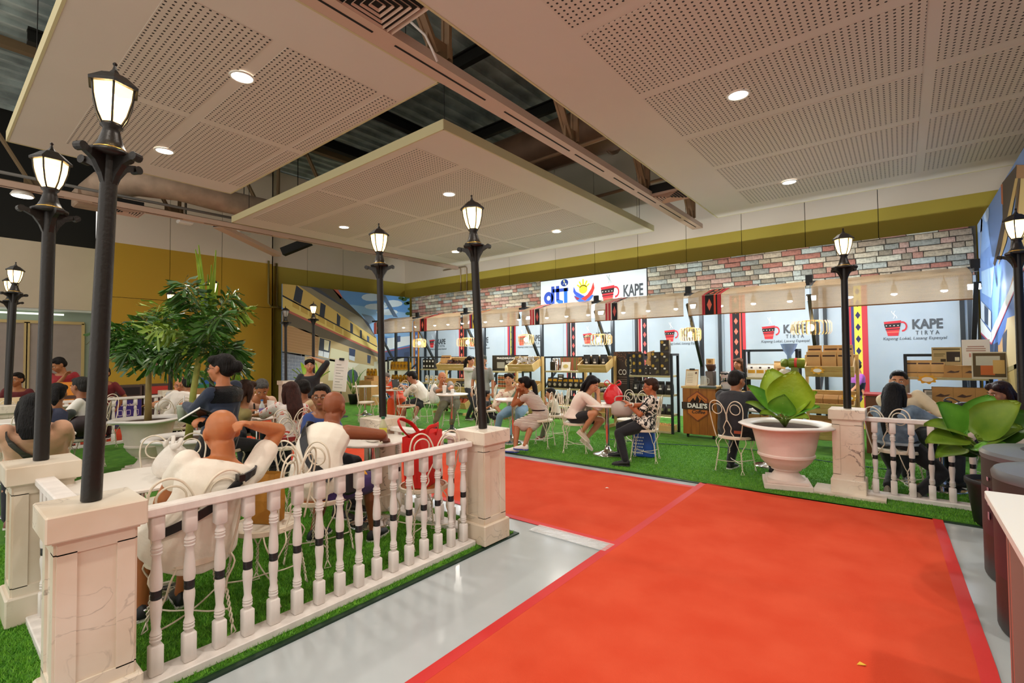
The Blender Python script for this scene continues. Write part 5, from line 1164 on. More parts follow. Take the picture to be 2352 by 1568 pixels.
# man in sleeveless shirt
h14 = hipof('P14', .555); I = person('bald man in a sleeveless white shirt and purple and yellow shorts leaning on a table', h14, PD(768, 935, dep(h14)+.26), 112, h=1.68, skin='8f5030', hair='bald', hd=118, hp=14, top='efe6d6', sleeve='none', pants='3a2460', leg='shorts', build=1.15, belly=.06, vox=.009, hunch=.09, hem=-.14,
  rh=V((-3.42, 2.50, .80)), rp=(1, -.4, .3), lh=V((-3.85, 2.30, .79)), lf=G(722, 1222, .08), rf=G(858, 1222, .08), shoes='16171b', face_on=False)
strap(I, [(.99, 165), (.93, 215), (.80, 240), (.58, 262), (.34, 296), (.16, 330)], bagm, .030)
MB().box((0, 0, 0), (.14, .10, .20), Matrix.Translation(I['sp'](.12)+I['rt']*.22+I['fw']*.04), bev=.02).build('sling_pouch', bagm, I['o'])
for k in 'lr':
    kn = I['J'][k][2]; hjp = I['P0']; MB().tube([hjp.lerp(kn, .72), hjp.lerp(kn, .80)], [.104, .101], 14).build('shorts_trim', mat('trim_yellow', 'd89a1e', .7), I['o'])
person('man in a blue shirt with glasses half hidden behind the bald man', hipof('P13'), hd_at('P13', 738, 912, -.02), 20, h=1.64, skin='9a623e', hd=-40, top='27407e', pants='2a2a30', glasses=True, lh=V((-4.0, 2.5, .78)), rh=V((-4.0, 2.35, .78)))
# standing woman with a bun
st = PD(505, 1000, 4.05); hs_ = V((st.x, st.y, .86)); I = person('standing woman with a bun in a navy and black sequin jacket, carrying a drink', hs_, PD(508, 846, 4.0), 214, h=1.55, sit=False, skin='b8744c', hair='bun', hc='120d0c', hd=222, hp=2, top='1e2a40', sleeve='long', pants='0f0f12', leg='longskirt', vox=.009, hunch=.01, hem=-.12, glasses=True,
  lh=PD(428, 930, 4.1), rh=PD(470, 960, 3.75), rp=(.6, -.3, -1), curl=.9, shoes='101012', build=1.02)
sq = mat('sequin_black', '0e1016', .18, .5, bump=1., bscale=160)
MB().rings([ring(I['sp'](t), I['rt'], I['fw'], rx, ry, 20) for t, rx, ry in ((.66, .166, .128), (.80, .186, .132), (.88, .186, .122), (.94, .150, .105), (.985, .088, .080))], False).build('sequin_yoke', sq, I['o'], True)
strap(I, [(.90, 70), (.78, 78), (.62, 84), (.48, 90)], mat('lanyard_white', 'ddd6cc', .7), .008, 'lanyard')
# drink and tablet she carries
hnd = I['J']['l'][1]+I['loc']; cupc = hnd+V((-.03, -.02, -.05))
t = thing('iced_drink', 'clear cup of iced green drink held by the standing woman', 'drink', cupc-V((0, 0, .09)))
MB().lathe([(.030, 0), (.042, .12), (.044, .125), (.042, .13)], 18).build('cup', mat('clear_cup', 'cfd8c8', .1, alpha=.55), t, True); MB().lathe([(.027, .003), (.038, .095)], 18).build('drink', mat('drink_green', '7f8a4a', .3, c2='4a5a24', vscale=20), t, True); MB().lathe([(.046, .128), (.044, .14), (.02, .145)], 18).build('lid', mat('clear_cup'), t, True); MB().tube([(0, 0, .02), (.01, .01, .22)], .004, 6).build('straw', inkw, t)
rh_ = I['J']['r'][1]+I['loc']; t = thing('tablet', 'black tablet with a white edge under the arm of the standing woman', 'tablet', rh_+V((-.03, -.02, .0))); t.rotation_euler = (R(60), R(-25), R(20))
MB().box((0, 0, 0), (.24, .012, .17), bev=.004).build('case', mat('tablet_black', '141416', .3), t); MB().box((0, -.007, 0), (.215, .002, .15)).build('screen', mat('tablet_screen', '0a0a0c', .08), t); MB().box((0, .0, .087), (.24, .014, .006)).build('edge', inkw, t)
# group at the bottle table
I = person('grey-haired man in a pale pink shirt with a lanyard, looking down', hipof('P9'), hd_at('P9', 601, 893, -.22), -10, h=1.64, skin='a3683f', hair='short', hc='4a4846', hd=-20, hp=38, top='dfb9a2', sleeve='elbow', build=1.1, belly=.03, hunch=.07, lh=V((-6.60, 2.95, .79)), rh=V((-6.58, 2.70, .79)))
strap(I, [(.96, 50), (.84, 72), (.66, 84), (.52, 90)], bagm, .009, 'lanyard'); strap(I, [(.96, 130), (.84, 108), (.66, 96), (.52, 90)], bagm, .009, 'lanyard')
I = person('woman with long brown hair in a white and red floral blouse, seen from behind', hipof('P10'), hd_at('P10', 668, 900, .10), 172, h=1.56, skin='b07850', hair='long', hc='3a1d16', hairlen=.30, hd=168, hp=10, top='e6dcd6', topm=floral_red, sleeve='elbow', pants='1c1d22', hem=.0, lh=V((-6.15, 2.55, .78)), rh=V((-6.10, 2.85, .78)), vox=.0125)
c_ = MB(); rs = [ring(I['sp'](t), I['rt'], I['fw'], .19*I['s'], .15*I['s'], 20) for t in (-.02, .10)]; c_.rings(rs, False).build('red_waistband', mat('cloth_red_band', '9c3030', .8), I['o'], True)
I = person('man with dark hair in a beige shirt and blue collar, behind the floral blouse', hipof('P12'), hd_at('P12', 694, 893, -.05), -95, h=1.62, skin='96603e', hd=200, hp=8, top='c9b18a', sleeve='elbow', lh=V((-6.35, 2.95, .79)), rh=V((-6.50, 2.92, .79)))
strap(I, [(.97, 40), (.9, 20), (.78, 330), (.6, 300), (.4, 280)], mat('blue_strap', '3a4a74', .7), .018)
I = person('person with brown hair in a khaki jacket half hidden behind the standing woman', hipof('P11'), hd_at('P11', 566, 897, .02), 100, h=1.58, skin='b07850', hair='bob', hc='3a241a', hd=110, hp=6, top='9a8a55', sleeve='long', pants='1c1d22', lh=V((-6.42, 2.50, .79)), rh=V((-6.20, 2.52, .79)), hem=-.16)
# far group behind the palms
person('man in a grey T-shirt with glasses leaning his head on his hand behind the palm', hipof('P16'), hd_at('P16', 415, 882, -.1), -12, h=1.64, skin='b87850', hair='thin', hc='5a4a3c', hd=-30, hp=18, top='a9a9a6', glasses=True, build=1.1, lh=V((-9.3, 2.45, .80)), rh=hd_at('P16', 405, 893, -.18), rp=(0, -.5, -1))
person('person in a white shirt leaning over the table behind the palm, seen from behind', hipof('P17'), hd_at('P17', 432, 884, .25), 165, h=1.60, skin='a87048', hd=170, hp=30, top='ebe2d8', sleeve='elbow', build=1.1, hunch=.10, pants='5a2a3a', lh=V((-8.85, 2.2, .79)), rh=V((-8.85, 2.45, .79)), face_on=False)
# woman in peach and her table
h1 = hipof('P1', .56); I = person('woman with long black hair in a peach T-shirt, seen from behind', h1, PD(78, 938, dep(h1)-.25), 170, h=1.62, skin='b5805c', hair='long', hc='0f0d0d', hairlen=.20, hd=172, hp=4, top='d3a283', sleeve='elbow', build=1.25, belly=.05, vox=.0125, hunch=.04, hem=-.14, pants='15171f', shoes='8a5a52', lf=G(20, 1197, .08), face_on=False)
strap(I, [(.97, 170), (.93, 215), (.78, 245), (.55, 268), (.32, 300), (.12, 335)], mat('strap_grey', '3a3630', .7), .026)
I = person('person with black hair in a dark T-shirt with a navy backpack, seen from behind', hipof('P4'), hd_at('P4', 131, 905, .0), 176, h=1.60, skin='a87048', hair='tail', hc='0f0d0d', hairlen=.10, hd=165, hp=8, top='3c4240', lh=V((-8.12, .72, .79)), rh=V((-8.12, .96, .79)), face_on=False)
MB().box((0, 0, 0), (.16, .32, .40), Matrix.Translation(I['sp'](.5)-I['fw']*.22), bev=.05).build('backpack', mat('backpack_navy', '232a44', .7, bump=.3, bscale=20), I['o'], True)
I = person('grey-haired man in a white shirt seen in profile, with a dark shoulder bag', hipof('P5'), hd_at('P5', 184, 888, .0), 245, h=1.66, skin='9a6240', hair='short', hc='2a2826', hd=218, hp=6, top='e6e2d8', sleeve='short', lh=V((-8.42, 1.0, .79)), rh=V((-8.62, 1.05, .79)))
MB().box((0, 0, 0), (.16, .28, .26), Matrix.Translation(I['P0']+V((.20, -.06, .10))), bev=.06).build('shoulder_bag', mat('bag_maroon', '2a1a1e', .5), I['o'], True); strap(I, [(.97, 150), (.9, 220), (.7, 262), (.45, 290), (.2, 320)], mat('bag_maroon'), .02)
for nm, (px_, py_, d, yy, col, lb, kw) in dict(a=(134, 838, 8.4, 150, '8e1a20', 'man in a bright red polo standing with a hand on his cheek by the partition', {}), b=(38, 872, 8.6, 40, '5a1518', 'man in a dark maroon shirt seated by the partition, facing the hall', {}), c=(238, 858, 9.0, 236, '6e1a1e', 'person in dark red standing half hidden behind a lamp post', {})).items():
    hp_ = PD(yy, 930, d); z = 1.5-(py_-824)/1104*d
    hh = V((hp_.x, hp_.y, z-.60)) if nm != 'b' else V((hp_.x, hp_.y, z-.64))
    person(lb, hh, PD(px_, py_, d-.12), -25, h=1.66, sit=(nm == 'b'), skin='a0683f', top=col, pants='22222a', hp=28 if nm == 'a' else 4, hd=-70 if nm == 'a' else -40, rh=None if nm != 'a' else PD(150, 862, d-.25), lh=None)
# standing woman by the mural
sp_ = PD(716, 1000, 8.5); I = person('standing woman in a black blouse with one hand on her head by the house mural', V((sp_.x, sp_.y, .82)), PD(711, 840, 8.5), -35, h=1.53, sit=False, skin='c08a66', hair='tail', hc='15100e', hairlen=.12, hd=-25, hp=2, top='22282c', sleeve='elbow', pants='16181c', lh=PD(722, 823, 8.5), lp=(.8, .9, .2), build=1.05)
# laptop table
person('woman with grey hair in an orange dress', hipof('P18'), hd_at('P18', 888, 868, 0), -45, h=1.55, skin='c08560', hair='bun', hc='6a625c', hp=14, top='e2472a', sleeve='none', pants='e2501f', leg='longskirt', lh=V((-8.85, 7.05, .79)), rh=V((-9.0, 6.9, .79)))
person('man with glasses in a white printed T-shirt and black shorts at a laptop', hipof('P19'), hd_at('P19', 946, 866, -.05), 205, h=1.68, skin='a87050', hair='short', hd=215, hp=22, glasses=True, top='ece6da', sleeve='elbow', build=1.12, belly=.04, pants='16171a', leg='shorts', lh=V((-8.70, 6.85, .79)), rh=V((-8.72, 7.02, .79)), lf=G(925, 972, .08), rf=G(942, 978, .08), shoes='d8d2c8', hem=-.15)
I = person('bald man in a grey T-shirt and olive trousers with clasped hands', hipof('P20'), hd_at('P20', 1016, 868, -.1), -50, h=1.68, skin='c07a52', hair='bald', hd=-25, hp=8, top='8d8a84', sleeve='short', build=1.15, belly=.05, pants='5f5a3c', leg='long', lh=PD(1035, 896, 9.15), rh=PD(1028, 894, 9.15), lf=G(1035, 988, .08), rf=G(990, 990, .08), curl=1.4, lp=(.9, .2, -1), rp=(-.9, -.2, -1), shoes='2c2a26')
person('child in a black T-shirt seated with one bare leg stretched out', hipof('P21', .44), hd_at('P21', 1119, 906, 0), 20, h=1.0, skin='b0764e', hair='short', top='17161a', pants='17161a', leg='shorts', hd=60, lf=G(1140, 985, .12), shoes='c9c2ba', face_on=False)
I = person('woman in a cream floral shirt and light jeans with a green strap', hipof('P22'), hd_at('P22', 1169, 872, -.05), -52, h=1.58, skin='c08a62', hair='tail', hc='1a1210', hairlen=.05, hd=-65, hp=-4, top='eee0c8', topm=floral_cream, sleeve='elbow', build=1.15, pants='7f9fb8', rh=PD(1152, 950, dep(hipof('P22'))-.2), lh=PD(1188, 888, dep(hipof('P22'))-.2), rp=(-1, -.3, -.5), lf=G(1175, 1000, .08), rf=G(1140, 998, .08), hem=-.12)
strap(I, [(.96, 150), (.84, 122), (.64, 88), (.42, 60), (.25, 40)], mat('strap_green', '7f9480', .7), .018)
I = person('woman with a ponytail in a thin striped dress resting her chin on her hand', hipof('P23'), hd_at('P23', 1204, 882, .05), 192, h=1.58, skin='a9683f', hair='tail', hc='15100e', hairlen=.26, hd=200, hp=6, top='eee3d3', topm=stripes_m, sleeve='cap', leg='dress', pantm=stripes_m, hunch=.05, lh=PD(1188, 900, dep(hipof('P23'))-.05), rh=PD(1196, 902, dep(hipof('P23'))+.0), lp=(-.5, 0, -1), rp=(-.5, 0, -1), curl=1.5, lf=G(1184, 1030, .08), rf=G(1198, 1036, .08), shoes='e8e2d8', sole='2c3f94', vox=.0125)
c_ = MB(); rs = [ring(I['sp'](t), I['rt'], I['fw'], .170*I['s'], .132*I['s'], 20) for t in (.20, .255)]; c_.rings(rs, False).build('belt', mat('belt_dark', '2a1a1c', .5), I['o'], True)
person('small child in a white top seated behind the striped dress', hipof('P24', .52), hd_at('P24', 1264, 904, 0), 205, h=1.02, skin='c08a66', hair='short', hc='1a1310', hd=222, hp=8, hsc=1.25, top='e4dccb', pants='6a6a58', lh=hipof('P24', .72)+V((-.18, -.05, 0)), shoes='8e1f24')
h25 = hipof('P25', .56); I = person('young woman with black hair in a white top and black shorts, legs crossed', h25, PD(1360, 882, dep(h25)-.1), 22, h=1.60, skin='c78d68', hair='long', hc='131012', hairlen=.16, hd=5, hp=26, top='efe0d2', sleeve='elbow', pants='15151a', leg='hotpants', hunch=.06, hem=-.02, hem_out=.3, rh=PD(1374, 905, dep(h25)-.15), rp=(.6, -.5, -1), lh=PD(1370, 948, dep(h25)-.1), lf=PD(1345, 1008, dep(h25)-.02), rf=PD(1338, 990, dep(h25)-.16), lk=(1, .35, .25), rk=(1, -.1, .5), shoes='d8c8b2', sole='e8dfd0', vox=.0125)
h26 = hipof('P26', .56); I = person('older woman with short brown hair and glasses in a black and white top', h26, PD(1494, 888, dep(h26)+.02), 195, h=1.56, skin='b56a42', hair='short', hc='3a2418', hd=205, hp=8, glasses=True, top='e4dccf', topm=bw, sleeve='short', pants='12131a', build=1.08, hem=-.16, hem_out=.25, lh=PD(1444, 928, dep(h26)+.0), rh=PD(1438, 932, dep(h26)-.2), lf=G(1437, 1060, .08), rf=G(1425, 1040, .08), shoes='121214', sole='2a2a2c', vox=.0125)
MB().tube([I['J']['r'][1]+V((0, 0, -.0)), I['J']['r'][1].lerp(I['J']['r'][0], .1)], .031, 14).build('wrist_watch', mat('watch_white', 'e8dfd0', .3), I['o'], True)
I = person('man in a dark quilted jacket seated by the urn, seen from behind', hipof('P27', .56), hd_at('P27', 1693, 874, .1), 82, h=1.68, skin='a06a48', hair='short', hc='1b1715', hd=60, hp=10, top='24252b', sleeve='long', build=1.18, pants='15161a', hunch=.08, hem=-.16, lh=V((-1.55, 6.95, .79)), rh=V((-1.3, 6.85, .79)), lf=G(1678, 1065, .08), rf=G(1775, 1075, .08), shoes='17171a', vox=.0125, face_on=False)
MB().box((0, 0, 0), (.09, .006, .035), Matrix.Translation(I['sp'](-.05)+I['rt']*.10-I['fw']*.165)).build('leather_patch', mat('patch_rust', '9a4426', .6), I['o'])
# stall keepers
for (px_, py_, d, fc, col, hst, hcol, lb, kw) in ((1081, 829, 11.1, 0, 'd9d4cc', 'tail', '17120f', 'stall keeper with black hair reaching out over the bean crate', dict(lh=PD(1106, 836, 10.9), rh=PD(1110, 838, 10.9))), (1109, 828, 9.95, -55, '8f8f88', 'short', '3c4238', 'man in a grey polo and cap behind the lamp post', {}), (1696, 836, 8.9, 240, '2c2a2a', 'long', '5a3a26', 'stall keeper with light brown hair behind the wooden coffee cart', {}), (1964, 842, 8.7, 205, '9a4fa6', 'short', '2a211d', 'stall keeper in a purple shirt and black apron looking down', dict(hp=26, glasses=True, lh=PD(1948, 905, 8.5), rh=PD(1985, 905, 8.5)))):
    p_ = PD(px_, 1000, d); z = (PD(px_, py_, d)).z; kw.setdefault('hp', 4); hh_ = z+.13
    I = person(lb, V((p_.x, p_.y, z-.66*hh_/1.62)), PD(px_, py_, d), fc, h=hh_, sit=False, skin='b87c58', hair=hst, hc=hcol, top=col, sleeve='short', pants='2a2a30', **kw)
    if px_ == 1964: MB().rings([ring(I['sp'](t)+I['fw']*.02, I['rt'], I['fw'], .15, .135, 16) for t in (-.1, .35, .6)], False).build('apron', bagm, I['o'], True)
    if px_ == 1109: MB().ell((0, .0, .075), (.088, .10, .05), I['HM']).build('cap', mat('cap_grey', '4a4f4a', .8), I['o'], True)
# table by the side mural
h33 = hipof('P33', .56); I = person('woman with very long black hair in a light denim jacket, seen from behind', h33, PD(2054, 905, dep(h33)+.1), 75, h=1.60, skin='b07850', hair='long', hc='0f0e10', hairlen=.42, hd=80, hp=6, top='6f8292', topm=clothm('76899a', .85, '56687a', 12), sleeve='long', build=1.1, pants='111216', hem=-.10, vox=.0125, lh=V((.12, 6.92, .79)), rh=V((.42, 6.80, .79)), lf=G(2040, 1120, .08), rf=G(2110, 1135, .08), shoes='8d8474', face_on=False)
c_ = MB(); c_.rings([ring(I['sp'](t), I['rt'], I['fw'], .205*I['s'], .165*I['s'], 22) for t in (-.08, .0)], False).build('jacket_band', clothm('a3b2bd'), I['o'], True)
person('man with short black hair in a cream sweater facing the denim jacket woman', hipof('P32'), hd_at('P32', 2064, 876, 0), -80, h=1.70, skin='b0764e', hair='short', hc='0f0d0d', hd=-95, top='d6c4a4', sleeve='long', build=1.15, pants='23252c', lh=V((.45, 7.15, .79)), rh=V((.12, 7.12, .79)))
h34 = hipof('P34'); person('woman with dark brown hair in a white shirt beside the side mural', h34, PD(2296, 903, dep(h34)), 195, h=1.60, skin='a8704c', hair='long', hc='2a1512', hairlen=.16, hd=215, hp=14, top='e4dfd6', sleeve='short', pants='23252c', lh=V((.5, 7.05, .79)), rh=V((.45, 7.2, .79)))
# ================================================================== goods, displays and small things
pine = mat('pine', 'd8b87a', .55, c2='c9a465', vscale=5, stretch=(1, 6, 1), bump=.08, bscale=20); pine_d = mat('pine_dark', '9a6a30', .6); kraft = mat('kraft', 'b98a52', .75, vary=.06, vscale=10); kraft_l = mat('kraft_light', 'cfa468', .7, vary=.06); shelfw = mat('shelf_board', 'b5aa80', .6, vary=.06, vscale=8); blk = mat('pack_black', '1b1814', .4); gold_p = mat('pack_gold', 'c08a1e', .25, .6, vary=.25, vscale=14); silver_p = mat('pack_silver', 'c9c4bd', .25, .7, bump=.5, bscale=25); white_p = mat('pack_white', 'ece8e0', .45); brown_p = mat('pack_brown', '4a2c20', .45); yel = mat('label_yellow', 'e0a51e', .5); red_p = mat('pack_red', 'c23a34', .45); choc = mat('pack_choc', '3a221a', .5)
PR = {}
def pouch_mesh(w, h, d, m, crimp=True):
    rs = []
    for t, kw, kd in ((0, .94, .92), (.04, 1, 1), (.4, 1.0, 1.05), (.72, 1.0, .7), (.88, .98, .16), (.9, 1, .09), (1, 1, .06)):
        a, b = w/2*kw, d/2*kd; k = .18; rs.append([(a, -b*(1-k), h*t), (a, b*(1-k), h*t), (a*(1-k), b, h*t), (-a*(1-k), b, h*t), (-a, b*(1-k), h*t), (-a, -b*(1-k), h*t), (-a*(1-k), -b, h*t), (a*(1-k), -b, h*t)])
    return MB().rings(rs).mesh('pouch', m, 60)
def front(w, h, z, y, m, tilt=0): return MB().box((0, y, z), (w, .003, h)).mesh('pack_label', m)
def reg(k, me, *ch): PR[k] = (me, ch)
reg('gold', pouch_mesh(.13, .22, .07, gold_p), ('pack_label', front(.07, .06, .11, -.038, mat('label_amber', '7a5212', .4))))
reg('black_yellow', pouch_mesh(.125, .22, .07, blk), ('pack_label', front(.10, .05, .165, -.027, yel)), ('roundel', MB().prism([(.035*math.cos(i*PI/8), .035*math.sin(i*PI/8)) for i in range(16)], 0, .003, Matrix.Translation((0, -.038, .075)) @ Matrix.Rotation(PI/2, 4, 'X')).mesh('roundel', mat('roundel_grey', 'b9b4a8', .5))))
reg('black', pouch_mesh(.15, .26, .09, blk), ('pack_label', front(.06, .03, .11, -.047, inkw)), ('emblem', front(.04, .05, .16, -.043, mat('emblem_grey', '8a8880', .5))))
reg('black_s', pouch_mesh(.12, .19, .07, blk), ('pack_label', front(.05, .05, .09, -.038, mat('emblem_green', '8a9468', .5))))
reg('silver', pouch_mesh(.13, .16, .05, silver_p), ('pack_label', front(.05, .04, .07, -.028, mat('label_olive', '8a7a2c', .5))))
reg('choc', pouch_mesh(.09, .10, .05, choc), ('pack_label', front(.05, .03, .045, -.027, mat('label_rust', '8a4a34', .5))))
reg('white', pouch_mesh(.13, .21, .06, white_p), ('pack_label', front(.10, .05, .09, -.033, yel)), ('emblem', front(.03, .025, .15, -.024, brown_p)))
reg('kraftp', pouch_mesh(.15, .25, .07, kraft_l), ('emblem', front(.05, .05, .12, -.038, pine_d)))
reg('kraft_script', pouch_mesh(.19, .30, .09, kraft_l), ('band', front(.18, .012, .08, -.049, brown_p)), ('pack_label', front(.16, .035, .235, -.024, brown_p)))
reg('jar', MB().lathe([(.034, 0), (.038, .01), (.038, .075), (.030, .085), (.030, .088)], 14).mesh('jar', mat('jar_cream', 'b9a88a', .3), 40), ('lid', MB().lathe([(.033, .086), (.033, .105), (.0, .106)], 14).mesh('lid', mat('jar_lid', '4a4038', .4), 40)), ('pack_label', MB().lathe([(.0388, .018), (.0388, .058)], 14, close=False).mesh('pack_label', mat('label_orange', 'c9683a', .5), True)))
reg('jar_big', MB().lathe([(.05, 0), (.055, .01), (.055, .12), (.045, .135)], 16).mesh('jar', mat('jar_rust', 'b5562e', .3), 40), ('lid', MB().lathe([(.048, .132), (.048, .158), (0, .159)], 16).mesh('lid', mat('jar_lid'), 40)))
reg('box_dark', MB().box((0, 0, .11), (.17, .09, .22)).mesh('carton', mat('carton_dark', '2c2318', .5)), ('roundel', MB().prism([(.028*math.cos(i*PI/8), .028*math.sin(i*PI/8)) for i in range(16)], 0, .003, Matrix.Translation((-.045, -.046, .18)) @ Matrix.Rotation(PI/2, 4, 'X')).mesh('roundel', mat('roundel_gold', 'c09a2c', .4))), ('sticker', front(.04, .03, .13, -.047, inkw)), ('leaf_print', MB().add([(0, -.047, .03), (.07, -.047, .05), (.06, -.047, .10), (.02, -.047, .09)], [(0, 1, 2, 3)]).mesh('leaf_print', mat('print_leaf', '6a5f2e', .5))))
reg('box_small', MB().box((0, 0, .045), (.075, .06, .09)).mesh('carton', mat('carton_dark')), ('sticker', front(.018, .014, .04, -.031, inkw)))
reg('box_mug', MB().box((0, 0, .07), (.11, .09, .14)).mesh('carton', mat('carton_black', '211d1a', .5)), ('roundel', MB().prism([(.026*math.cos(i*PI/8), .032*math.sin(i*PI/8)) for i in range(16)], 0, .003, Matrix.Translation((0, -.046, .085)) @ Matrix.Rotation(PI/2, 4, 'X')).mesh('roundel', mat('roundel_gold'))))
reg('kraft_box', MB().box((0, 0, .085), (.19, .14, .17)).mesh('carton', kraft), ('script_print', MB().add([(-.07, -.0715, .07), (-.02, -.0715, .10), (.02, -.0715, .085), (.07, -.0715, .10), (.06, -.0715, .075), (.0, -.0715, .065)], [(0, 1, 2, 3, 4, 5)]).mesh('script_print', brown_p)))
reg('kraft_box_l', MB().box((0, 0, .12), (.225, .16, .24)).mesh('carton', kraft), ('script_print', MB().add([(-.08, -.0815, .11), (-.02, -.0815, .15), (.02, -.0815, .13), (.085, -.0815, .145), (.06, -.0815, .12), (.0, -.0815, .10)], [(0, 1, 2, 3, 4, 5)]).mesh('script_print', brown_p)))
reg('bottle', MB().lathe([(.03, 0), (.033, .01), (.033, .13), (.018, .165), (.013, .18), (.013, .20)], 14).mesh('bottle', mat('bottle_clear', 'd8e4e6', .08, alpha=.6), True), ('cap', MB().lathe([(.015, .198), (.015, .215), (0, .216)], 12).mesh('cap', mat('cap_blue', '3a7ac0', .4), 40)), ('pack_label', MB().lathe([(.0336, .06), (.0336, .11)], 14, close=False).mesh('pack_label', mat('label_violet', '7a6ab0', .5), True)))
reg('carton_dark', MB().box((0, 0, .07), (.12, .10, .14)).mesh('carton', mat('carton_black')), ('sticker', front(.06, .05, .08, -.052, inkw)))
def prod(k, loc, label, cat, group=None, rz=0., tilt=0., s=1.):
    me, ch = PR[k]; o = obj('pouch' if 'pouch' in me.name else me.name.split('.')[0], me, None, loc, (tilt, 0, rz)); o.scale = (s, s, s); tag(o, label, cat, group)
    for nm, m in ch: obj(nm, m, o)
    return o
def shelf(label, x0, x1, yf, dp, zs, top, frame=fram, board=shelfw, w=.04, name='display_shelf', bt=.035):
    t = thing(name, label, 'shelf', ((x0+x1)/2, yf+dp/2, .018)); W2, D2 = (x1-x0)/2, dp/2
    for sx in (-1, 1):
        for sy in (-1, 1): MB().box((sx*(W2-w/2), sy*(D2-w/2), top/2), (w, w, top)).build('upright', frame, t)
        MB().box((sx*(W2-w/2), 0, top-w/2), (w, dp-2*w, w)).build('side_rail', frame, t)
    MB().box((0, D2-w/2, top-w/2), (2*W2-2*w, w, w)).build('top_rail', frame, t)
    for z in zs: MB().box((0, 0, z-bt/2-.018), (2*W2-2*w-.004, dp-.01, bt)).build('shelf_board', board, t)
    return t
rp_ = random.Random(12)
# --- black coffee shelf beside the banner
X0, X1, YS = -4.18, -3.28, 8.72
shelf('tall black shelf stacked with dark coffee cartons beside the wooden cart', X0, X1, YS, .36, (1.09, .73, .36, .06), 1.48)
for i in range(2):
    for j in range(3): prod('box_mug', (X0+.13+i*.125, YS+.09, 1.09+j*.141), 'black mug carton with a gold roundel stacked on the tall coffee shelf', 'carton', 'mug cartons on the coffee shelf')
for i in range(3):
    for j in range(2): prod('box_small', (X0+.37+i*.085, YS+.08, 1.09+j*.091), 'small dark carton in a block on the tall coffee shelf', 'carton', 'small cartons on the coffee shelf')
for i in range(2):
    for j in range(2): prod('box_dark', (X1-.34+i*.18, YS+.09, 1.09+j*.221), 'dark carton with a round gold seal on the tall coffee shelf', 'carton', 'large dark cartons on the coffee shelf')
prod('box_dark', (X1-.16, YS+.10, 1.532), 'dark coffee carton standing alone on top of the carton stack', 'carton')
for i, (dx, r_) in enumerate(((.40, .5), (.50, -.25))):
    o = prod('kraftp', (X0+dx, YS+.12, 1.28+.02*i), ['cream paper pouch tilted on the carton block', 'cream paper pouch leaning behind the tilted one'][i], 'pouch'); o.rotation_euler = (0, r_, 0)
for i in range(5): prod('black', (X0+.13+i*.165, YS+.14, .73), 'black coffee pouch on the second board of the tall shelf', 'pouch', 'black pouches on the second board', s=.95)
for i in range(6): prod('black_s', (X0+.12+i*.135, YS+.12, .36), 'small black coffee pouch on the third board of the tall shelf', 'pouch', 'small black pouches on the third board')
t = thing('bean_tray', 'tray of pale coffee beans on the lowest board of the tall shelf', 'tray', (X0+.55, YS+.17, .06)); MB().box((0, 0, .05), (.62, .28, .10)).build('tray', pine, t); q = MB()
for i in range(260):
    q.ell((rp_.uniform(-.29, .29), rp_.uniform(-.12, .12), .10+rp_.uniform(0, .02)), (.011, .008, .007), None, 6, 4, Euler((0, rp_.uniform(-.5, .5), rp_.uniform(0, 3))).to_matrix())
o = q.build('coffee_beans', mat('beans_pale', 'd8b98a', .6, vary=.3, vscale=30), t); o['kind'] = 'stuff'
# --- banner
t = thing('coffee_banner', 'dark brown roll-up banner reading COFFEE', 'banner', (-4.48, 9.18, .018))
MB().box((.10, 0, .78), (.62, .012, 1.50)).build('sheet', mat('banner_brown', '3a2a26', .6), t); MB().box((.10, 0, .02), (.66, .14, .04)).build('foot', fram, t)
p = Print((.10, -.007, 0), (1, 0, 0), (0, 0, 1), (0, -1, 0))
pb = Print((.10, -.007, 0), (1, 0, 0), (0, 0, 1), (0, -1, 0))
for i in range(150): x, z = rp_.uniform(-.30, .30), 1.53-abs(rp_.gauss(0, .09)); pb.disc(x, min(1.52, z), .010, rp_.choice(('8a5a44', '6a4434', 'a87a5a')), 1, 6, .006)
p.ring(.06, 1.30, .10, .112, 'c9b27a', 1); p.ring(.06, 1.30, .076, .082, 'c9b27a', 1); p.disc(.06, 1.30, .07, 'd8cf94', 1); p.poly([(.03, 1.28), (.06, 1.35), (.08, 1.30), (.07, 1.25)], '2c211c', 2)
pl_ = Print((.10, -.007, 0), (1, 0, 0), (0, 0, 1), (0, -1, 0))
for z, w in ((1.00, .4), (.95, .46), (.91, .5), (.87, .44), (.5, .3), (.42, .25), (.34, .3)): pl_.rect(-.24, z, -.24+w, z+.008, '9a8c80', 1)
p.build(t, 'banner_print'); pb.build(t, 'bean_print')['kind'] = 'stuff'; pl_.build(t, 'small_print')['kind'] = 'stuff'; text('COFFEE', (.10, -.009, 1.10), .16, inkw, parent=t, bold=.012, width=.75)
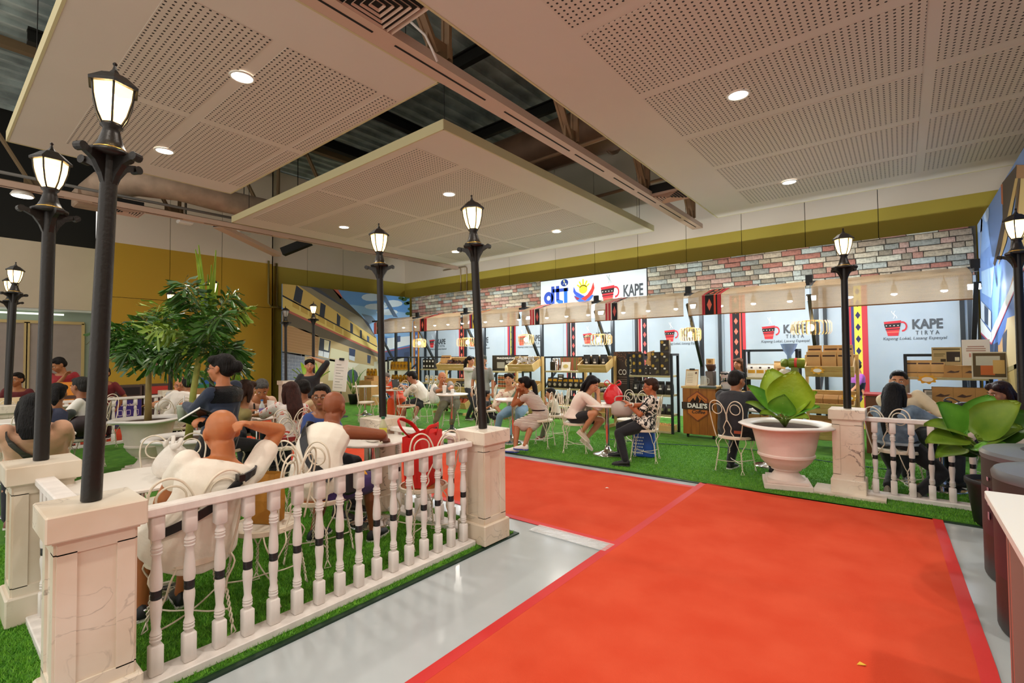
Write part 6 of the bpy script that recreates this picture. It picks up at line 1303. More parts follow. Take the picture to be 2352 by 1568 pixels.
# --- wooden coffee cart
CX, CY = -2.76, 8.80
t = thing('coffee_cart', 'wooden coffee cart with a hexagonal coffee sign on its front', 'cart', (CX, CY, .018)); wood = mat('cart_wood', 'a5641c', .45, c2='8c5014', vscale=3, stretch=(5, 1, 1), bump=.08, bscale=30)
for i in range(4): MB().box((-.21+i*.14, -.235, .47), (.136, .03, .80)).build('front_plank', wood, t)
for sx in (-1, 1): MB().box((sx*.272, .0, .47), (.02, .44, .80)).build('side_panel', wood, t)
MB().box((0, .0, .885), (.60, .52, .035)).build('counter_top', pine, t); MB().box((.45, .06, .80), (.36, .44, .03)).build('side_shelf', pine, t); MB().box((.45, -.14, .45), (.34, .02, .66)).build('side_shelf_front', pine_d, t)
for sx in (-1, 1):
    for sy in (-1, 1): MB().lathe([(.03, -.015), (.03, .015)], 12, Matrix.Translation((sx*.22, sy*.18, .035)) @ Matrix.Rotation(PI/2, 4, 'Y')).build('caster', fram, t)
MB().tube([(.02, -.27, .90), (.30, -.27, .90)], .024, 12).build('bumper_rail', mat('rail_grey', '5a5f5e', .4), t, True)
hexp = [(.205*math.sin(i*PI/3), .265*math.cos(i*PI/3)) for i in range(6)]; sg = MB().prism(hexp, 0, .012, Matrix.Translation((-.02, -.252, .56)) @ Matrix.Rotation(PI/2, 4, 'X')).build('hexagon_sign', mat('sign_rust', '7a3a1c', .5), t)
MB().prism([(x*.92, y*.92) for x, y in hexp], 0, .004, Matrix.Translation((-.02, -.264, .56)) @ Matrix.Rotation(PI/2, 4, 'X')).build('hexagon_face', mat('sign_orange', 'c06a24', .5), sg)
p = Print((-.02, -.268, .56), (1, 0, 0), (0, 0, 1), (0, -1, 0))
for pts in ([(-.10, .045), (-.05, .11), (-.02, .06), (-.03, .045)], [(-.04, .045), (0, .15), (.03, .09), (.02, .045)], [(.025, .045), (.05, .10), (.10, .045)]): p.poly([(a_*1.35, b_*1.3) for a_, b_ in pts], '2c1c14', 1)
p.line([(0, .20), (.16, .08)], .008, '2c1c14', 1); p.build(sg, 'mountain_print')
MB().box((-.02, -.272, .565), (.54, .014, .125), bev=.006).build('name_bar', mat('bar_brown', '33241c', .5), sg); text('DALE\u2019S', (-.02, -.2805, .567), .108, inkw, parent=sg, bold=.035, width=1.02); text('Coffee', (-.01, -.2705, .462), .085, inkb, parent=sg, bold=.014, shear=.35)
def onc(dx, dy, z=.9205): return (CX+dx, CY+dy, z)
t = thing('menu_clipboard', 'menu sheet on a clipboard standing on the wooden coffee cart', 'menu', onc(-.16, -.14)); M = Matrix.Rotation(-.25, 4, 'X')
MB().box((0, 0, .15), (.22, .008, .30), M).build('board', kraft_l, t); MB().box((0, -.006, .14), (.20, .003, .27), M).build('menu_sheet', mat('paper_cream', 'e6dcc2', .7), t); MB().box((0, -.01, .30), (.09, .02, .025), M).build('clip', fram, t)
p = Print((0, 0, 0), (1, 0, 0), (0, .247, .969), (0, -.969, .247)); 
for k in range(6): p.rect(-.08, .06+k*.03, .02, .066+k*.03, '8a7a62', 7)
p.poly([(.05, .23), (.075, .26), (.09, .23), (.075, .21)], '5a2f24', 7); p.build(t, 'menu_print')
t = thing('espresso_machine', 'chrome espresso machine on the coffee cart shelf', 'coffee machine', (CX+.46, CY+.08, .833)); 
MB().box((0, 0, .17), (.30, .34, .30), bev=.02).build('body', chrome, t); MB().box((0, -.20, .03), (.28, .12, .04)).build('drip_tray', fram, t); MB().box((0, 0, .335), (.28, .30, .03)).build('cup_rail', chrome, t)
for dx in (-.08, .07): MB().cyl((dx, -.20, .24), (dx, -.20, .17), .032).build('group_head', chrome, t); MB().tube([(dx, -.22, .19), (dx, -.36, .18)], .012, 8).build('portafilter', fram, t, True); MB().ell((dx+.03, -.2, .31), .02).build('knob', fram, t, True)
t = thing('coffee_grinder_small', 'small brown grinder with a hopper on the coffee cart', 'grinder', onc(.10, .12)); MB().box((0, 0, .13), (.14, .18, .26), bev=.01).build('body', mat('grinder_grey', '6a6460', .3, .6), t); MB().lathe([(.05, .26), (.085, .36), (.085, .38)], 18).build('hopper', brown_p, t, True)
t = thing('glass_carafe', 'glass carafe on the front of the coffee cart', 'jug', onc(.05, -.12)); MB().lathe([(.05, 0), (.06, .02), (.055, .13), (.045, .17), (.05, .18)], 18).build('glass', mat('carafe_glass', 'd8dcd4', .05, alpha=.4), t, True); MB().tube([(.05, 0, .15), (.09, 0, .13), (.09, 0, .06), (.055, 0, .04)], .007, 6).build('handle', mat('carafe_glass'), t, True)
t = thing('cup_box', 'cream paper cup box on top of the small grinder', 'box', onc(.10, .12, 1.30)); MB().box((0, 0, .05), (.12, .10, .10)).build('carton', kraft_l, t); MB().prism([(.03*math.cos(i*PI/8), .03*math.sin(i*PI/8)) for i in range(16)], 0, .003, Matrix.Translation((0, -.051, .05)) @ Matrix.Rotation(PI/2, 4, 'X')).build('logo', pine_d, t)
# --- crate stands
def crate_stand(x, y, wd, label, low=True):
    t = thing('crate_stand', label, 'display stand', (x, y, .018))
    for sx in (-1, 1): MB().box((sx*(wd/2+.02), .16, .72), (.04, .07, 1.44)).build('upright', pine, t); MB().box((sx*(wd/2+.02), -.05, .03), (.04, .5, .06)).build('foot', pine, t)
    for z0, dd in ((1.18, .34), (.62, .36), (.22, .36))[:3 if low else 1]:
        M = Matrix.Translation((0, 0, z0)) @ Matrix.Rotation(R(24), 4, 'X'); c = MB().box((0, 0, 0), (wd-.02, dd, .015), M).build('crate', pine, t)
        for k in (0, 1): MB().box((0, -dd/2, .045+k*.085), (wd, .015, .078), M).build('front_slat', pine, c)
        for sx in (-1, 1): MB().box((sx*(wd/2-.007), 0, .08), (.015, dd, .17), M).build('end_board', pine, c)
        MB().box((0, dd/2, .10), (wd, .015, .22), M).build('back_board', pine, c)
    return t
crate_stand(-8.95, 8.75, 1.05, 'pine crate stand heaped with dark bean packets'); crate_stand(-6.78, 8.85, .72, 'pine crate stand heaped with silver pouches'); crate_stand(-4.98, 8.95, .66, 'pine crate stand holding three black coffee bags')
for i in range(34): prod('choc', (-8.95+.20+rp_.uniform(-.42, .28), 8.75+(dy_ := rp_.uniform(-.12, .14)), 1.23+dy_*.45+rp_.uniform(0, .09)), 'small dark bean packet heaped in the pine crate', 'packet', 'packets heaped in the bean crate', rp_.uniform(-1, 1), rp_.uniform(-1.2, .6))
for i in range(18): prod('silver', (-6.78+rp_.uniform(-.26, .26), 8.85+(dy_ := rp_.uniform(-.12, .12)), 1.23+dy_*.45+rp_.uniform(0, .10)), 'crinkled silver pouch heaped in the pine crate', 'pouch', 'silver pouches heaped in the crate', rp_.uniform(-1, 1), rp_.uniform(-1, .6))
for i in range(3): prod('black', (-4.98-.21+i*.20, 8.95+.02, 1.22), 'large black coffee bag standing in the pine crate', 'pouch', 'black bags in the pine crate', 0, .15, 1.05)
for i in range(4): prod('black_s', (-8.95+.02+i*.125, 8.74, .66), 'small black pouch in the middle crate of the bean stand', 'pouch', 'black pouches in the middle crate', 0, -.3)
for i in range(2): prod('kraft_script', (-9.42+i*.17, 8.74, 1.21), 'kraft paper sack standing at the end of the bean crate', 'pouch', 'kraft sacks in the bean crate', 0, -.1)
for i in range(3): prod('jar_big', (-8.62-i*.14, 8.72, .27), 'rust coloured jar lying in the lowest bean stand crate', 'jar', 'rust jars in the lowest crate', 0, -.35)
for i in range(6): prod('black_s', (-4.98-.20+i*.08, 8.93, .70+.01*(i % 2)), 'black pouch lying in the middle crate under the three bags', 'pouch', 'pouches under the three bags', rp_.uniform(-.5, .5), -.9)
# --- shelf with yellow topped pouches
shelf('black shelf of yellow-topped pouches with a glowing lower board', -6.62, -5.52, 9.35, .36, (1.12, .72, .36, .06), 1.44)
for i in range(7): prod('black_yellow', (-6.50+i*.145, 9.47, .72), 'black pouch with a yellow top in the middle row', 'pouch', 'yellow-topped pouches', 0, 0, 1.1)
for i in range(7): prod('black_s', (-6.50+i*.145, 9.47, .36), 'small black pouch under the yellow-topped row', 'pouch', 'small pouches under the yellow-topped row')
for i in range(6): prod('black_s', (-6.48+i*.15, 9.47, .06), 'small black pouch on the lowest lit board', 'pouch', 'small pouches on the lowest lit board')
t = thing('coffee_dispenser', 'steel and black coffee dispenser on the yellow-topped pouch shelf', 'coffee machine', (-6.38, 9.52, 1.12)); MB().lathe([(.09, 0), (.09, .26), (.07, .29)], 20).build('tank', chrome, t, 40); MB().box((-.02, -.09, .11), (.12, .05, .20)).build('front_panel', blk, t)
t = thing('picture_card', 'cream card with a round coffee print on the yellow-topped pouch shelf', 'sign', (-6.05, 9.42, 1.12)); M = Matrix.Rotation(-.2, 4, 'X'); MB().box((0, 0, .11), (.24, .008, .20), M).build('card', white_p, t); MB().prism([(.07*math.cos(i*PI/10), .045*math.sin(i*PI/10)) for i in range(20)], 0, .003, M @ Matrix.Translation((0, -.004, .11)) @ Matrix.Rotation(PI/2, 4, 'X')).build('round_print', mat('print_wheat', 'c9b46a', .6), t)
t = thing('price_sign', 'small black price sign hung on the yellow-topped pouch shelf', 'sign', (-6.12, 9.33, .98)); MB().box((0, 0, 0), (.16, .012, .13)).build('plate', blk, t); MB().box((0, -.007, -.03), (.09, .002, .03)).box((0, -.007, .03), (.11, .002, .015)).build('print', inkw, t)
t = thing('textile_roll', 'woven red textile behind the cards on the pouch shelf', 'cloth', (-5.95, 9.64, 1.12)); MB().box((0, 0, .16), (.75, .02, .30)).build('cloth', mat('woven_red', 'a8463c', .9, c2='5a6a3a', vscale=30, stretch=(1, 1, .02)), t)
for i in range(3): prod('kraft_box', (-5.68, 9.50, 1.12+i*.10), 'kraft carton stacked beside the round coffee card', 'carton', 'kraft cartons beside the card', 0, 0, .58)
# glow strip under shelf boards
glow = mat('shelf_glow', 'ffd38a', emit=6)
for x0, x1, y, z, lb in ((-6.55, -5.6, 9.42, .318, 'warm strip light under the board below the yellow-topped pouches'), (-6.55, -5.6, 9.42, .02+.0, None), (-4.1, -3.35, 8.80, .318, 'warm strip light under the third board of the tall coffee shelf')):
    if lb: tag(MB().box(((x0+x1)/2, y, z), (x1-x0, .02, .012)).build('strip_light', glow), lb, 'light')
# --- shelf of jars and cooperative board
shelf('black shelf of small orange jars under the cooperative board', -8.55, -7.35, 9.5, .36, (1.08, .66, .30), 1.10)
for i in range(7):
    for j in range(3): prod('jar', (-8.22+i*.085, 9.60, .66+j*.1065), 'small orange-labelled jar stacked on the jar shelf', 'jar', 'small jars on the jar shelf')
for x in (-8.40, -7.55): prod('jar_big', (x, 9.6, .66), 'tall rust jar at the end of the small jar stack', 'jar', 'tall rust jars')
t = thing('name_board', 'black board reading PINAGDANILAYAN MULTI COOPERATIVE above the jars', 'sign', (-7.95, 9.72, 1.085)); MB().box((0, 0, .20), (1.20, .02, .42)).build('board', blk, t); text('PINAGDANILAYAN MULTI', (-.02, -.012, .33), .075, inkw, parent=t, bold=.01, width=.95); text('COOPERATIVE', (.12, -.012, .24), .075, inkw, parent=t, bold=.01, width=.95); MB().box((-.30, -.012, .15), (.26, .003, .16)).build('picture_print', mat('print_grey', '8a8a80', .6), t)
for i, (c, nm) in enumerate((('pack_cream', 'd8c9a0'), ('pack_pink', 'd06a80'), ('pack_peach', 'd8a08a'))):
    me = pouch_mesh(.11, .16, .05, mat(c, nm, .5)); o = obj('pouch', me, None, (-7.95+i*.13, 9.60, 1.085)); tag(o, ['cream', 'pink', 'peach'][i]+' pouch standing in front of the cooperative board', 'pouch')
# --- gold pouch stall
shelf('black shelf of gold pouches near the house mural', -12.6, -11.55, 9.3, .36, (1.08, .70, .34), 1.46)
for i in range(6): prod('gold', (-12.48+i*.16, 9.42, 1.08), 'shiny gold pouch on the black shelf near the mural', 'pouch', 'gold pouches on the black shelf', 0, 0, 1.15)
for i in range(5): prod('gold', (-12.45+i*.18, 9.42, .70), 'shiny gold pouch on the lower board near the mural', 'pouch', 'gold pouches on the lower board')
shelf('black shelf of dark cartons between the gold pouches and the bean crate', -11.05, -9.75, 9.3, .36, (1.12, .72, .36), 1.46)
for i in range(4):
    for j in range(2): prod('carton_dark', (-10.93+i*.13, 9.42, 1.12+j*.142), 'dark carton with a white sticker between the gold pouches and the bean crate', 'carton', 'dark cartons with white stickers')
for i in range(3):
    for j in range(2): prod('kraft_box', (-10.22+i*.125, 9.42, 1.12+j*.11), 'small kraft carton stacked beside the dark cartons', 'carton', 'small kraft cartons', 0, 0, .62)
for i in range(5): prod('white', (-10.85+i*.2, 9.42, .72), 'white pouch with a yellow band on the carton shelf', 'pouch', 'white pouches on the carton shelf')
for i in range(5): prod('gold', (-10.5+i*.16, 9.40, .36), 'gold pouch on the bottom of the carton shelf', 'pouch', 'gold pouches under the white pouches')
t = thing('cardboard_box', 'tall cardboard box near the house mural with kraft boxes on it', 'box', (-12.75, 8.85, .018)); MB().box((0, 0, .37), (.62, .5, .74)).build('carton', kraft, t); MB().box((-.155, -.002, .37), (.004, .502, .74)).build('seam', pine_d, t)
for i in range(3): prod('gold', (-12.95+i*.18, 8.85, .90), 'gold pouch standing on top of the cardboard boxes', 'pouch', 'gold pouches on the cardboard boxes')
prod('kraft_box', (-12.75, 8.85, .758), 'wide kraft tray under the gold pouches on the cardboard box', 'carton', None, 0, 0, 1.0).scale = (2.6, 1.6, .8)
# --- pouch shelf, grinder and kraft stand by the urn
shelf('black framed shelf with white pouches behind the urn plant', -2.22, -1.36, 9.35, .36, (1.06, .62, .22), 1.54)
for i in range(3): prod('white', (-2.10+i*.14, 9.45, 1.06), 'white pouch with a yellow band behind the seated man in the jacket', 'pouch', 'white pouches behind the urn plant', 0, 0, 1.15)
prod('kraftp', (-1.66, 9.47, 1.06), 'tan kraft pouch beside the white pouches', 'pouch', None, 0, 0, 1.15)
for i in range(4): prod('kraft_box_l', (-2.08+i*.2, 9.50, .62), 'orange-brown kraft carton on the middle board behind the urn plant', 'carton', 'kraft cartons behind the urn plant', 0, 0, .88)
for i in range(4): prod('kraft_box', (-2.08+i*.2, 9.50, .22), 'kraft carton on the low board behind the urn plant', 'carton', 'low kraft cartons behind the urn plant')
t = thing('coffee_grinder', 'green electric coffee grinder with a blue hopper', 'grinder', (-1.47, 9.22, .0)); gg = mat('grinder_green', '6a7a22', .35, .2)
t.location.z = .02; _pl = thing('wooden_plinth', 'wooden plinth under the green coffee grinder', 'plinth', (-1.47, 9.27, .018)); MB().box((0, 0, .49), (.30, .30, .98)).build('box', mat('cart_wood'), _pl); MB().box((0, 0, .99), (.34, .33, .025)).build('plinth_top', pine, _pl); MB().box((.08, 0, 1.12), (.10, .14, .22)).build('column', gg, t); MB().lathe([(.07, -.11), (.085, -.10), (.085, .12), (.07, .14)], 18, Matrix.Translation((.10, 0, 1.30)) @ Matrix.Rotation(PI/2, 4, 'Y')).build('motor', gg, t, 40); MB().lathe([(.086, -.02), (.087, .0), (.086, .02)], 18, Matrix.Translation((.10, 0, 1.30)) @ Matrix.Rotation(PI/2, 4, 'Y'), close=False).build('motor_band', red_p, t)
MB().lathe([(.06, -.06), (.075, 0), (.06, .06)], 16, Matrix.Translation((-.06, 0, 1.30)) @ Matrix.Rotation(PI/2, 4, 'Y')).build('burr_head', gg, t, True); MB().lathe([(.03, 1.36), (.035, 1.43), (.09, 1.52), (.125, 1.62), (.128, 1.625), (.12, 1.62)], 20).build('hopper', mat('hopper_blue', '8aa6d8', .15, alpha=.8), t, True); MB().lathe([(.09, 1.01), (.10, 1.02), (.10, 1.16), (.06, 1.20)], 18, Matrix.Translation((-.06, -.02, 0))).build('catch_jar', mat('jar_frost', 'd8d2c2', .2, alpha=.7), t, True)
crate_stand(-.86, 8.85, .62, 'pine crate stand full of kraft script pouches behind the lamp post')
for i in range(3):
    for j in range(2): prod('kraft_script', (-1.06+i*.20, 8.80+.13*j, 1.21+.10*j), 'large kraft pouch with script lettering in the upper crate', 'pouch', 'script pouches in the upper crate', rp_.uniform(-.15, .15), .2)
for i in range(3): prod('kraft_box', (-1.05+i*.195, 8.83, .66), 'kraft carton with script in the middle crate behind the lamp post', 'carton', 'script cartons in the middle crate', 0, .42)
for i in range(3): prod('kraft_box', (-1.05+i*.195, 8.83, .26), 'kraft carton with script in the lowest crate behind the lamp post', 'carton', 'script cartons in the lowest crate', 0, .42)
for i, (x, z) in enumerate(((-1.0, 1.22), (-.62, .82))):
    t = thing('price_tag', ['yellow flower-shaped price tag on the upper kraft crate', 'yellow flower-shaped price tag on the middle kraft crate'][i], 'price tag', (x, 8.60, z)); MB().prism([((.085+.012*math.sin(8*a))*math.cos(a), (.05+.012*math.sin(8*a))*math.sin(a)) for a in [2*PI*k/40 for k in range(40)]], 0, .006, Matrix.Rotation(PI/2, 4, 'X')).build('card', yel, t); MB().prism([(.055*math.cos(a), .028*math.sin(a)) for a in [2*PI*k/20 for k in range(20)]], .006, .008, Matrix.Rotation(PI/2, 4, 'X')).build('panel', inkw, t)
t = thing('sales_counter', 'brown counter with a red top in front of the purple shirt stall keeper', 'counter', (-.10, 8.98, .018)); MB().box((0, 0, .42), (.66, .45, .84)).build('body', mat('counter_brown', '6a3f22', .5), t); MB().box((0, 0, .85), (.70, .50, .025)).build('top', mat('counter_red', 'a02420', .5), t)
t = thing('steel_canister', 'grey steel canister on the red counter top', 'canister', (-.02, 8.86, .8805)); MB().lathe([(.10, 0), (.105, .22), (.10, .23)], 20).build('body', mat('steel_grey', '9a9690', .35, .5), t, 40); MB().lathe([(.106, .23), (.106, .245), (0, .25)], 20).build('lid', mat('steel_grey'), t)
# --- kraft box display by the side mural
shelf('black framed display of kraft boxes beside the side mural', 0.02, .96, 9.2, .38, (1.12, .74, .38), 1.44)
for i in range(3): prod('kraft_script', (.10+i*.15, 9.30, 1.12), 'rounded kraft pouch standing in a row above the cream sweater man', 'pouch', 'kraft pouches on the top display board', 0, 0, .82)
for i in range(3): prod('kraft_box', (.56+i*.192, 9.32, 1.12), 'kraft carton with script on the top display board', 'carton', 'kraft cartons on the top display board')
for i in range(3): prod('kraft_box_l', (.44+i*.227, 9.30, .74), 'large kraft carton with script on the lower display board', 'carton', 'large kraft cartons on the lower display board')
for i in range(4): prod('kraft_box_l', (.15+i*.227, 9.35, .38), 'large kraft carton with script on the bottom display board', 'carton', 'large kraft cartons on the bottom display board')
t = thing('price_tag', 'yellow flower-shaped price tag below the rounded kraft pouches', 'price tag', (.28, 9.19, 1.09)); MB().prism([((.10+.012*math.sin(8*a))*math.cos(a), (.06+.012*math.sin(8*a))*math.sin(a)) for a in [2*PI*k/40 for k in range(40)]], 0, .006, Matrix.Rotation(PI/2, 4, 'X')).build('card', yel, t); MB().prism([(.065*math.cos(a), .034*math.sin(a)) for a in [2*PI*k/20 for k in range(20)]], .006, .008, Matrix.Rotation(PI/2, 4, 'X')).build('panel', inkw, t)
def poster(x, y, z, w, h, base, label, shapes, rz=0):
    t = thing('display_card', label, 'sign', (x, y, z), rz); MB().box((0, 0, h/2), (w, .012, h)).build('card', mat('card_'+base, base, .6), t); p = Print((0, -.0065, h/2), (1, 0, 0), (0, 0, 1), (0, -1, 0))
    for a, b, c, d, col, l in shapes: p.rect(a*w/2, b*h/2, c*w/2, d*h/2, col, l)
    p.build(t, 'print'); MB().box((0, .04, .01), (w*.5, .08, .006)).build('easel_foot', blk, t); return t
poster(.50, 9.30, 1.292, .32, .26, 'b59c6a', 'tan information card standing on the kraft cartons', [(-.9, .7, .9, .85, '6a5a34', 1), (0, -.6, .9, .5, '3a2f28', 1), (.55, -.5, .85, -.1, 'd8cba8', 2), (-.85, .2, -.1, .3, '7a6a42', 1), (-.85, 0, -.2, .08, '7a6a42', 1), (-.4, -.6, -.05, -.3, '4a3a24', 1)])
poster(.80, 9.22, 1.292, .28, .36, 'e6ddd0', 'white poster with two pink cups standing on the kraft cartons', [(-.6, .42, .6, .5, 'b08878', 1), (-.7, .26, .7, .34, 'b08878', 1), (-.7, .1, .7, .18, 'b08878', 1), (-.5, -.35, -.1, -.05, 'd09080', 1), (0, -.35, .4, -.05, 'd09080', 1), (.1, -.75, .7, -.5, 'e0a898', 1)])
poster(1.00, 8.95, 1.10, .34, .36, 'c9c2b2', 'framed photo card of a coffee box beside the side mural', [(-.92, -.85, .92, .92, '5a4a34', 1), (-.75, .0, .6, .7, 'b9b8b0', 2), (-.5, -.7, .3, 0, 'c0683a', 2), (.2, -.6, .85, .4, 'c9a66a', 3)])
poster(.30, 9.24, .745, .14, .20, '2c2a26', 'small white card in a dark frame on the lower display board', [(-.8, -.8, .8, .85, 'd8d2c4', 1), (-.5, .2, .5, .7, '9a958a', 2)])
bpy.data.objects['display_card.002'].location.z = 1.12; bpy.data.objects['display_card.002'].location.x = .90
# --- things on and around the tables
ps = mat('plastic_white', 'efe9df', .3, alpha=.72, bump=.8, bscale=14); ps2 = mat('paper_white', 'f2eee6', .6, bump=.6, bscale=20)
def bag_lump(name, loc, r, m, label, cat, seed, ears=True, z=.76):
    t = thing(name, label, cat, loc); rnd = random.Random(seed); b = MB(); n, k = 18, 10; rs = []
    for i in range(k+1):
        f = i/k; rr = math.sin(PI*min(.97, .12+.83*f))**.6*(1-.35*f); rs.append([(r[0]*rr*(1+.13*math.sin(5*a+seed+3*f))*math.cos(a), r[1]*rr*(1+.13*math.sin(4*a+seed-2*f))*math.sin(a), r[2]*f) for a in [2*PI*j/n for j in range(n)]])
    b.rings(rs).build('bag_body', m, t, True)
    if ears:
        for s_ in (-1, 1): MB().tube(spline([(s_*.02, 0, r[2]*.95), (s_*r[0]*.55, .02, r[2]*1.2), (s_*r[0]*.8, 0, r[2]*1.05), (s_*r[0]*.5, -.03, r[2]*.95)], 4), [.012]*9+[.02]*4, 6, flat=.5).build('handle_knot', m, t, True)
    return t
bag_lump('plastic_bag', (-3.58, 1.02, .76), (.13, .12, .20), ps, 'white plastic bag of food on the table by the bald man', 'bag', 2)
t = thing('soy_bottle', 'bottle with a green cap and yellow label on the small table', 'bottle', (-3.72, 2.70, .76)); MB().lathe([(.03, 0), (.034, .01), (.034, .10), (.02, .14), (.014, .15), (.014, .17)], 16).build('bottle', mat('bottle_pale', 'c9c8a0', .1, alpha=.7), t, True); MB().lathe([(.017, .165), (.017, .185), (0, .186)], 14).build('cap', mat('cap_green', '2a6a4a', .4), t); MB().lathe([(.0345, .03), (.0345, .085)], 16, close=False).build('pack_label', mat('label_lime', 'c9c43a', .5), t, True)
bag_lump('tissue_wad', (-3.60, 2.50, .76), (.10, .06, .07), ps2, 'crumpled white tissue and wrapper on the small table by the bottle', 'tissue', 5, False)
prod('bottle', (-6.20, 2.70, .76), 'small water bottle with a blue cap on the table of the floral blouse woman', 'bottle')
t = thing('takeout_box', 'open white takeout box on the table by the grey-haired man', 'box', (-6.50, 2.86, .76)); MB().box((0, 0, .025), (.20, .16, .05), bev=.006).build('tray', white_p, t); MB().box((0, .085, .10), (.20, .01, .14)).build('lid', white_p, t)
# red bag on the chair
rm_ = mat('bag_red', 'd8201c', .6, bump=.2, bscale=10); t = thing('shopping_bag', 'red fabric shopping bag standing on a wire chair', 'bag', (-3.0, 2.56, .482), R(115))
rs = [[(x*a_, y*b_, z) for x, y in ((-1, -1), (0, -1.06), (1, -1), (1.05, 0), (1, 1), (0, 1.04), (-1, 1), (-1.04, 0))] for a_, b_, z in ((.15, .08, 0), (.165, .09, .12), (.19, .085, .27), (.225, .07, .40))]
MB().rings(rs, False).build('bag_body', rm_, t); MB().box((0, 0, .004), (.29, .15, .008)).build('bag_base', rm_, t)
for s_ in (-1, 1): MB().tube(spline([(-.10, s_*.07, .38), (-.12-.06*(s_ > 0), s_*.10, .46), (-.06-.10*(s_ > 0), s_*.13, .50+.03*s_), (.03, s_*.12, .47), (.09, s_*.075, .38)], 5), .016, 6, flat=.25).build('handle', rm_, t, True)
# paper bag on neighbouring chair
t = thing('paper_bag', 'ochre paper bag leaning on the chair beside the bald man', 'bag', (-3.10, 1.38, .482), R(30)); MB().rings([[(x*a_, y*b_, z) for x, y in ((-1, -1), (1, -1), (1, 1), (-1, 1))] for a_, b_, z in ((.085, .055, 0), (.088, .06, .14), (.085, .04, .30))], False).build('bag_body', mat('paper_ochre', 'b07a24', .7, bump=.2, bscale=12), t); MB().box((0, 0, .004), (.165, .105, .008)).build('bag_base', mat('paper_ochre'), t)
# red knotted bag, tumbler and food on the older woman's table
bag_lump('red_plastic_bag', (-3.36, 6.52, .76), (.17, .14, .29), mat('plastic_red', 'd8141c', .3, bump=.9, bscale=16), 'knotted bright red plastic bag on the table', 'bag', 4)
t = thing('tumbler', 'tall grey tumbler with a black lid on the table by the red bag', 'bottle', (-3.60, 6.48, .76)); MB().lathe([(.034, 0), (.038, .01), (.038, .19)], 18).build('body', mat('tumbler_grey', '8a8a90', .3, .2), t, 40); MB().lathe([(.037, .19), (.037, .215), (.02, .235)], 18).build('lid', blk, t, 40); MB().tube([(.02, 0, .22), (.045, 0, .23), (.045, 0, .19)], .006, 6).build('loop', blk, t)
bag_lump('snack_packet', (-3.55, 6.33, .76), (.055, .04, .03), mat('snack_yellow', 'd8942c', .4), 'yellow snack packet on the table by the tumbler', 'snack', 7, False)
t = thing('handbag', 'pale grey handbag on the lap of the older woman', 'bag', (-3.06, 6.22, .62), R(20)); MB().box((0, 0, .11), (.30, .14, .22), bev=.05).build('body', mat('bag_grey', 'b9b0a6', .6, bump=.3, bscale=8), t, True); MB().tube(spline([(-.1, 0, .2), (-.08, 0, .28), (.08, 0, .28), (.1, 0, .2)], 5), .009, 6).build('handle', mat('bag_grey'), t, True)
t = thing('grocery_bag', 'blue patterned grocery bag on the turf under the wire chair', 'bag', (-2.92, 6.62, .018), R(10)); MB().box((0, 0, .19), (.30, .18, .38), bev=.02).build('bag_body', mat('bag_blue', '1f4fae', .5), t); p = Print((-.02, -.0915, .19), (1, 0, 0), (0, 0, 1), (0, -1, 0))
for i in range(5):
    for j in range(6): p.disc(-.11+i*.03+(j % 2)*.015, -.13+j*.045, .011, 'e0e4ea', 1, 8)
p.build(t, 'dot_print')
# coffee cups at the bald man's table
for x, y, r_, hh, lb in ((-6.98, 6.50, .042, .14, 'tall white paper cup with a straw on the table'), (-6.82, 6.56, .036, .08, 'short printed paper cup beside the tall white cup')):
    t = thing('paper_cup', lb, 'cup', (x, y, .76)); MB().lathe([(r_*.72, 0), (r_, hh), (r_*1.06, hh+.004), (r_, hh+.008)], 20).build('cup', white_p, t, 40)
    if hh > .1: MB().tube([(0, 0, .1), (-.01, 0, .20), (-.035, 0, .22)], .004, 6).build('straw', inkw, t); MB().lathe([(r_*1.05, hh), (r_*.9, hh+.018), (0, hh+.02)], 20).build('lid', white_p, t, 40)
t = thing('laptop', 'open black laptop on the round table', 'laptop', (-8.80, 6.88, .76), R(115)); MB().box((0, 0, .009), (.33, .23, .016), bev=.004).build('base', blk, t); MB().box((0, .12, .12), (.33, .010, .23), Matrix.Rotation(-.15, 4, 'X')).build('screen_lid', blk, t); MB().box((0, .127, .12), (.06, .002, .012), Matrix.Rotation(-.15, 4, 'X')).build('logo', inkw, t)
t = thing('lunch_box', 'orange lunch box on the laptop table', 'box', (-9.05, 6.68, .76)); MB().box((0, 0, .025), (.16, .11, .05), bev=.01).build('tray', mat('box_orange', 'd8784a', .5), t); MB().box((0, 0, .055), (.165, .115, .01)).build('lid', white_p, t)
bag_lump('food_packet', (-8.72, 6.66, .76), (.10, .06, .05), kraft_l, 'tan food packet on the laptop table', 'packet', 9, False)
bag_lump('white_plastic_bag', (-9.05, 6.92, .76), (.09, .08, .16), ps, 'small white plastic bag beside the laptop', 'bag', 3)
bag_lump('black_bag', (.50, 6.92, .76), (.20, .16, .20), mat('bag_black'), 'soft black bag on the table of the denim jacket woman', 'bag', 6)
bag_lump('juice_pouch', (-9.0, 2.45, .76), (.05, .04, .15), mat('pouch_red', 'b86a5a', .4), 'printed drink cup on the small table behind the first palm', 'cup', 8, False)
# white jacket hung on a chair by the bald man in grey
bag_lump('white_sack', (-7.85, 7.02, .47), (.13, .13, .42), ps2, 'white plastic sack on the chair beside the man at the laptop', 'bag', 11, False)
